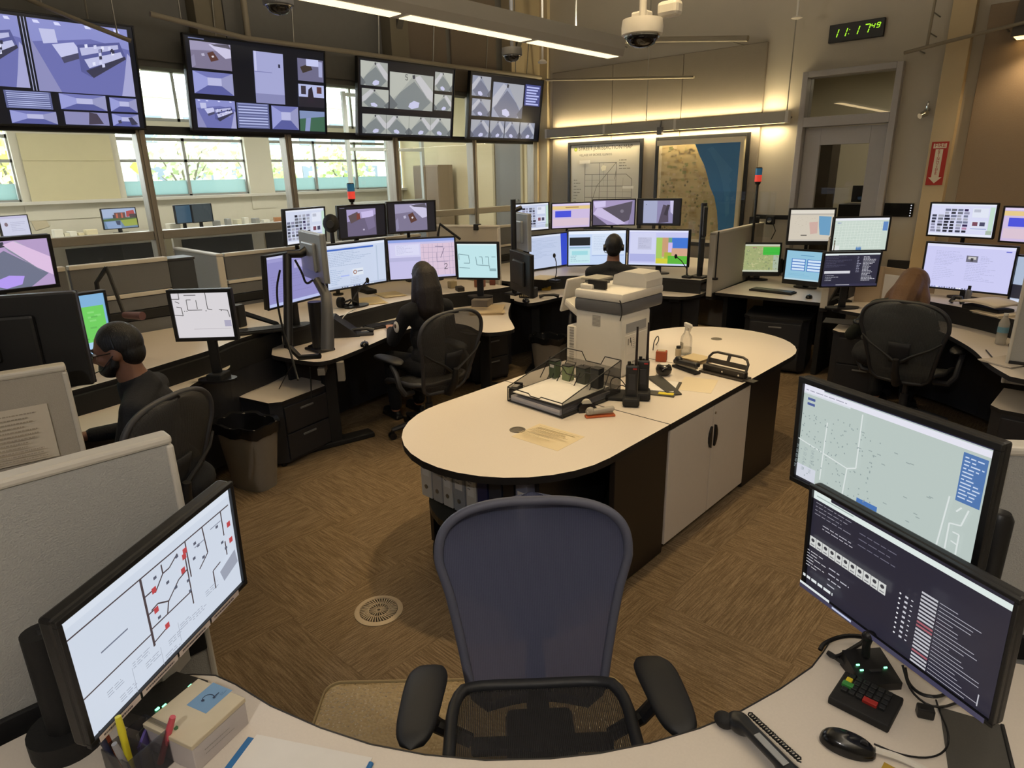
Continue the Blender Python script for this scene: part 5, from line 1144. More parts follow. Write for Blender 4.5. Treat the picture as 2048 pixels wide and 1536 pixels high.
# pale box with blue headset label
A, Bq, Cq, Dq = at(296, 1440, .815), at(404, 1352, .815), at(482, 1402, .815), at(372, 1500, .815)
cx = (A+Bq+Cq+Dq)/4; L1 = ((Bq-A).length+(Cq-Dq).length)/2; L2 = ((Cq-Bq).length+(Dq-A).length)/2
t = thing('headset_box', 'pale cardboard box with blue headset label and small green leaf mark', 'box', (cx.x, cx.y, ZD), dirz(A, Bq))
b = B(); b.box((0, 0, .0315), (L1, L2, .063), .002); b.obj('carton', mat('box_side', '#b8b1b0', .7, var=.04), t)
b = B(); b.box((0, 0, .069), (L1+.003, L2+.003, .012), .002); lid = b.obj('lid', kraft, t)
art('label', .075, .062, [R(0, 0, 1, 1, '#6f93b4')]+PL([(.45+.16*math.cos(a), .5+.22*math.sin(a)) for a in np.linspace(-2.6, .9, 12)], .03, '#26304a', 1.2)+[CI(.32, .4, .06, '#26304a', 1.2), CI(.55, .66, .05, '#26304a', 1.2), R(.6, .62, .75, .66, '#26304a')]+textrows(.7, .75, .95, .9, 2, '#40607e', .3), PRINT, t, lambda x, y, k: Vector((x+L1*.28, y-.0, .0752+k)))
art('leaf_mark', .014, .014, [P([(.1, .6), (.3, .2), (.9, .1), (.9, .5), (.6, .9), (.2, .9)], '#3f6a34')], PRINT, t, lambda x, y, k: Vector((x-L1*.36, y-L2*.16+.02, .0752+k)))
art('side_print', L1*.7, .03, textrows(.05, .2, .95, .8, 2, '#8a8580', .2, .6), PRINT, t, lambda x, y, k: Vector((x, -L2/2-.0005-k, y+.03)))
# pen cup with contents
pc = at(282, 1512, .78)
t = thing('pen_cup', 'clear rectangular pen holder crowded with pens beside the pale box', 'holder', (pc.x, pc.y, ZD), dirz(A, Bq))
smoke = mat('smoked_clear_plastic', '#33343a', .15, alpha=.45)
b = B()
for s in (-1, 1): b.box((s*.05, 0, .045), (.003, .08, .09)); b.box((0, s*.04, .045), (.1, .003, .09))
b.box((0, 0, .0015), (.1, .08, .003)); b.box((0, 0, .04), (.003, .08, .08)); b.obj('cup', smoke, t)
for k, (x, y, lx, ly, c, lb, r, h) in enumerate(((-.03, .0, .01, .02, '#d4c92e', 'yellow highlighter pen standing in the clear holder', .007, .145), (-.045, .02, -.01, .03, '#1f2440', 'dark blue pen standing in the clear holder', .006, .13), (.03, -.025, .03, -.03, '#c24a58', 'pink-red marker leaning in the clear holder', .007, .11), (-.04, -.02, -.02, .0, '#8a8a8e', 'grey pen standing in the clear holder', .006, .125), (-.035, .034, .0, .04, '#a5543c', 'rust-orange pen standing in the clear holder', .006, .135))):
    M = t.matrix_basis; p0 = Vector((x*.8, y*.8, .006)); p1 = p0+Vector((lx, ly, h))
    rzp = Matrix.Translation((pc.x, pc.y, ZD)) @ Matrix.Rotation(dirz(A, Bq), 4, 'Z')
    q = thing('pen', lb, 'pen', rzp @ p0, dirz(A, Bq)); d = p1-p0
    b = B(); b.cyl((0, 0, 0), d*.72, r, r, 10); b.obj('barrel', mat('pen_'+c[1:], c, .4), q, True)
    b = B(); b.cyl(d*.72, d, r*1.1, r*.9, 10); b.obj('cap', mat('pen_'+c[1:], c, .4), q, True)
t = thing('folded_card', 'purple folded card with white slip behind the pens', 'card', (pc.x-.035, pc.y+.05, ZD), dirz(A, Bq)+.2)
b = B(); b.prism([(-.06, 0), (0, .03), (.06, 0), (.055, -.004), (0, .024), (-.055, -.004)], 0, .06); b.obj('cover', purple, t)
b = B(); b.box((.0, .03, .03), (.06, .002, .055), rz=.0); b.obj('slip', paper, t)
# black charging dock with green lights under the left monitor
p = at(330, 1385, .78); t = thing('charging_dock', 'black dock with green lights beneath the floor plan monitor', 'charger', (p.x, p.y, ZD), dirz(A, Bq)+.1)
b = B(); b.prism([(-.08, 0), (.08, 0), (.08, .02), (-.08, .05)], -.05, .05, M=Matrix.Rotation(PI/2, 4, 'X')); b.obj('body', black, t)
led = mat('green_led', '#7dffb0', emit=3)
for x, y in ((-.05, -.03), (-.035, -.035), (.045, -.03)):
    b = B(); b.box((x, y, .0515-.03*(x+.08)/.16), (.010, .004, .004)); b.obj('light', led, t)
# paper pad with blue holder at the bottom edge
A2, B2, D2 = at(500, 1474, .745), at(735, 1522, .745), at(458, 1536, .745)
dx = (B2-A2); dy = (D2-A2).normalized(); c2 = A2+dx/2+Vector((dy.x, dy.y, 0))*.14
t = thing('clipboard', 'white sheet on a blue backing at the bottom edge of the near desk', 'clipboard', (c2.x, c2.y, ZD), dirz(A2, B2))
b = B(); b.box((-.01, -.004, .002), (dx.length+.01, .29, .004), .0015); b.obj('board', blue_p, t)
b = B(); b.box((.0, .0, .0045), (dx.length-.004, .30, .0008)); b.obj('paper', paper, t)
b = B(); b.tube([(dx.length/2+.002, .135, .006), (dx.length/2+.002, .105, .006)], .006, 8); b.obj('clip', blue_p, t, True)
# right side: dock, keypad, mouse, handset, pad, cables
p = at(1745, 1332, .775); rk = math.radians(47)
t = thing('charging_dock', 'black device with three green lights beneath the dark terminal screen', 'charger', (p.x, p.y, ZD), rk)
b = B(); b.prism([(-.045, 0), (.05, 0), (.05, .045), (-.045, .02)], -.05, .05, M=Matrix.Rotation(PI/2, 4, 'X') @ Matrix.Rotation(PI/2, 4, 'Y') if False else Matrix(((0, 0, 1, 0), (1, 0, 0, 0), (0, 1, 0, 0), (0, 0, 0, 1)))); b.obj('body', black, t)
for x, y in ((-.032, -.008), (-.034, .006), (.03, -.006)):
    b = B(); b.box((x, y, .0345+.26*y), (.008, .003, .003)); b.obj('light', led, t)
b = B(); b.box((0, -.012, .031), (.028, .008, .004)); b.obj('button', dgrey, t)
b = B(); b.tube([(0, .03, .04), (0, .035, .07), (.0, .03, .095)], .01, 8); b.ell((0, .03, .1), (.018, .014, .014)); b.obj('headset_hook', black, t, True)
K0, K1, K2 = at(1655, 1388, .765), at(1692, 1338, .765), at(1808, 1392, .765)
kc = (K0+at(1782, 1452, .765)+K1+K2)/4; kw = (K2-K1).length*1.02; kh = (K1-K0).length*1.02; ka = dirz(K1, K2)
t = thing('keypad', 'small black keypad with green, yellow and red keys', 'keyboard', (kc.x, kc.y, ZD), ka)
b = B(); b.box((0, 0, .010), (kw, kh, .02), .004); b.obj('base', blackm, t)
kx, ky = kw/8, kh/6.4
keym = mat('key_black', '#202123', .4)
for j in range(4):
    for i in range(6):
        if i == 0 and j in (1, 2): continue
        if j == 3 and i in (3, 4): continue
        b = B(); b.box(((i-3)*kx+.005, kh/2-ky*(.9+j), .023), (kx*.8, ky*.8, .008), .0015); b.obj('key', keym, t)
for (i, j, wx, c, nm) in ((-.1, 1, .8, yellow, 'yellow key'), (.05, 1.9, 1.5, green_p, 'green key'), (3.45, 3.1, 1.9, red_m, 'red key')):
    b = B(); b.box(((i-3)*kx+.005, kh/2-ky*(.9+j), .0235), (kx*wx, ky*.85, .009), .0015); o = b.obj('key', mat('leaf_green_key', '#3d8a45', .4) if 'green' in nm else c, t); o['label'] = nm
m0, m1 = at(1645, 1468, .755), at(1748, 1502, .755); mc = (m0+m1)/2
def mouse(label, c, z, rz, s=1.0, wheel=True):
    t = thing('computer_mouse', label, 'mouse', (c[0], c[1], z), rz)
    b = B()
    def f(u, v):
        a = 2*PI*u; r = math.sin(PI*min(1, v*.5+.0)) if False else math.cos(v*PI/2)
        ca, sa = math.cos(a), math.sin(a); return Vector((s*.031*r**.6*math.copysign(abs(ca)**.85, ca), s*.056*r**.6*math.copysign(abs(sa)**.9, sa), s*(.004+.032*math.sin(v*PI/2)*(1-.25*(sa*.5+.5)))))
    b.grid(f, 24, 10, closeu=True); b.obj('shell', mat('glossy_black', '#0d0d0f', .22), t, 'full')
    b = B(); b.lathe([(.001, 0), (.03, 0), (.031, .004), (.001, .004)], n=24, sx=s, sy=s*1.78); b.obj('base', black, t, True)
    if wheel:
        b = B(); b.cyl((-.003*s, .03*s, .026*s), (.003*s, .03*s, .026*s), .008*s, n=12); b.obj('wheel', dgrey, t)
    return t
near_mouse = mouse('black mouse on the near desk below the keypad', mc, ZD, dirz(m0, m1)-PI/2)
q = [at(1750, 1500, .752), at(1800, 1515, .748), at(1860, 1545, .748), at(1930, 1590, .748)]
def under(o, par):
    par_m = Matrix.Translation(par.location) @ par.rotation_euler.to_matrix().to_4x4() @ Matrix.Diagonal((*par.scale, 1)); o.parent = par; o.matrix_parent_inverse = par_m.inverted()
    for k in ('category', 'group', 'label'):
        if k in o: del o[k]
o = cable('lead_sleeve', 'x', q, .0075, white); under(o, near_mouse); o['label'] = 'white sleeve on the lead'
o = cable('mouse_cord', 'x', [at(1748, 1488, .752), at(1800, 1510, .744), at(1860, 1518, .744), at(1895, 1500, .744), at(1898, 1465, .744), at(1880, 1425, .744), at(1872, 1400, .744)], .0022, black); under(o, near_mouse)
pa, pb, pd = at(1897, 1424, .745), at(2020, 1460, .745), at(1880, 1536, .745)
t = thing('mouse_mat', 'dark grey woven mat at the bottom right of the near desk', 'mat', (0, 0, 0)); cc = (pb+pd)/2; t.location = (cc.x, cc.y, ZD); t.rotation_euler.z = dirz(pa, pb)
b = B(); b.box((0, 0, .002), ((pb-pa).length, (pd-pa).length*1.1, .004), .001); b.obj('pad', mat('mat_cloth', '#4a4844', .95, var=.15, scale=300), t)
b = B(); b.box(((pb-pa).length/2+.003, 0, .004), (.008, (pd-pa).length*1.1, .008), .002); b.obj('edge_bar', black, t)
# handset lying across the desk edge
h0, h1, h2 = at(1478, 1432, .77), at(1530, 1490, .77), at(1595, 1552, .77)
t = thing('telephone_handset', 'black telephone handset with silver strip at the near desk edge', 'telephone', (h1.x, h1.y, ZD), dirz(h0, h2))
L = (h2-h0).length
b = B(); b.box((0, 0, .030), (L*.95, .036, .02), .008); b.ell((-L*.44, 0, .02), (.034, .027, .02)); b.ell((L*.44, 0, .02), (.034, .027, .02)); blob(b, 'grip', mat('handset_black', '#1a1b1e', .35), t, .005, 4)
b = B(); b.box((0.02, -.004, .041), (L*.5, .016, .003), .001); b.obj('silver_strip', silver, t)
hq = [at(1440, 1430, .77), at(1452, 1424, .79), at(1475, 1428, .79)]
b = B(); b.ell((hq[0]+Vector((.008, .008, -.015))), (.024, .02, .018)); o = b.obj('earpiece_cushion', blackm, None, True); tag(o, 'round black cushion perched on the near desk edge by the handset', 'headset part')
coil = []
for i in range(120):
    u = i/119; p = at(1500, 1428, .76).lerp(at(1600, 1520, .76), u); a = i*1.1
    coil.append(p+Vector((.006*math.cos(a), .006*math.cos(a)*.4, .006*math.sin(a))))
b = B(); b.tube(coil, .0018, 5); o = b.obj('coiled_cord', black, None, True); tag(o, 'coiled black cord beside the telephone handset', 'cord')
cable('headset_band', 'black headset band looped over the desk corner', [at(1640, 1300, .75), at(1648, 1285, .76), at(1690, 1270, .765), at(1740, 1275, .762), at(1700, 1300, .76), at(1668, 1318, .758), at(1650, 1300, .756), at(1700, 1335, .753), at(1760, 1362, .753)], .006, black)
cable('tangled_cable', 'black cable hanging behind the dark terminal monitor stand', [at(1810, 1335, .78), at(1815, 1365, .75), at(1840, 1390, .75), at(1880, 1395, .76), at(1900, 1380, .75)], .004, black)
cable('tangled_cable', 'thin black cable curving right of the keypad', [at(1805, 1330, .80), at(1820, 1385, .76), at(1870, 1420, .75), at(1930, 1400, .75)], .003, black)
b = B(); p = at(1850, 1425, .75); b.box((p.x, p.y, .753), (.035, .025, .026), .004, rz=.4); o = b.obj('usb_hub', mat('hub_black', '#18191b', .4)); tag(o, 'small black cable hub right of the keypad', 'hub')
p = at(1780, 1534, .745); b = B(); b.box((p.x+.012, p.y-.02, .7425), (.05, .05, .005), rz=ka); o = b.obj('sticky_pad', mat('mustard_paper', '#a98a2c', .7)); tag(o, 'mustard yellow note pad at the bottom edge of the frame', 'note pad')
p = at(2000, 1060, 1.19); b = B()
b.lathe([(.026, 0), (.028, .01), (.028, .30), (.02, .315), (.012, .31)], n=20); o = b.obj('desk_tube', black, None, True); o.location = (-.085, 1.735, .74+.13); tag(o, 'black upright cylinder behind the parcel map monitor', 'arm post')
b = B(); b.cyl((-.085, 1.735, .74), (-.085, 1.735, .87), .034, n=16); b.box((-.085, 1.735, .745), (.1, .1, .01)); o.location = (-.085, 1.735, .87)
o2 = b.obj('post_foot', black, None); o2.parent = o; o2.matrix_parent_inverse = Matrix.Translation((.085, -1.735, -.87))
# white boxes beyond the left monitor (on the pale desk corner)
for k, (px, py, wd) in enumerate(((392, 1290, .07), (370, 1318, .07))):
    p = at(px, py, .78); b = B(); b.box((0, 0, .035), (wd, .06, .07), .003); o = b.obj('small_carton', mat('grey_carton', '#a9a5a0', .7)); o.location = (p.x-.02, p.y-.06, ZD); o.rotation_euler.z = .6; tag(o, ('small grey-white carton behind the floor plan monitor, right one', 'small grey-white carton behind the floor plan monitor, nearer the box')[k], 'box')
# pinned print and purple card on second panel
def pinned(name, label, P0, P1, cx, zc, wd, ht, items, base, cat='paper', side=1):
    """sheet on the camera side of panel running P0->P1 at distance cx from P0"""
    a = math.atan2(P1[1]-P0[1], P1[0]-P0[0]); u = Vector((math.cos(a), math.sin(a), 0)); n = Vector((-math.sin(a), math.cos(a), 0))
    if n.dot(-Vector((P0[0], P0[1], 0))) < 0: n = -n
    c = Vector((P0[0], P0[1], 0))+u*cx+n*.0335; uu = u if u.cross(Vector((0, 0, 1))).dot(n) > 0 else -u
    t = thing(name, label, cat, (c.x, c.y, zc))
    M = Matrix((( uu.x, n.x, 0), (uu.y, n.y, 0), (0, 0, 1))).to_4x4()
    b = B(); b.box((0, 0, 0), (wd, .001, ht), M=M); b.obj('sheet', base, t)
    if items: art('print', wd*.99, ht*.99, items, PRINT, t, lambda x, y, k: M @ Vector((x, .0006+k, y)))
    return t
pinned('notice_sheet', 'printed sheet pinned to the second panel at far left', (-2.69, .55), (-2.87, -.5), .20, 1.115, .24, .2, [R(0, 0, 1, 1, '#d0c7b8')]+textrows(.1, .1, .9, .95, 12, '#a59a8a', .3, .7), mat('buff_paper', '#d0c7b8', .8))
pinned('purple_card', 'purple card pinned above the printed sheet', (-2.69, .55), (-2.87, -.5), .315, 1.235, .09, .09, None, purple)
# ------------------------------------------------------------------ things on the island
# printer
px0, py0 = -2.66, 3.2
A = at(1240, 757, .74); W, Dp = .52, .43
t = prn = thing('printer', 'large white multifunction printer with grey band on the island', 'printer', (A.x-W*.33, A.y+Dp*.375, .74)); t.scale = (.66, .75, 1.06)
wh = mat('printer_white', '#cfccc6', .45, var=.02); wg = mat('printer_grey_band', '#55565b', .5); vg = mat('vent_grey', '#9a9894', .6)
b = B(); b.box((0, 0, .185), (W, Dp, .37), .018); b.obj('body', wh, t, True)
b = B(); b.box((-.0, .085, .405), (W+.02, Dp+.2, .075), .02); b.obj('grey_band', wg, t, True)
b = B(); b.box((0, .085, .465), (W+.02, Dp+.2, .055), .018); b.obj('scanner_bed', wh, t, True)
b = B(); b.prism([(-.12, .49), (.26, .49), (.26, .53), (.22, .57), (.0, .575), (-.1, .55)], -.235, .02, M=Matrix(((0, 0, 0, 0),)*4) if False else Matrix.Translation((0, .15, 0)) @ Matrix(((1, 0, 0, 0), (0, 0, -1, 0), (0, 1, 0, 0), (0, 0, 0, 1)))); 
b.obj('feeder_cover', wh, t)
b = B(); b.box((-.16, -.04, .545), (.2, .22, .012), .004); b.box((-.17, -.04, .515), (.16, .2, .012), .004); tr = b.obj('feeder_tray', mat('tray_grey', '#8b8982', .5), t)
b = B(); b.box((-.06, -.16, .522), (.2, .03, .05), .004); b.obj('tray_slot', blackm, t)
b = B(); b.box((-.16, -.16, .505), (.14, .08, .03), .01); b.obj('tray_latch', wh, t)
b = B(); b.box((-W/2-.055, -.02, .13), (.13, Dp-.06, .26), .012); b.obj('side_module', wh, t, True)
for z, h in ((.2, .1), (.1, .09)):
    b = B()
    for i in range(7): b.box((-W/2-.055, -Dp/2+.008, z-h/2+h*i/6), (.05, .006, h/12))
    o = b.obj('vent_slots', vg, t); o['kind'] = 'stuff'
b = B()
for i in range(8): b.box((-.02, -Dp/2-.001, .29+.008*i), (.09, .003, .005))
o = b.obj('vent_slots', vg, t); o['kind'] = 'stuff'
b = B(); b.box((W/2+.001, .0, .285), (.006, .3, .055), .002); b.obj('output_slot', mat('slot_grey', '#8f9196', .4), t)
b = B(); b.box((W/2+.002, .0, .165), (.008, .34, .16), .004); fd = b.obj('front_door', wh, t)
art('instruction_label', .14, .11, [R(0, 0, 1, 1, '#d6d2cc')]+[R(.1, .15, .2, .5, '#77756f'), R(.32, .12, .42, .4, '#2a2a2c'), R(.46, .3, .52, .6, '#2a2a2c')]+textrows(.6, .15, .95, .8, 6, '#8f8b84', .3), PRINT, fd, lambda x, y, k: Vector((W/2+.0065+k, x-.07, y+.185)))
for z in (.055,):
    b = B(); b.box((W/2+.002, 0, z), (.008, .36, .075), .004); d = b.obj('paper_drawer', wh, t)
    b = B(); b.box((W/2+.008, 0, z+.02), (.008, .1, .012), .003); b.obj('grip', vg, d)
# folded-up output flap and exit tray at the left
b = B(); b.box((0, 0, 0), (.022, .26, .22), .008, M=Matrix.Translation((-W/2-.20, -.03, .43)) @ Matrix.Rotation(.42, 4, 'Y')); b.obj('raised_flap', wh, t)
b = B(); b.box((0, 0, 0), (.2, .28, .05), .015, M=Matrix.Translation((-W/2-.08, -.03, .335)) @ Matrix.Rotation(-.45, 4, 'Y') if False else Matrix.Translation((-W/2-.09, -.03, .36)) @ Matrix.Rotation(.35, 4, 'Y')); b.obj('side_tray', wh, t)
cable('printer_lead', '', [(W/2-.02, -Dp/2-.012, .455), (W/2-.0, -Dp/2-.02, .44), (W/2+.012, -Dp/2-.015, .39), (W/2-.01, -Dp/2-.012, .34)], .005, black, t)
# letter tray organiser
o0, o1, o2, o3 = at(1046, 806, .76), at(1146, 838, .76), at(1212, 790, .76), at(1112, 740, .76)
oc = (o0+o1+o2+o3)/4; ow = ((o1-o0).length+(o2-o3).length)/2; od = ((o2-o1).length+(o3-o0).length)/2; oa = dirz(o0, o1); ow *= .88; od *= .92
t = thing('mesh_organiser', 'black wire mesh letter tray organiser holding papers on the island', 'desk organiser', (oc.x, oc.y, .74), oa)
wire = mat('black_wire', '#141416', .5); meshm = mesh_fabric('black_wire_mesh', '#161618', .5)
b = B()
for s in (-1, 1):
    b.tube([(s*ow/2, -od/2, .004), (s*ow/2, od/2, .004), (s*ow/2, od/2, .21), (s*ow/2, -od/2, .085), (s*ow/2, -od/2, .004)], .003, 6)
b.tube([(-ow/2, od/2, .21), (-ow*.2, od/2, .21), (-ow*.12, od/2, .16), (ow*.15, od/2, .16), (ow*.22, od/2, .21), (ow/2, od/2, .21)], .003, 6); b.tube([(-ow/2, od*.15, .155), (-ow*.2, od*.15, .155), (-ow*.12, od*.15, .12), (ow*.15, od*.15, .12), (ow*.22, od*.15, .155), (ow/2, od*.15, .155)], .003, 6); b.tube([(-ow/2, -od/2, .006), (ow/2, -od/2, .006)], .003, 6); b.tube([(-ow/2, -od/2, .084), (-ow*.1, -od/2, .084), (-ow*.06, -od/2, .072), (ow*.1, -od/2, .072), (ow*.13, -od/2, .084), (ow/2, -od/2, .084)], .003, 6)
b.obj('wire_frame', wire, t, True)
b = B(); b.quad((-ow/2, -od/2, .055), (ow/2, -od/2, .055), (ow/2, od/2, .06), (-ow/2, od/2, .06)); b.obj('tray_shelf', meshm, t)
b = B(); b.quad((-ow/2, -od/2, .004), (ow/2, -od/2, .004), (ow/2, od/2, .004), (-ow/2, od/2, .004)); b.obj('tray_bottom', meshm, t)
for s in (-1, 1):
    b = B(); b.quad((s*ow/2, -od/2, .004), (s*ow/2, od/2, .004), (s*ow/2, od/2, .21), (s*ow/2, -od/2, .085)); b.obj('side_mesh', meshm, t)
b = B(); b.quad((-ow/2, od/2, .004), (ow/2, od/2, .004), (ow/2, od/2, .16), (-ow/2, od/2, .16)); b.obj('back_mesh', meshm, t)
for k, x in enumerate((-.5, -.18, .14, .42)):
    b = B(); x_ = x*ow; b.tube([(x_-.04, od*.12, .06), (x_-.04, od*.3, .17), (x_+.03, od*.3, .17), (x_+.05, od*.14, .08)], .0028, 6); b.obj('divider_wire', wire, t, True)
Mo = Matrix.Translation((oc.x, oc.y, .74)) @ Matrix.Rotation(oa, 4, 'Z')
def on(x, y, z): return Mo @ Vector((x, y, z))
def stack(label, x, y, z, w_, d_, h_, m_, rz=0, name='paper_stack'):
    p = on(x, y, z); t = thing(name, label, 'paper', p, oa+rz); n = max(1, int(h_/.006))
    for i in range(n):
        b = B(); b.box((random.uniform(-.002, .002), random.uniform(-.002, .002), h_*(i+.5)/n), (w_, d_, h_/n*.97)); b.obj('sheets', m_, t)
    return t
stack('thick white paper stack in the bottom of the mesh organiser', -.01, -.02, .006, ow*.9, od*.86, .03, mat('cool_paper', '#c9c6cc', .7))
stack('printed sheets on the upper shelf of the mesh organiser', -.0, -.03, .061, ow*.86, od*.84, .004, paper, .04)
for k, (x, y, wd, hh, c, lb) in enumerate(((-.42, .22, .05, .10, '#4c5a44', 'dark green tin with white label in the mesh organiser'), (-.2, .25, .055, .085, '#7d8a66', 'olive green tin in the mesh organiser'), (.05, .28, .07, .09, '#3c4038', 'dark box in the middle of the mesh organiser'), (.33, .25, .06, .11, '#26282a', 'black box at the right of the mesh organiser'))):
    p = on(x*ow, y*od, .066); b = B(); t2 = thing('small_tin', lb, 'container', p, oa)
    b.box((0, 0, hh/2), (wd, .05, hh), .004); b.obj('body', mat('tin_'+c[1:], c, .45), t2)
    b = B(); b.box((0, 0, hh+.003), (wd*1.03, .052, .006), .002); b.obj('lid', black, t2)
    if k == 0:
        b = B(); b.box((0, -.0256, hh*.75), (.03, .001, .02)); b.obj('label', paper, t2)
def scissors(label, p, rz, m_, tilt=.9):
    t = thing('scissors', label, 'scissors', p, rz); M = Matrix.Rotation(tilt, 4, 'X')
    for s in (-1, 1):
        b = B(); b.tube([(s*.022+.018*math.cos(a), .0+.026*math.sin(a)+.09, s*.002) for a in np.linspace(0, 2*PI, 17)[:-1]], .004, 6, M=M, closed=True); b.obj('handle', m_, t, True)
        b = B(); b.box((s*-.006, .0, s*.0015), (.010, .13, .002), M=M); b.obj('blade', steel, t)
    return t
scissors('scissors with pale blue handles leaning in the organiser\'s left rear', on(-.62*ow, .3*od, .04), oa, mat('pale_blue_plastic', '#8f97b4', .4))
scissors('scissors with lime green handles behind the organiser', on(.55*ow, .62*od, .07), oa+.3, mat('lime_plastic', '#9db563', .4))
p = on(-.57*ow, -.32*od, 0); t = thing('tape_holder', 'small black holder left of the mesh organiser', 'tape dispenser', p, oa+.4)
b = B(); b.box((0, 0, .03), (.05, .09, .06), .008); b.box((0, .05, .045), (.05, .02, .05), .006); b.obj('body', black, t)
b = B(); b.box((.0, .01, .0605), (.03, .05, .004), .001); b.obj('white_strip', white, t)
# staplers
def stapler(label, c, rz, z, top, base, s=1.0):
    t = thing('stapler', label, 'stapler', (c[0], c[1], z), rz)
    b = B(); b.box((0, 0, .006*s), (.15*s, .034*s, .012*s), .004*s); b.obj('base', base, t)
    b = B(); b.box((0, 0, 0), (.145*s, .03*s, .02*s), .007*s, M=Matrix.Translation((0, 0, .034*s)) @ Matrix.Rotation(-.09, 4, 'Y')); b.ell((-.05*s, 0, .034*s), (.022*s, .017*s, .02*s)); b.obj('arm', top, t)
    b = B(); b.box((.0, 0, .022*s), (.13*s, .018*s, .008*s), .001, M=Matrix.Rotation(-.04, 4, 'Y')); b.obj('magazine', steel, t)
    return t
p = at(1200, 826, .76); stapler('grey stapler with orange base in front of the mesh organiser', p, oa+.95, .74, mat('stapler_grey', '#9a958c', .45), orange, 1.05)
p = at(1175, 815, .765); t = thing('tape_dispenser', 'small tape dispenser with pale roll beside the orange stapler', 'tape dispenser', (p.x, p.y, .74), oa+.9)
b = B(); b.prism([(-.05, 0), (.05, 0), (.05, .02), (.02, .05), (-.03, .05), (-.05, .03)], -.016, .016, M=Matrix.Rotation(PI/2, 4, 'X')); b.obj('body', black, t)
b = B(); b.cyl((-.005, -.012, .045), (-.005, .012, .045), .026, n=20); b.obj('tape_roll', mat('tape', '#d6d0bf', .4), t, True)
# two-way radios in charging stands
for k, (bx_, by_, tx, ty, lb) in enumerate(((1262, 812, 1262, 655, 'two-way radio in charger, left of the pair on the island'), (1284, 800, 1290, 652, 'two-way radio in charger, right of the pair on the island'))):
    p = at(bx_, by_-6, .75); t = thing('two_way_radio', lb, 'radio', (p.x, p.y, .74), .55, 'two-way radios standing on the island'); t.scale = (1.2, 1.2, 1.25)
    b = B(); b.box((0, .005, .02), (.075, .10, .04), .012); b.obj('charger_base', blackm, t)
    b = B(); b.box((0, .01, .10), (.056, .036, .155), .008); b.obj('body', mat('radio_black', '#1c1d1f', .45), t)
    b = B(); b.box((0, -.01, .105), (.03, .004, .07), .001); b.obj('face', dgrey, t)
    b = B(); b.tube([(.016, .012, .17), (.016, .012, .20), (.016, .012, .345)], [.008, .006, .0045], 8); b.obj('antenna', mat('antenna_rubber', '#1d1214', .5), t, True)
    b = B(); b.cyl((-.014, .01, .17), (-.014, .01, .192), .008, n=10); b.cyl((.0, .012, .17), (.0, .012, .182), .006, n=10); b.obj('knob', black, t)
    b = B(); b.box((.012, -.0105, .165), (.018, .003, .006)); b.obj('red_button', red_m, t)
p0 = at(1215, 830, .75)
t = thing('charger_tray', 'flat black tray with leads behind the two radios', 'charger', (at(1238, 790, .75).x, at(1238, 790, .75).y, .74), .5)
b = B(); b.box((0, 0, .01), (.14, .16, .02), .006); b.obj('tray', blackm, t)
cable('lead', '', [(-.05, .05, .02), (-.06, .09, .07), (-.02, .1, .09), (.03, .07, .05), (.05, .0, .025)], .003, black, t)
cable('lead', '', [(-.02, .03, .02), (.0, .08, .05), (.05, .06, .03)], .003, black, t)
# clipboards with papers, yellow tag
p = at(1318, 775, .745); t = thing('document_folder', 'dark folder of papers with yellow tag beside the radios', 'folder', (p.x, p.y, .74), .35)
b = B(); b.box((0, 0, .004), (.22, .28, .008), .003); b.obj('cover', mat('folder_grey', '#38352f', .5), t)
b = B(); b.box((-.0, .02, .0105), (.19, .2, .005)); b.obj('papers', paper, t)
b = B(); b.box((.06, -.11, .0095), (.085, .035, .003)); b.obj('yellow_tag', yellow, t)
p = at(1328, 772, .75); t = thing('ring_binder', 'black ring binder lying flat behind the radios', 'binder', (p.x, p.y, .74), -.62); t.scale = (1, .8, .7)
b = B(); b.prism([(-.14, 0), (.15, 0), (.15, .012), (.1, .02), (-.14, .045)], -.05, .05, M=Matrix.Rotation(PI/2, 4, 'X')); b.obj('cover', black, t)
p = at(1395, 768, .745); flatart('loose_sheet', 'blank cream sheet lying beside the hole punch', 'paper', (p.x, p.y), .3, .2, .27, [R(0, 0, 1, 1, '#d8cbb0')], .7402)
p0, p1, p3 = at(1030, 874, .741), at(1096, 901, .741), at(1106, 847, .741)
flatart('notice_sheet', 'cream typed notice lying on the near rounded top', 'paper', ((p1.x+p3.x)/2, (p1.y+p3.y)/2) if False else ((at(1096, 873, .741)).x, (at(1096, 873, .741)).y), dirz(p0, p1)+.12, .28, .216, [R(0, 0, 1, 1, '#d9c9a6'), R(.06, .08, .94, .1, '#b3a584')]+textrows(.1, .16, .92, .6, 7, '#b0a180', .45, .6)+textrows(.08, .66, .8, .92, 4, '#b8aa8a', .4, .5), .7402, base=mat('cream_paper', '#d9c9a6', .8))
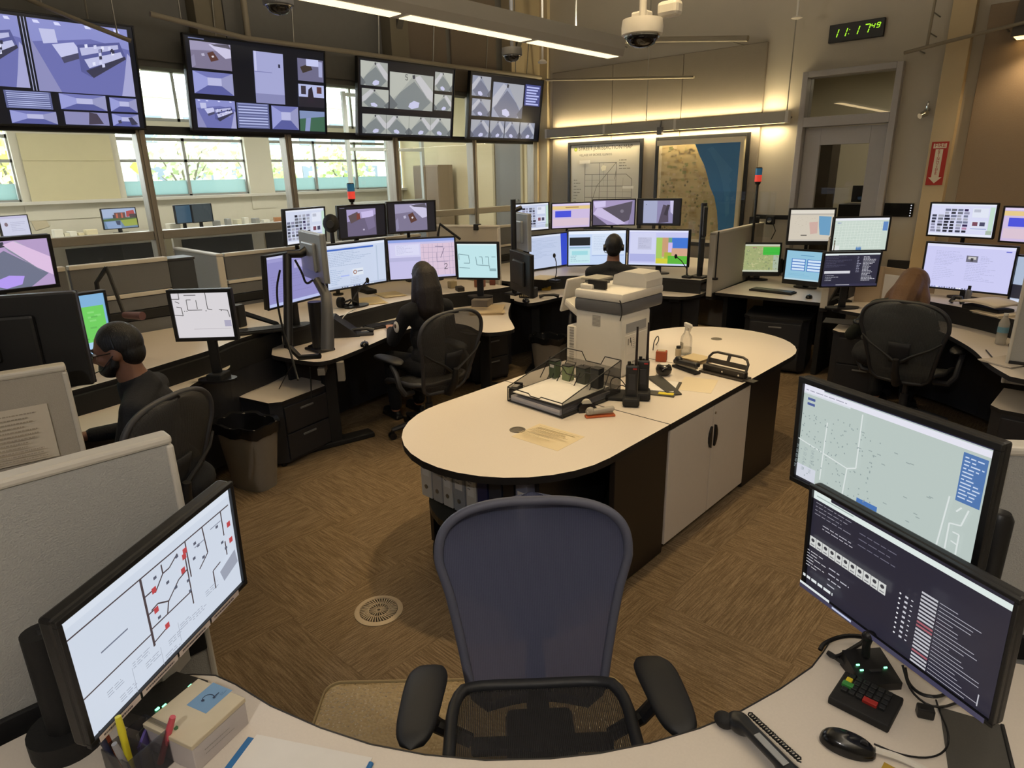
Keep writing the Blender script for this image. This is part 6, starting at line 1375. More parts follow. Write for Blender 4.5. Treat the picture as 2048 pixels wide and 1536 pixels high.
# hole punch
a0, a1 = at(1408, 738, .75), at(1492, 758, .75); pc2 = (a0+a1)/2
t = thing('hole_punch', 'black three-hole punch with slotted lever on the island', 'hole punch', (pc2.x, pc2.y, .74), dirz(a0, a1)); L = (a1-a0).length
b = B(); b.box((0, 0, .006), (L*1.05, .1, .012), .003); b.box((L*.6, .0, .005), (L*.25, .06, .006), .002); b.obj('base', mat('punch_dark', '#2a2520', .45), t)
b = B(); b.box((0, .0, .03), (L, .045, .04), .008); b.obj('block', mat('punch_dark', '#2a2520', .45), t)
b = B()
def lev(pts, off):
    return pts
Mlev = Matrix.Translation((0, .012, .045)) @ Matrix.Rotation(1.15, 4, 'X')
b.tube([(-L*.46, 0, 0), (-L*.46, .05, 0), (-L*.4, .075, 0), (-L*.3, .085, 0), (L*.3, .085, 0), (L*.4, .075, 0), (L*.46, .05, 0), (L*.46, 0, 0)], .008, 8, M=Mlev); b.box((0, .028, 0), (L*.92, .03, .008), .002, M=Mlev); b.box((0, .06, 0), (.02, .05, .008), .002, M=Mlev); b.obj('lever', mat('punch_dark', '#2a2520', .45), t)
for x in (-.38, 0, .38):
    b = B(); b.cyl((x*L, -.026, .03), (x*L, -.03, .03), .006, n=12); b.obj('screw', chrome, t, True)
# spray bottle
p = at(1371, 708, .74); t = thing('spray_bottle', 'clear spray bottle with white trigger head on the island', 'bottle', (p.x, p.y, .74), -.6)
b = B(); b.lathe([(.036, 0), (.04, .006), (.04, .1), (.036, .125), (.018, .155), (.015, .175)], n=24); b.obj('bottle', mat('clear_bottle', '#e6e6e2', .08, trans=.9, alpha=.5), t, True)
b = B(); b.lathe([(.0365, .004), (.0365, .05), (.001, .05)], n=20); b.obj('liquid', mat('clear_liquid', '#d8d0b8', .1, trans=.9, alpha=.4), t, True)
b = B(); b.cyl((0, 0, .168), (0, 0, .19), .016); b.box((.012, 0, .205), (.085, .022, .03), .006); b.box((.048, 0, .185), (.008, .014, .045), .003, M=Matrix.Translation((.048, 0, .2)) @ Matrix.Rotation(.35, 4, 'Y') @ Matrix.Translation((-.048, 0, -.2))); b.cyl((.054, 0, .208), (.066, 0, .208), .007); b.obj('trigger_head', white, t)
art('label', .05, .045, [R(0, 0, 1, 1, '#cfc7b4')]+textrows(.1, .1, .9, .9, 4, '#7b7668', .35, .6), PRINT, t, lambda x, y, k: Vector((.0405*math.sin(x/.0405)+k, -.0405*math.cos(x/.0405)-k, y+.065)))
# black round paper clip holder, black stapler, papers, orange cup etc.
p = at(1327, 750, .74); t = thing('clip_holder', 'round black clip holder with white glossy top on the island', 'holder', (p.x, p.y, .74))
b = B(); b.lathe([(.03, 0), (.046, .018), (.05, .04), (.043, .062), (.03, .07)], n=24); b.obj('pot', mat('gloss_pot', '#151314', .25), t, True)
b = B(); b.lathe([(.026, .0705), (.026, .073), (.001, .074)], n=20); b.obj('top', white, t, True)
b = B(); b.tube([(.015, -.046, .045), (.03, -.042, .06), (.04, -.03, .062)], .002, 6); b.obj('paper_clip', chrome, t, True)
p = at(1372, 738, .75); stapler('heavy black stapler beside the round clip holder', p, -.35, .74, black, blackm, 1.45)
p = at(1385, 722, .745); t = thing('paper_pile', 'untidy brown-edged pile of papers by the spray bottle', 'paper', (p.x+.0, p.y+.04, .74), -.3)
for k in range(5):
    b = B(); b.box((random.uniform(-.01, .01), random.uniform(-.01, .01), .003+.005*k), (.2-.015*k, .14, .004), rz=random.uniform(-.25, .25)); b.obj('sheets', mat('kraft_sheet_%d' % (k % 3), ('#8d7856', '#c4b491', '#6f5c40')[k % 3], .8), t)
p = at(1350, 705, .77); t = thing('pill_bottle', 'small dark capped bottle in front of the spray bottle', 'bottle', (at(1356, 712, .74).x, at(1356, 712, .74).y, .74))
b = B(); b.lathe([(.018, 0), (.02, .004), (.02, .05), (.014, .055)], n=18); b.obj('bottle', mat('smoky_bottle', '#b7a98f', .2), t, True)
b = B(); b.cyl((0, 0, .055), (0, 0, .07), .015); b.obj('cap', blackm, t, True)
p = at(1314, 722, .74); t = thing('orange_cup', 'orange-red box tucked behind the printer corner', 'box', (p.x+.02, p.y+.02, .74), .4)
b = B(); b.box((0, 0, .035), (.07, .06, .07), .005); b.obj('box', mat('brick_orange', '#a8502e', .6), t)
b = B(); b.box((0, 0, .0715), (.05, .04, .003)); b.obj('flap', kraft, t)
o = cable('printer_cord', 'x', [at(1312, 690, .76), at(1318, 680, .78), at(1316, 670, .8), at(1308, 682, .79), at(1306, 700, .745)], .004, black); under(o, prn)
# ------------------------------------------------------------------ things on the walls and overhead
yw = BY-.046
def framed(name, label, x0, x1, z0, z1, items, fw=.045, cat='map'):
    w_, h_ = x1-x0, z1-z0; t = thing(name, label, cat, ((x0+x1)/2, yw, (z0+z1)/2))
    b = B()
    for s in (-1, 1): b.box((s*(w_/2-fw/2), -.014, 0), (fw, .028, h_), .004); b.box((0, -.014, s*(h_/2-fw/2)), (w_-2*fw, .028, fw), .004)
    b.obj('frame', black, t)
    b = B(); b.box((0, -.006, 0), (w_-2*fw, .008, h_-2*fw)); b.obj('backing', paper, t)
    art('map_print', w_-2*fw, h_-2*fw, items, GLOSSP, t, lambda x, y, k: Vector((x, -.0105-k, y)))
    return t
g = '#6d6a62'
it = [R(0, 0, 1, 1, '#c9c4b6'), CI(.075, .05, .025, '#7f9a3a', 1.0), CI(.075, .05, .012, '#d8c84a', 1.0), TX(.12, .065, .073, 'STREET JURISDICTION MAP', '#4c4a44'), TX(.13, .135, .042, 'VILLAGE OF SKOKIE, ILLINOIS', '#5c5952')]
for pts in ([(.22, .22), (.68, .22), (.68, .3), (.66, .42)], [(.22, .36), (.82, .36), (.9, .42), (.9, .7), (.84, .95)], [(.22, .5), (.9, .5)], [(.22, .64), (.9, .64)], [(.44, .22), (.44, .95)], [(.68, .22), (.68, .95)], [(.22, .22), (.22, .95)], [(.22, .78), (.88, .78)], [(.22, .93), (.86, .93)], [(.56, .36), (.56, .93)], [(.33, .36), (.33, .93)], [(.68, .22), (.4, .5), (.3, .78)]): it += PL(pts, .006, g, 1.0)
for pts in ([(.22, .43), (.68, .43)], [(.44, .57), (.9, .57)], [(.5, .22), (.5, .5)], [(.78, .4), (.78, .93)]): it += PL(pts, .003, '#8f8b80', 1.0)
it += textrows(.05, .42, .17, .8, 10, '#9a968a', .35)+textrows(.72, .19, .9, .32, 4, '#8c887c', .35)+[R(.14, .185, .3, .225, '#e4e0d6'), P([(.46, .28), (.49, .25), (.54, .26), (.53, .31), (.48, .32)], '#ece6cc'), R(.78, .5, .93, .53, '#e8e4da')]
framed('framed_map', 'framed street jurisdiction map in grey and white on the back wall', -6.11, -4.87, 1.16, 2.356, it)
rr = random.Random(3); it = [R(0, 0, 1, 1, '#cfc3a6'), R(.04, .05, .96, .97, '#b1a079')]
for k in range(420):
    u, v = rr.uniform(.04, .9), rr.uniform(.05, .95); it.append(R(u, v, u+rr.uniform(.01, .05), v+rr.uniform(.008, .035), rr.choice(['#a9946c', '#b9a984', '#9c9a6c', '#a38f70', '#b3a27c', '#8f9068', '#bba98c', '#ad9a70'])))
for k in range(40): u, v = rr.uniform(.05, .6), rr.uniform(.4, .95); it.append(CI(u, v, .012, '#7c7458', .9, 6))
lake = [(.46, .05), (.96, .05), (.96, .97), (.8, .97), (.78, .8), (.76, .68), (.72, .55), (.66, .45), (.62, .34), (.58, .25), (.52, .16)]
it += [P(lake[:2]+[(.96, .97), (.8, .97)]+lake[4:], '#3f76a8')]
for k in range(5): it.append(P([(.6+.05*k, .1+.05*k), (.66+.05*k, .08+.05*k), (.9, .3+.1*k), (.86, .34+.1*k)], '#477eae'))
it += [R(.96, 0, 1, 1, '#cfc3a6'), R(0, 0, 1, .05, '#d8ceb6')]
framed('framed_map', 'framed regional map with a blue lake on the back wall', -4.68, -3.43, 1.02, 2.356, it)
# linear wall light in three lengths
t = thing('wall_light', 'long grey linear wall light glowing above the framed maps', 'light', (-4.71, 7.76, 2.485))
lm = mat('light_housing_grey', '#aaa69c', .5, var=.04); gl = mat('warm_diffuser', '#ffe2a0', emit=4)
xs = [-6.43, -5.42, -4.36, -2.99]
for i in range(3):
    b = B(); b.box(((xs[i]+xs[i+1])/2+4.71, 0, 0), (xs[i+1]-xs[i]-.02, .08, .115), .006); b.obj('housing', lm, t)
    for s in (-1, 1):
        b = B(); b.box(((xs[i]+xs[i+1])/2+4.71, .028, s*.0585), (xs[i+1]-xs[i]-.06, .02, .002)); b.obj('diffuser', gl, t)
for x in xs:
    b = B(); b.box((x+4.71, .0, 0), (.035, .086, .125), .003); b.obj('joint_plate', white, t)
    b = B(); b.cyl((x+4.71, .06, 0), (x+4.71, .10, 0), .012, n=8); b.obj('wall_arm', steel, t)
for k, x in enumerate((-4.78, -3.0)):
    cable('suspension_wire', ('thin wire dropping to the middle of the wall light', 'thin wire dropping to the right end of the wall light')[k], [(x, 7.74, 2.55), (x, 7.74, 3.4), (x, 7.74, 4.38)], .006, steel)
b = B(); p = aty(1320, 262, 7.7); b.box((p.x, p.y, p.z), (.07, .05, .09), .006); b.cyl((p.x, p.y, p.z+.04), (p.x, p.y+.02, p.z+.12), .01); o = b.obj('occupancy_sensor', grey); tag(o, 'small grey sensor clipped under the wall light', 'sensor')
# digital clock
c0, c1, c2 = aty(1660, 51, yw), aty(1771, 35, yw), aty(1657, 87, yw); cw = c1.x-c0.x; ch = c0.z-c2.z
t = thing('digital_clock', 'black digital wall clock with green numerals above the door', 'clock', ((c0.x+c1.x)/2, BY, (c0.z+c2.z)/2))
b = B(); b.box((0, -.025, 0), (cw, .05, ch), .005); b.obj('case', black, t)
SEG = {'a': ((0, 1), (1, 1)), 'b': ((1, 1), (1, .5)), 'c': ((1, .5), (1, 0)), 'd': ((0, 0), (1, 0)), 'e': ((0, .5), (0, 0)), 'f': ((0, 1), (0, .5)), 'g': ((0, .5), (1, .5))}
DG = {'1': 'bc', '7': 'abc', '4': 'fgbc', '9': 'abcdfg'}
items = []
def flush():
    art('numeral', cw, ch, items, SCREEN, t, lambda x, y, k: Vector((x, -.0505-k, y))); items.clear()
def digit(ch_, u, v, w_, h_, th):
    for s in DG[ch_]:
        (xa, ya), (xb, yb) = SEG[s]; sl = .085*h_
        pa = (u+xa*w_+sl*ya, v+(1-ya)*h_); pb = (u+xb*w_+sl*yb, v+(1-yb)*h_)
        pa2 = (pa[0]+(pb[0]-pa[0])*.08, pa[1]+(pb[1]-pa[1])*.08); pb2 = (pb[0]-(pb[0]-pa[0])*.08, pb[1]-(pb[1]-pa[1])*.08)
        items.append(Ln(*pa2, *pb2, th*1.05, '#b4ff2c', cw/ch))
    flush()
digit('1', .06, .28, .09, .46, .055); digit('1', .22, .28, .09, .46, .055); items.extend([CI(.385, .4, .025, '#b4ff2c', cw/ch, 8), CI(.375, .62, .025, '#b4ff2c', cw/ch, 8)]); flush()
digit('1', .44, .26, .09, .46, .055); digit('7', .62, .25, .1, .46, .055); digit('4', .765, .25, .055, .25, .045); digit('9', .86, .24, .055, .25, .045)

# fire sign on pilaster
s0, s1, s2 = aty(1864, 284, BY-.12), aty(1888, 283, BY-.12), aty(1855, 370, BY-.12); sw_, sh_2 = .145, s0.z-s2.z
t = thing('fire_sign', 'tall red fire extinguisher arrow sign on the warm pilaster', 'sign', (-1.49, BY-.122, (s0.z+s2.z)/2))
b = B(); b.box((0, -.002, 0), (sw_, .004, sh_2)); b.obj('plate', mat('sign_red', '#a8281e', .5), t)
W_ = '#ddd3bd'
it = [R(0, 0, 1, 1, '#a8281e'), R(.12, .04, .88, .15, W_), TX(.5, .125, .052, 'FIRE', '#a8281e', 0, 'CENTER'), P([(.28, .17), (.72, .17), (.72, .82), (.9, .82), (.5, .96), (.1, .82), (.28, .82)], W_)]
for i, c in enumerate('EXTINGUISHER'): it.append(TX(.5, .215+i*.05, .034, c, '#a8281e', 0, 'CENTER'))
art('arrow_print', sw_, sh_2, it, PRINT, t, lambda x, y, k: Vector((x, -.0042-k, y)))
# chrome horn on the wall, black wall tablet
p = aty(1854, 226, BY-.03); t = thing('wall_camera', 'small chrome camera on a bracket beside the pilaster', 'camera', (p.x, BY, p.z))
b = B(); b.cyl((0, 0, .03), (0, -.06, .03), .02, n=14); b.tube([(0, -.05, .03), (0, -.06, .08), (.0, -.05, .1)], .012, 8); b.obj('bracket', chrome, t, True)
b = B(); b.cyl((.0, -.06, 0), (-.04, -.12, -.03), .032, .026, 16); b.obj('head', chrome, t, True)
p0, p1 = aty(1770, 406, BY-.02), aty(1824, 434, BY-.02)
t = thing('wall_panel_display', 'black glass wall panel with a column of white dots by the door', 'touch panel', ((p0.x+p1.x)/2, BY, (p0.z+p1.z)/2))
wq, hq_ = abs(p1.x-p0.x), abs(p0.z-p1.z); b = B(); b.box((0, -.012, 0), (wq, .024, hq_), .003); b.obj('case', mat('black_glass', '#050506', .12), t)
art('icons', wq, hq_, [CI(.92, .15+.19*i, .045, '#e4e4ea', wq/hq_, 8) for i in range(5)], SCREEN, t, lambda x, y, k: Vector((x, -.0245-k, y)))
# wall lamp at right edge
t = thing('wall_sconce', 'grey angled wall lamp throwing light on the brown acoustic wall', 'light', (aty(2040, 92, 7.78).x+.1, BY-.045, 3.14))
b = B(); b.prism([(-.24, -.14), (0, -.14), (0, .16), (-.12, .16)], -.16, .16, M=Matrix.Rotation(PI/2, 4, 'Z') @ Matrix.Rotation(PI/2, 4, 'X') if False else Matrix(((0, 0, 1, 0), (1, 0, 0, 0), (0, 1, 0, 0), (0, 0, 0, 1)))); b.obj('shade', mat('lamp_grey', '#5f5a54', .5), t)
b = B(); b.box((0, -.12, -.143), (.28, .2, .004)); b.obj('lit_opening', mat('lamp_glow', '#ffd28a', emit=3), t)
# overhead pendant
t = thing('pendant_light', 'long grey pendant light with bright strips crossing the top of the frame', 'light', (-3.44, 3.3, 2.86))
b = B(); b.prism([(-.075, 0), (.075, 0), (.09, .05), (.09, .14), (-.09, .14), (-.09, .05)], -1.75, 1.75, M=Matrix.Rotation(PI/2, 4, 'X')); b.obj('housing', mat('pendant_grey', '#a3a099', .5), t)
for y0, y1 in ((-1.72, -.55), (-.5, .62), (.67, 1.72)):
    b = B(); b.box((0, (y0+y1)/2, -.003), (.11, y1-y0-.02, .004)); b.obj('diffuser', mat('pendant_glow', '#ffe9bd', emit=1.6), t)
for y in (-1.2, 1.2):
    b = B(); b.cyl((0, y, .14), (0, y, 1.53), .006, n=6); b.obj('hanger_rod', steel, t)
# dome cameras
def dome(label, c, r, arm=None, box=False):
    t = thing('dome_camera', label, 'camera', c)
    b = B(); b.lathe([(r*.55, r*.75), (r*.95, r*.7), (r, r*.35), (r*.98, r*.05), (r*.8, 0)], n=28); b.obj('housing', white if box else grey, t, True)
    b = B(); b.lathe([(r*.78, .0), (r*.76, -r*.15), (r*.6, -r*.38), (r*.3, -r*.5), (r*.02, -r*.53)], n=28); b.obj('dome', mat('smoked_dome', '#1a1716', .06), t, True)
    b = B(); b.lathe([(r*.80, .002), (r*.86, .0), (r*.84, -.007), (r*.80, -.004)], n=28); b.obj('ring', chrome, t, True)
    b = B(); b.cyl((0, 0, r*.7), (0, 0, 4.4-c[2]), .018, n=10); b.obj('drop_pole', white if box else grey, t)
    if box:
        b = B(); b.box((-r*.35, .05, r*.95), (r*.9, r*.6, r*.45), .01); b.box((r*.9, .1, r*1.15), (r*1.1, r*.7, r*.7), .02); b.obj('junction_box', white, t)
    return t
dome('large white dome camera on a pole right of the pendant light', atd(1284, 72, 3.3), .105, box=True)
dome('small dark dome camera near the right end of the hanging screens', atd(1024, 112, 6.0), .095)
dome('dark dome camera at the top edge above the second hanging screen', atd(557, 12, 4.3), .1)
p = atd(1085, 124, 6.2); b = B(); b.lathe([(.01, .02), (.02, .02), (.045, .0), (.04, -.012), (.005, -.014)], n=16); b.cyl((0, 0, .02), (0, 0, 4.4-p.z), .01, n=8); o = b.obj('sprinkler_head', white, None, True); o.location = p; tag(o, 'white sprinkler head on a drop near the room corner', 'sprinkler')
p = aty(1594, 34, 7.4); b = B(); b.cyl((0, 0, .0), (0, 0, 4.4-p.z), .012, n=8); b.lathe([(.05, 0), (.055, -.01), (.02, -.02)], n=16); o = b.obj('sprinkler_head', white, None, True); o.location = p; tag(o, 'white sprinkler head on a drop left of the digital clock', 'sprinkler')
# pipes
pipem = mat('pipe_paint', '#8b8271', .6, var=.05)
def pipe(label, pts, r=.022, wall=False):
    b = B(); b.tube(pts, r, 10); o = b.obj('overhead_pipe', pipem, None, True); tag(o, label, 'pipe')
    for q in (pts[0].lerp(pts[1], .3), pts[-1].lerp(pts[-2], .3)) if not isinstance(pts[0], tuple) else ():
        b = B(); b.cyl(q, (q.x, BY+.01, q.z) if wall else (q.x, q.y, 4.4), .006, n=6); h = b.obj('pipe_hanger', steel, o)
    return o
pipe('sprinkler pipe running above the hanging screens to the corner', [atx(300, 28, -6.2), atx(495, 77, -6.2), atx(700, 104, -6.2), atx(895, 131, -6.2), atx(1082, 155, -6.2)])
pipe('short pipe slanting across the top left screen', [atd(45, -6, 5.0), atd(170, 46, 5.1), atd(262, 82, 5.3)], .018)
pipe('thin pipe across the acoustic panel at the back wall', [aty(1092, 160, 7.72), aty(1240, 157, 7.72), aty(1388, 154, 7.72)], .016, wall=True)
pipe('thin pipe rising to the right above the door', [aty(1808, 106, 7.6), aty(1900, 82, 7.6), aty(2060, 42, 7.6)], .016, wall=True)
pipe('vertical pipe stub dropping above the door', [aty(1872, -8, 7.6), aty(1853, 96, 7.6)], .012, wall=True)
for k, (px_, ya, yb) in enumerate(((497, -5, 92), (795, 28, 118), (1600, -5, 40))):
    p1 = atx(px_-6, ya, -6.55) if k < 2 else None
    if p1: pipe(('vertical conduit above the second hanging screen', 'vertical conduit above the third hanging screen')[k], [(-6.6, p1.y, 2.95), (-6.6, p1.y, 4.38)], .03)
pipe('pale horizontal pipe beside the large dome camera', [aty(1150, 84, 7.3), aty(1330, 79, 7.3), aty(1496, 77, 7.3)], .03, wall=True)
# wall box beside the booth: black bracket and webcam
p = aty(1541, 440, 7.75); t = thing('webcam', 'black webcam with silver lens on a bracket above the booth', 'camera', (p.x, p.y, p.z))
b = B(); b.box((0, 0, 0), (.1, .05, .1), .012); b.box((0, .06, .03), (.44, .02, .05), .004); b.obj('body', blackm, t)
b = B(); b.cyl((0, -.025, 0), (0, -.04, 0), .028, n=18); b.obj('lens', chrome, t, True)
b = B(); b.tube([(.04, 0, -.05), (.07, 0, -.12), (.03, .0, -.22)], .005, 6); b.obj('lead', blackm, t, True)
b = B(); b.box((0, .09, .03), (.3, .06, .04)); b.obj('wall_arm', blackm, t)
b = B(); p = aty(1512, 480, 7.7); b.box((p.x, 7.6, 1.08), (.1, .06, .68), .004); o = b.obj('black_post', blackm); tag(o, 'flat black upright post behind the booth\'s left panel', 'post')
# clear plastic screen on top of the far console (low glazed divider)
b = B(); x0, x1 = -4.0, -2.95; b.box(((x0+x1)/2, 7.55, 1.45), (x1-x0, .008, .5)); o = b.obj('acrylic_divider', glass_m); tag(o, 'clear acrylic divider standing behind the far console', 'divider')
# light towers
def tower(label, c, zb):
    t = thing('signal_tower', label, 'light', (c[0], c[1], zb))
    h = c[2]-zb; b = B(); b.cyl((0, 0, 0), (0, 0, h-.07), .014, n=10); b.cyl((0, 0, 0), (0, 0, .015), .05, n=16); b.cyl((0, 0, h-.1), (0, 0, h-.07), .024, .034, 16); b.obj('pole', black, t, True)
    b = B(); b.cyl((0, 0, h-.07), (0, 0, h), .036, n=20); b.obj('red_lens', mat('red_lens_lit', '#e8483c', .25, emit=.55), t, True)
    b = B(); b.cyl((0, 0, h), (0, 0, h+.07), .036, n=20); b.obj('blue_lens', mat('blue_lens', '#2f6f9c', .25, emit=.2), t, True)
    b = B(); b.cyl((0, 0, h+.07), (0, 0, h+.08), .036, .03, 20); b.obj('cap', black, t, True)
tower('red and blue signal light tower behind the middle console monitors', atd(702, 383, 6.35), .88)
tower('red and blue signal light tower beside the framed lake map', atd(1517, 350, 7.15), .74)
# ------------------------------------------------------------------ things on the consoles
def backmon(label, c, yawdeg, w, h, m_, zb, side=-.1):
    """monitor seen from behind on a jointed arm"""
    t, M = monitor('arm_monitor', label, c, yawdeg, 0, w, h, scr_doc('#b8c4d8'), z0=zb, stand='none', body=m_, depth=.03)
    return t, M
def keyboard(label, p, rz, z, s=1.0):
    t = thing('keyboard', label, 'keyboard', (p[0], p[1], z), rz)
    b = B(); b.box((0, 0, .009), (.44*s, .15*s, .018), .005); b.obj('base', blackm, t)
    for j in range(4):
        b = B(); b.box((0, .045*s-.03*s*j, .021), (.41*s, .024*s, .008), .002); b.obj('key_row', keym, t)
    return t
def phone(label, p, rz, z, side=None):
    t = thing('desk_phone', label, 'telephone', (p[0], p[1], z), rz)
    b = B(); b.prism([(-.09, 0), (.09, 0), (.09, .075), (-.09, .02)], -.1, .1, M=Matrix(((0, 0, 1, 0), (1, 0, 0, 0), (0, 1, 0, 0), (0, 0, 0, 1)))); b.obj('body', side or black, t)
    b = B(); b.box((.02, .03, .062), (.12, .05, .006), M=Matrix.Translation((0, 0, 0))); b.obj('display', mat('phone_display', '#32404a', .2), t)
    b = B(); b.box((-.075, 0, .075), (.035, .19, .025), .01); b.ell((-.075, .08, .062), (.022, .026, .02)); b.ell((-.075, -.08, .05), (.022, .026, .02)); b.obj('handset', black, t)
    for j in range(4):
        for i in range(3):
            b = B(); b.box((.0+.03*i, .0-.022*j, .052-.0065*j), (.018, .014, .006), .001); b.obj('key', dgrey, t)
    return t
def papers(label, p, rz, z, w_=.22, d_=.29, n=4, c='#cdbf9f', name='paper_stack'):
    t = thing(name, label, 'paper', (p[0], p[1], z), rz); m_ = mat('sheet_'+c[1:], c, .8, var=.04)
    for k in range(n):
        b = B(); b.box((random.uniform(-.012, .012), random.uniform(-.012, .012), .0015+.003*k), (w_, d_, .0022), rz=random.uniform(-.12, .12)); b.obj('sheet', m_, t)
    return t
def cbox(label, p, rz, z, sx, sy, sz_, m_, name='box', cat='box'):
    t = thing(name, label, cat, (p[0], p[1], z), rz); b = B(); b.box((0, 0, sz_/2), (sx, sy, sz_), min(.008, sz_*.2)); b.obj('body', m_, t); return t
def gooseneck(label, p, z, pts, r=.006):
    t = thing('microphone', label, 'microphone', (p[0], p[1], z))
    b = B(); b.box((0, 0, .012), (.1, .08, .024), .006); b.obj('base', black, t)
    pts2 = [(0, 0, .02)]+pts; b = B(); b.tube(pts2, r, 8); b.obj('neck', black, t, True)
    b = B(); e = Vector(pts[-1]); b.ell(e, (.015, .015, .024)); b.obj('capsule', blackm, t, True); return t
# --- man's console
t, M = backmon('silver monitor back on a jointed arm left of the long-haired person', atd(631, 512, 4.55), 76, .50, .33, mat('silver_back', '#8f9294', .4, metal=.3), .74)
cz = atd(631, 510, 4.55)
def arm(t_, base, zb, posts, name='jointed_arm'):
    b = B()
    for pts, r in posts: b.tube([Vector(p) for p in pts], r, 10)
    o = b.obj(name, black, None, True); return o
# arm post with joints: a thing of its own
ab = at(640, 700, .74)
t = thing('monitor_arm', 'black jointed monitor arm and post clamped to the console corner', 'monitor arm', (ab.x, ab.y, .74))
off = lambda p: p-Vector((ab.x, ab.y, .74))
b = B(); b.box((0, 0, .01), (.2, .14, .02), .008); b.cyl((0, 0, .02), (0, 0, .36), .05, n=18); b.obj('base_post', black, t, True)
b = B(); b.tube([off(atd(655, 700, 4.42)), off(atd(655, 640, 4.42)), off(atd(652, 590, 4.45)), off(atd(634, 560, 4.5))], [.045, .042, .036, .03], 10); b.obj('upper_link', mat('arm_grey', '#4c4d52', .45), t, True)
b = B(); b.tube([off(atd(577, 690, 4.5)), off(atd(576, 610, 4.5)), off(atd(574, 510, 4.5))], .03, 12); b.obj('tall_post', black, t, True)
b = B(); b.tube([off(atd(575, 508, 4.5)), off(atd(600, 508, 4.52)), off(atd(618, 498, 4.56))], [.028, .028, .035], 10); b.obj('cross_link', black, t, True)
b = B(); b.tube([off(atd(575, 690, 4.5)), off(atd(600, 715, 4.45)), off(atd(640, 712, 4.4))], .02, 8); b.obj('foot_link', black, t, True)
cable('arm_cable', 'black cable bundle draping from the jointed monitor arm', [atd(560, 540, 4.5), atd(552, 580, 4.5), atd(560, 640, 4.5), atd(580, 700, 4.45), atd(596, 760, 4.3)], .008, black)
cable('arm_cable', 'loop of black cable behind the silver monitor back', [atd(590, 520, 4.5), atd(604, 545, 4.5), atd(612, 570, 4.5), atd(626, 560, 4.5)], .008, black)
cable('floor_cable', 'thin black cable hanging in front of the pale-topped pedestal', [at(620, 735, .72), at(622, 770, .6), at(623, 800, .5)], .005, black)
cable('floor_cable', 'thin grey cable hanging from the arm toward the pedestal top', [at(592, 720, .74), at(575, 745, .62), at(558, 778, .5)], .003, black)
p = at(645, 690, .75)
t = thing('headset_stand', 'black headset base with glossy dome on the console corner', 'charger', (p.x+.06, p.y-.06, .74), .4)
b = B(); b.box((0, 0, .02), (.13, .12, .04), .012); b.cyl((0, .02, .04), (0, .02, .13), .016); b.obj('base', mat('glossy_black', '#0d0d0f', .22), t, True)
b = B(); b.cyl((-.03, .0, .12), (.03, 0, .12), .02); b.obj('rest', chrome, t, True)
p = at(688, 665, .76); t = thing('laptop_riser', 'black wedge-shaped console speaker with pale edge', 'speaker', (p.x, p.y, .74), .9)
b = B(); b.prism([(-.13, 0), (.13, 0), (.1, .03), (-.06, .16), (-.13, .16)], -.1, .1, M=Matrix.Rotation(PI/2, 4, 'X')); b.obj('body', black, t)
p = at(722, 668, .75); t = thing('telephone_handset', 'black telephone handset on a cradle before the long-haired person', 'telephone', (p.x, p.y, .74), 1.0)
b = B(); b.box((0, 0, .012), (.2, .09, .024), .008); b.obj('cradle', dgrey, t)
b = B(); b.tube([(-.1, 0, .03), (-.05, 0, .05), (.05, 0, .05), (.1, 0, .03)], [.022, .014, .014, .022], 10); b.obj('handset', black, t, True)
cable('cord', '', [(-.1, .02, .03), (-.16, .08, .08), (-.12, .16, .14), (-.02, .2, .18)], .004, silver, t)
p = at(729, 690, .745); mouse('black mouse on the long-haired person\'s console', (p.x, p.y), .74, .8)
p = at(762, 658, .745); keyboard('black keyboard under the long-haired person\'s hands', (p.x-.08, p.y+.15), 1.45, .74)
p = at(690, 610, .90); gooseneck('gooseneck microphone with round black head in front of the document monitor', (p.x, p.y), .88, [(.05, 0, .03), (.1, .02, .08), (.16, .06, .17), (.22, .1, .24)])
t = thing('headset', 'black headset with grey boom lying on the raised worktop edge', 'headset', (at(692, 612, .88).x+.05, at(692, 612, .88).y-.08, .88), .5)
b = B(); b.cyl((-.02, 0, .05), (.02, 0, .05), .045, n=18); b.obj('ear_cushion', blackm, t, True)
b = B(); b.tube([(.03, 0, .05), (.08, .02, .07), (.12, .06, .04), (.1, .09, .02)], .009, 8); b.obj('band', black, t, True)
p = at(740, 603, .88); papers('yellowish sheets spread on the raised worktop beneath the document monitor', (p.x, p.y), 1.2, .8801, .24, .34, 3, '#cdb98a')
p = at(780, 590, .88); papers('second paper stack on the raised worktop beneath the street map monitor', (p.x, p.y), 1.3, .8801, .2, .28, 3, '#d0bf98')
p = at(735, 585, .88); cbox('flat black device beneath the document monitor', (p.x, p.y), 1.4, .88, .1, .22, .04, blackm, 'cable_box', 'device')
for k, (px_, py_, sx, sy, h_, c, lb) in enumerate(((960, 570, .1, .08, .09, '#8a5a44', 'small reddish picture carton on the raised worktop below the plan monitor'), (985, 566, .06, .05, .06, '#6e3a30', 'little brown carton right of the picture carton'), (920, 578, .07, .1, .045, '#2a2624', 'dark small box below the plan monitor'), (905, 572, .08, .06, .07, '#a99a78', 'tan small box below the plan monitor'))):
    p = at(px_, py_+4, .88); cbox(lb, (p.x, p.y), .5+.3*k, .88, sx, sy, h_, mat('carton_'+c[1:], c, .7))
p = at(965, 600, .76); cbox('grey cardboard carton on the keyboard worktop behind the chair', (at(965, 615, .74).x, at(965, 615, .74).y), .5, .74, .16, .2, .09, mat('grey_carton2', '#857c70', .8))
p = at(985, 622, .745); papers('cream folder pile on the right wing of the middle console', (p.x-.06, p.y-.02), .75, .7402, .3, .38, 8, '#cdb893')
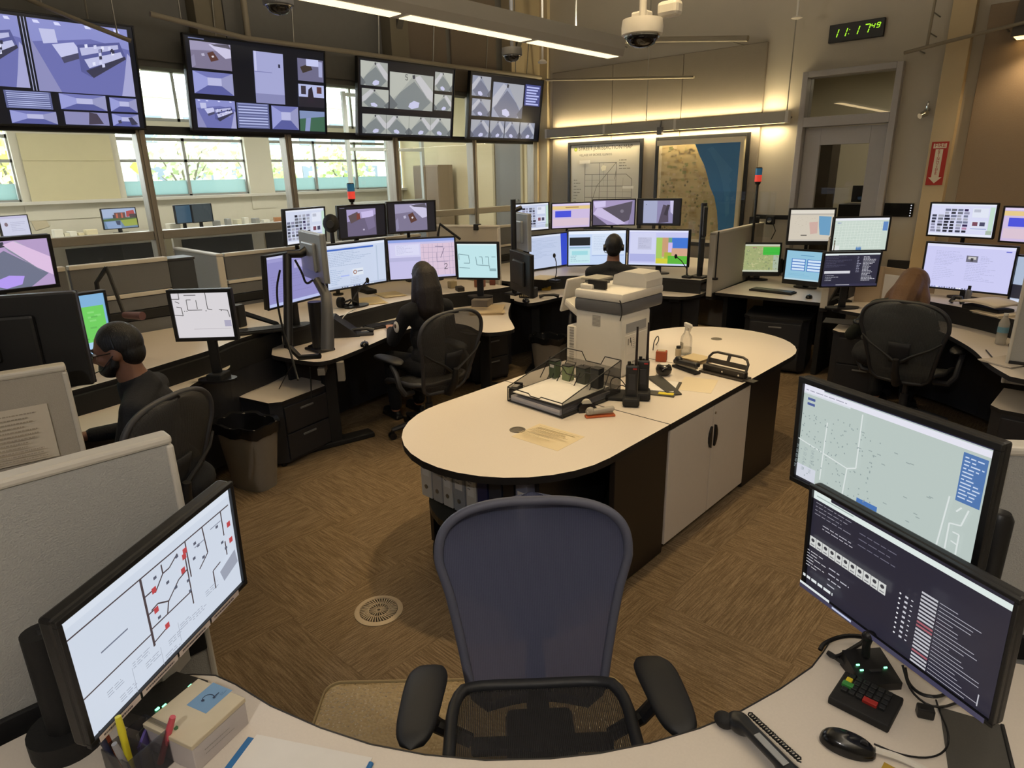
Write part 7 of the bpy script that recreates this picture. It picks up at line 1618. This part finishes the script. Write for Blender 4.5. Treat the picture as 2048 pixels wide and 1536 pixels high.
p = at(1010, 640, .62); papers('loose papers on the pedestal top behind the long-haired person', (-4.5, 4.38), .2, .501, .28, .36, 6, '#a89878')
p = at(1058, 590, .76); cbox('black radio console with pale ribs on the far console corner', (at(1058, 597, .74).x-.05, at(1058, 597, .74).y+.05), .35, .74, .16, .14, .1, blackm, 'radio_console', 'radio')
for i in range(7):
    q = (at(1058, 597, .74).x-.05, at(1058, 597, .74).y+.05)
b = B()
rc = bpy.data.objects['radio_console']
for i in range(7):
    b = B(); b.box((-.06+.02*i, -.0715, .055), (.01, .003, .075)); b.obj('rib', mat('tan_rib', '#9c9070', .6), rc)
p = at(1085, 578, .74); phone('desk phone with yellow side on the far console', (p.x, p.y), .5, .74, mat('phone_yellow', '#a78a2c', .5))
p = at(1052, 603, .745); mouse('black mouse on the far console corner', (p.x+.0, p.y), .74, 1.0, 1.1)
p = at(1098, 596, .745); t = thing('telephone_handset', 'black handset lying by the yellow-sided phone', 'telephone', (p.x, p.y, .74), .8)
b = B(); b.tube([(-.1, 0, .02), (-.05, 0, .035), (.05, 0, .035), (.1, 0, .02)], [.02, .013, .013, .02], 10); b.obj('handset', black, t, True)
p = at(1085, 552, .9); papers('white sheet on the raised far worktop', (p.x, p.y), .3, .8801, .2, .3, 2, '#cfc0a0')
p = at(1110, 560, .90); gooseneck('gooseneck microphone on the far console', (p.x, p.y), .88, [(.02, 0, .1), (.0, .02, .2), (-.05, .05, .26)], .005)
p = at(1340, 530, .9); gooseneck('thin gooseneck microphone before the zone map monitor', (at(1375, 556, .88).x, at(1375, 556, .88).y), .88, [(-.02, 0, .1), (-.08, 0, .17), (-.16, .02, .21)], .005)
# silver and dark monitor backs near the far console
backmon('silver monitor back at the left end of the far console', atd(1044, 462, 6.0), 60, .5, .33, MATS['silver_back'], .88)
backmon('dark monitor back below the silver one on the far console', atd(1046, 545, 5.75), 62, .52, .36, black, .74)
q = atd(1036, 520, 5.95); b = B(); b.cyl((0, 0, 0), (0, 0, .85), .025, n=14); b.box((0, 0, .01), (.14, .14, .02), .004); b.cyl((0, 0, .75), (.05, .06, .78), .02); o = b.obj('monitor_arm', black, None, True); o.location = (q.x-.03, q.y-.02, .88); tag(o, 'black arm post behind the monitor backs at the far console', 'monitor arm')
# dark upright gear right of zone map
q = atd(1402, 505, 6.7); t = thing('monitor_arm', 'black arm post with edge-on screens right of the zone map', 'monitor arm', (q.x, q.y, .88))
b = B(); b.cyl((0, 0, 0), (0, 0, .75), .03, n=14); b.box((0, 0, .01), (.16, .16, .02), .004); b.obj('post', black, t, True)
for z, a in ((.28, .9), (.58, 1.0)):
    b = B(); b.box((.03, -.03, z), (.035, .44, .28), .006, rz=a*.5); b.obj('edge_on_screen', blackm, t)
for k, dx in enumerate((-.12, .2)):
    b = B(); b.cyl((q.x+dx, q.y-.05, .88), (q.x+dx, q.y-.05, 1.36), .008, n=8); b.cyl((q.x+dx, q.y-.05, .88), (q.x+dx, q.y-.05, .9), .03, n=12); o = b.obj('antenna', black); tag(o, ('thin black antenna left of the dark arm post', 'thin black antenna right of the dark arm post')[k], 'antenna')
p = at(1400, 585, .75); cbox('grey and pale device on the far console under the dark arm post', (at(1405, 578, .74).x, at(1405, 578, .74).y), .1, .74, .2, .16, .09, mat('device_grey', '#77716a', .5), 'desk_device', 'device')
p = at(1355, 575, .74); papers('pale papers on the far console right of the printer', (p.x, p.y), .2, .7402, .25, .3, 3, '#b8ab90')
# boom microphones
t = thing('boom_microphone', 'black angled boom arm with pink-headed microphone by the man', 'microphone', (-4.75, 1.22, .88))
zo = Vector((-4.75, 1.22, .88)); pts = [zo, atd(193, 565, 4.1), atd(213, 535, 4.1), atd(249, 630, 4.05), atd(285, 632, 4.0)]
b = B(); b.tube([p-zo for p in pts[:3]], .014, 8); b.obj('lower_arm', black, t, True)
b = B(); b.tube([p-zo for p in pts[2:4]], .012, 8); b.obj('upper_arm', black, t, True)
b = B(); b.tube([pts[3]-zo, pts[4]-zo], [.02, .026], 10); b.obj('microphone', mat('mic_dusky', '#6a4a4a', .6), t, True)
b = B(); b.cyl((0, 0, 0), (0, 0, .02), .06, n=16); b.obj('foot', black, t)
t = thing('boom_microphone', 'black angled boom arm right of the room-view monitor', 'microphone', (at(905, 575, .88).x-.5, at(905, 575, .88).y+.25, .88))
zo = Vector(t.location); pts = [zo+Vector((0, 0, .02)), atd(876, 470, 6.3), atd(880, 448, 6.3), atd(920, 478, 6.2)]
b = B(); b.tube([p-zo for p in pts], .013, 8); b.cyl((0, 0, 0), (0, 0, .02), .06, n=16); b.obj('arm', black, t, True)
p = atd(662, 447, 6.0); t = thing('speaker', 'round black camera head beside the thumbnail monitor', 'camera', (p.x, p.y, .88))
b = B(); b.cyl((0, 0, 0), (0, 0, p.z-.95), .02); b.cyl((0, 0, 0), (0, 0, .015), .05); b.obj('stand', black, t); b = B(); b.ell((0, 0, p.z-.88), (.075, .075, .085)); b.obj('head', blackm, t, True)
b = B(); b.cyl((.05, -.04, p.z-.88), (.075, -.06, p.z-.88), .035, n=16); b.obj('lens', dgrey, t, True)
# --- man's desk things
p = at(520, 660, .90); keyboard('black tray of gear on the raised worktop left of the lilac monitor', (p.x-.05, p.y-.02), 1.2, .88, 1.1)
p = at(485, 655, .9); cbox('black upright speaker box beside the small plan monitor', (at(488, 655, .88).x-.05, at(488, 655, .88).y), .4, .88, .06, .08, .17, black, 'speaker', 'speaker')
p = at(385, 725, .75); papers('pinkish paper pile beside the man under the small plan monitor', (at(380, 740, .74).x, at(380, 740, .74).y), .7, .7402, .3, .26, 7, '#b7a08a')
p = at(358, 692, .8); cbox('small red object behind the small plan monitor', (at(352, 700, .74).x, at(352, 700, .74).y), .3, .74, .06, .05, .07, red_m, 'red_box', 'box')
p = at(430, 690, .76); cbox('dark telephone base under the small plan monitor', (-4.05, 1.62), .6, .74, .1, .12, .05, blackm, 'phone_base', 'telephone')
p = at(215, 740, .74); papers('yellowish papers on the desk by the man\'s chin', (at(215, 742, .74).x, at(215, 742, .74).y), .3, .7402, .2, .3, 3, '#bfa877')
p = at(430, 815, .35); 
cbox('pale shelf box of papers in the shade under the man\'s console', (at(430, 815, .3).x, at(430, 815, .3).y), .25, 0, .3, .25, .28, mat('tan_carton', '#9a8a6e', .8), 'carton')
# --- booth
p = at(1545, 583, .745); keyboard('black keyboard on the booth desk', (p.x, p.y), -.06, .74, 1.0)
p = at(1618, 595, .745); mouse('black mouse on the booth desk', (p.x, p.y), .74, .2)
# --- right console
for k, (px_, py_, wd) in enumerate(((1748, 592, .3), (1790, 585, .34))):
    p = at(px_, py_, .74)
p = at(1778, 612, .74); t = thing('binder_stand', 'open pale ring binders standing upright behind the brown-haired person', 'binder', (p.x, p.y+.06, .74), -.1); t.scale = (1.2, 1, 1.15)
for k, (x, a) in enumerate(((-.17, .45), (.0, -.35), (.17, .2))):
    b = B(); b.box((x, 0, .145), (.20, .016, .29), .003, rz=a); b.obj('cover', mat('binder_tan', '#b8a48a', .6), t)
b = B(); b.box((.0, -.03, .13), (.14, .004, .22), rz=-.2); b.obj('page', paper, t)
p = at(1715, 645, .745); mouse('black mouse at the left tip of the right-hand console', (p.x, p.y), .74, .4, 1.1)
p = at(1690, 640, .745); cbox('small black pad under the mouse of the right-hand console', (at(1700, 648, .742).x-.1, at(1700, 648, .742).y+.05), .2, .74, .22, .2, .004, blackm, 'mouse_mat', 'mat')
p = at(1965, 622, .88); t = thing('document_stand', 'curled white sheets on a dark stand on the right-hand console', 'paper', (p.x, p.y, .88), -.55)
b = B(); b.box((.02, .02, .02), (.3, .16, .04), .01); b.obj('stand', blackm, t)
for k in range(3):
    b = B(); b.grid(lambda u, v: Vector(((u-.5)*.36, (v-.5)*.24+.006*k, .05+.004*k+.04*math.sin(u*2.6)*(.6+.4*v))), 12, 3); o = b.obj('sheet', mat('white_sheet', '#d5c9b8', .8), t, True); o.modifiers.new('thick', 'SOLIDIFY').thickness = .001
p = at(2000, 628, .88); papers('lined notepad sheet near the water bottle', (at(1998, 634, .86).x, at(1998, 634, .86).y), -.6, .8805, .24, .26, 5, '#d6c8b0')
p = at(1935, 588, .88); t = thing('small_sanitiser', 'little clear bottle with dark cap below the lilac web page', 'bottle', (at(1934, 602, .88).x, at(1934, 602, .88).y, .88))
b = B(); b.lathe([(.022, 0), (.024, .005), (.024, .08), (.012, .095)], n=16); b.obj('bottle', mat('grey_clear', '#77787c', .15, alpha=.7), t, True); b = B(); b.cyl((0, 0, .095), (0, 0, .125), .012); b.obj('cap', black, t, True)
p = at(1912, 608, .88); b = B(); b.tube([(0, 0, .01), (.02, .02, .05), (.06, .02, .05), (.08, 0, .01)], .018, 10); o = b.obj('headset', black, None, True); o.location = (p.x-.04, p.y, .88); tag(o, 'black headset piece left of the little clear bottle', 'headset')
p = at(2000, 688, .74); t = thing('water_bottle', 'plastic water bottle with blue label at the right frame edge', 'bottle', (p.x, p.y, .74))
b = B(); b.lathe([(.03, 0), (.033, .006), (.031, .03), (.033, .06), (.033, .15), (.022, .18), (.013, .195), (.013, .205)], n=20); b.obj('bottle', mat('water_plastic', '#c9c3b8', .1, alpha=.6), t, True)
b = B(); b.lathe([(.0335, .085), (.0335, .125), (.033, .125)], n=20); b.obj('label', mat('bottle_label_blue', '#6f9db4', .4), t, True); b = B(); b.cyl((0, 0, .205), (0, 0, .22), .0145); b.obj('cap', white, t, True)
p = at(2025, 700, .74); b = B(); b.ell((0, 0, .03), (.03, .03, .03)); o = b.obj('dark_ball', blackm, None, True); o.location = (p.x, p.y, .74); tag(o, 'small dark round object right of the water bottle', 'object')
p = at(1985, 700, .74); papers('wavy grey papers on the right wing edge of the console', (at(2005, 722, .74).x+.05, at(2005, 722, .74).y), -.5, .7402, .2, .3, 4, '#b9b0a5')
b = B(); a_, c_ = at(1972, 700, .746), at(1996, 728, .746); b.cyl(a_, c_, .004, n=8); o = b.obj('pen', black); tag(o, 'black pen lying at the right console\'s edge', 'pen')
keyboard('black keyboard on the right-hand console beyond the chair', (at(1945, 640, .745).x+.1, at(1945, 640, .745).y-.12), -.75, .74, 1.0)
cbox('dark object on the pale pedestal top at the right frame edge', (-.08, 5.05), -.1, .5, .1, .08, .03, mat('brown_dark', '#5d5040', .7), 'small_box')
# ------------------------------------------------------------------ the office beyond the glass
t = thing('office_counter', 'pale counter running below the exterior windows', 'counter', (-11.95, 3, ZF2))
b = B(); b.box((0, 0, .70), (.9, 13.2, .04), .006); b.obj('worktop', cap_m, t)
for y in np.arange(-6, 6.6, 2.1):
    b = B(); b.box((0, y, .34), (.8, .04, .68)); b.obj('support', cream, t)
zc = ZF2+.72
for y0, y1, lb in ((-1.6, 3.2, 'tan office partition nearest the left frame edge'), (3.3, 5.6, 'tan office partition in the middle of the glass wall view'), (5.7, 7.6, 'tan office partition near the room corner')):
    t = thing('office_partition', lb, 'partition', (-9.0, (y0+y1)/2, ZF2)); L = y1-y0
    b = B(); b.box((0, 0, .42), (.06, L, .84), .005); b.obj('panel', fabric2, t)
    n = max(1, int(L/1.1))
    for k in range(n):
        b = B(); b.box((.035, -L/2+L*(k+.5)/n, .52), (.02, L/n-.2, .5), .004); b.obj('dark_inset', mat('dark_glass_inset', '#2b2b2c', .25, var=.2, scale=4), t)
    b = B(); b.box((0, 0, .86), (.1, L, .05), .006); b.obj('cap', cap_m, t)
def office_mon(label, c, yaw, items, w_=.53, h_=.32): monitor('office_monitor', label, c, yaw, 0, w_, h_, items, z0=zc, bez=.012)
office_mon('office monitor with a red-roofed lakeside landscape on its screen', (-11.7, 3.57, 1.40), 8, scr_castle())
c = atx(31, 454, -11.6); office_mon('office monitor with white page beyond the glass at far left', (c.x, c.y, 1.38), 25, [R(0, 0, 1, 1, '#d3d3ec'), R(0, 0, 1, .12, '#c8c2e4'), CI(.2, .4, .1, '#7c6470'), *textrows(.35, .3, .9, .8, 6, '#b0b0d0', .3)], .42, .3)
for k, (px_, py_) in enumerate(((372, 428), (406, 432))):
    c = atx(px_, py_, -11.5); monitor('office_monitor', ('dark bluish office monitor beyond the glass, left of the pair', 'dark office monitor beyond the glass, right of the pair')[k], (c.x, c.y, 1.42), 20, 0, .42, .3, [R(0, 0, 1, 1, ('#3c5568', '#2e3a40')[k])], z0=zc, bez=.012)
rng = random.Random(5)
clut = [(113, 457, .12, .12, 'white picture frame'), (130, 460, .08, .06, 'pale desk box'), (142, 461, .1, .08, 'small white box'), (158, 463, .08, .05, 'cream box'), (180, 458, .16, .09, 'long cream box'), (345, 447, .2, .1, 'white letter tray'), (432, 440, .12, .1, 'grey telephone'), (455, 440, .08, .12, 'grey desk file'), (474, 438, .1, .1, 'pale box of papers'), (490, 437, .08, .12, 'white bottle-like canister'), (510, 436, .1, .1, 'grey carton'), (555, 432, .14, .09, 'orange-brown box'), (530, 436, .12, .06, 'stack of white paper')]
for k, (px_, py_, wd, hh, lb) in enumerate(clut):
    c = atx(px_, py_, -11.75); cl = {'w': '#cfcabc', 'g': '#8d8c88', 'o': '#9a6a45', 'p': '#c4bda6', 's': '#d2cec2', 'c': '#cbbf9e', 'l': '#cbbf9e'}[lb[0]]
    cbox(lb+' on the office counter beyond the glass', (c.x, c.y), rng.uniform(-.3, .3), zc, .12, wd, hh, mat('clutter_'+cl[1:], cl, .7), 'desk_clutter')
c = atx(78, 443, WX+.012); b = B(); b.box((0, 0, 0), (.004, .2, .22), M=Matrix.Rotation(.25, 4, 'X')); o = b.obj('wall_note', kraft); o.location = c; tag(o, 'cream note taped to the wall under the office window', 'paper')
# office ceiling lights (hanging boxes)
lampm = mat('office_lamp_white', '#f2e6c4', .5, emit=1.4)
for k, (x, y, z, lb) in enumerate(((-9.4, 2.6, 3.25, 'hanging office light box between the first two televisions'), (-9.2, 5.2, 3.3, 'hanging office light box between the middle televisions'), (-9.2, 7.4, 3.3, 'hanging office light box between the last two televisions'))):
    t = thing('office_light', lb, 'light', (x, y, z)); b = B(); b.box((0, 0, .09), (.35, 1.6, .16), .006); b.obj('housing', cream, t)
    b = B(); b.box((0, 0, .004), (.3, 1.55, .008)); b.obj('diffuser', lampm, t)
    for s in (-.6, .6):
        b = B(); b.cyl((0, s, .17), (0, s, 4.22-z), .008, n=6); b.obj('rod', steel, t)
# far wall of the office: doors and cabinet
for n, (x0, x1, h_, lb) in enumerate(((-9.55, -8.75, 2.2, 'grey office door in the far wall beyond the glass'), (-8.35, -7.55, 2.25, 'tan office door near the room corner beyond the glass'))):
    t = thing('door_%d' % (n+2), lb, 'door', ((x0+x1)/2, YX+.03, ZF2)); t['kind'] = 'structure'
    w_ = x1-x0; b = B()
    for s in (-1, 1): b.box((s*(w_/2-.025), 0, h_/2), (.05, .06, h_))
    b.box((0, 0, h_-.025), (w_-.1, .06, .05)); b.obj('frame', mat('door_trim', '#a89a7c', .6), t)
    b = B(); b.box((0, .01, h_/2-.03), (w_-.11, .03, h_-.06)); lf = b.obj('leaf', mat('grey_door', '#77746f', .5) if n == 0 else mat('tan_door', '#b8a67e', .6), t)
    b = B(); b.cyl((w_/2-.12, -.02, 1.0), (w_/2-.12, -.07, 1.0), .02); b.cyl((w_/2-.12, -.07, 1.0), (w_/2-.2, -.07, 1.0), .01); b.obj('handle', chrome, lf)
c = aty(868, 385, 9.5); t = thing('office_cabinet', 'brown cabinet standing by the far office wall', 'cabinet', (c.x, 9.5, ZF2)); b = B(); b.box((0, 0, .85), (.8, .4, 1.7), .006); b.obj('carcass', mat('brown_cabinet', '#8a7862', .6), t)
for s in (-1, 1):
    b = B(); b.box((s*.2, -.205, .85), (.385, .014, 1.64), .003); b.obj('door', mat('brown_cabinet2', '#7c6a55', .6), t)
# glazed vestibule at the far end of the office
t = thing('glazed_vestibule', 'white framed glazed vestibule at the far end of the office', 'glass wall', (-11.1, 8.4, ZF2))
vf = mat('vestibule_frame', '#b9bcb8', .5)
for y in (-.9, 0, .9):
    b = B(); b.box((0, y, 1.5), (.07, .07, 3.0), .004); b.obj('upright', vf, t)
for z in (1.0, 2.0, 2.95):
    b = B(); b.box((0, 0, z), (.06, 1.8, .06), .004); b.obj('crossbar', vf, t)
for y in (-.45, .45):
    for z0, z1 in ((1.03, 1.97), (2.03, 2.92)):
        b = B(); b.box((0, y, (z0+z1)/2), (.006, .83, z1-z0)); b.obj('pane', glass_m, t)

for k, (px_, py_, z_) in enumerate(((645, 738, .66), (682, 742, .64))):
    p = at(px_, py_, z_); b = B(); b.box((p.x, p.y, z_), (.05, .16, .05) if k == 0 else (.05, .05, .14), .004, rz=.9); o = b.obj('leg_plate', mat('plate_grey', '#8b857c', .5), S2)
p = at(985, 452, 1.45); b = B(); b.box((-4.95, 4.83, 1.43), (.05, .09, .06), .004, rz=.37); o = b.obj('black_clip', blackm); tag(o, 'black clip on the top edge of the panel between the two consoles', 'clip')

t = thing('upright_box', 'dark grey upright box at the end of the low grey screen behind the man', 'box', (-5.40, 1.98, 0)); b = B(); b.box((0, 0, .69), (.2, .2, 1.36), .008); b.obj('case', mat('box_charcoal', '#34383d', .6), t); b = B(); b.box((0, 0, 1.375), (.21, .21, .02), .004); b.obj('lid', dgrey, t)
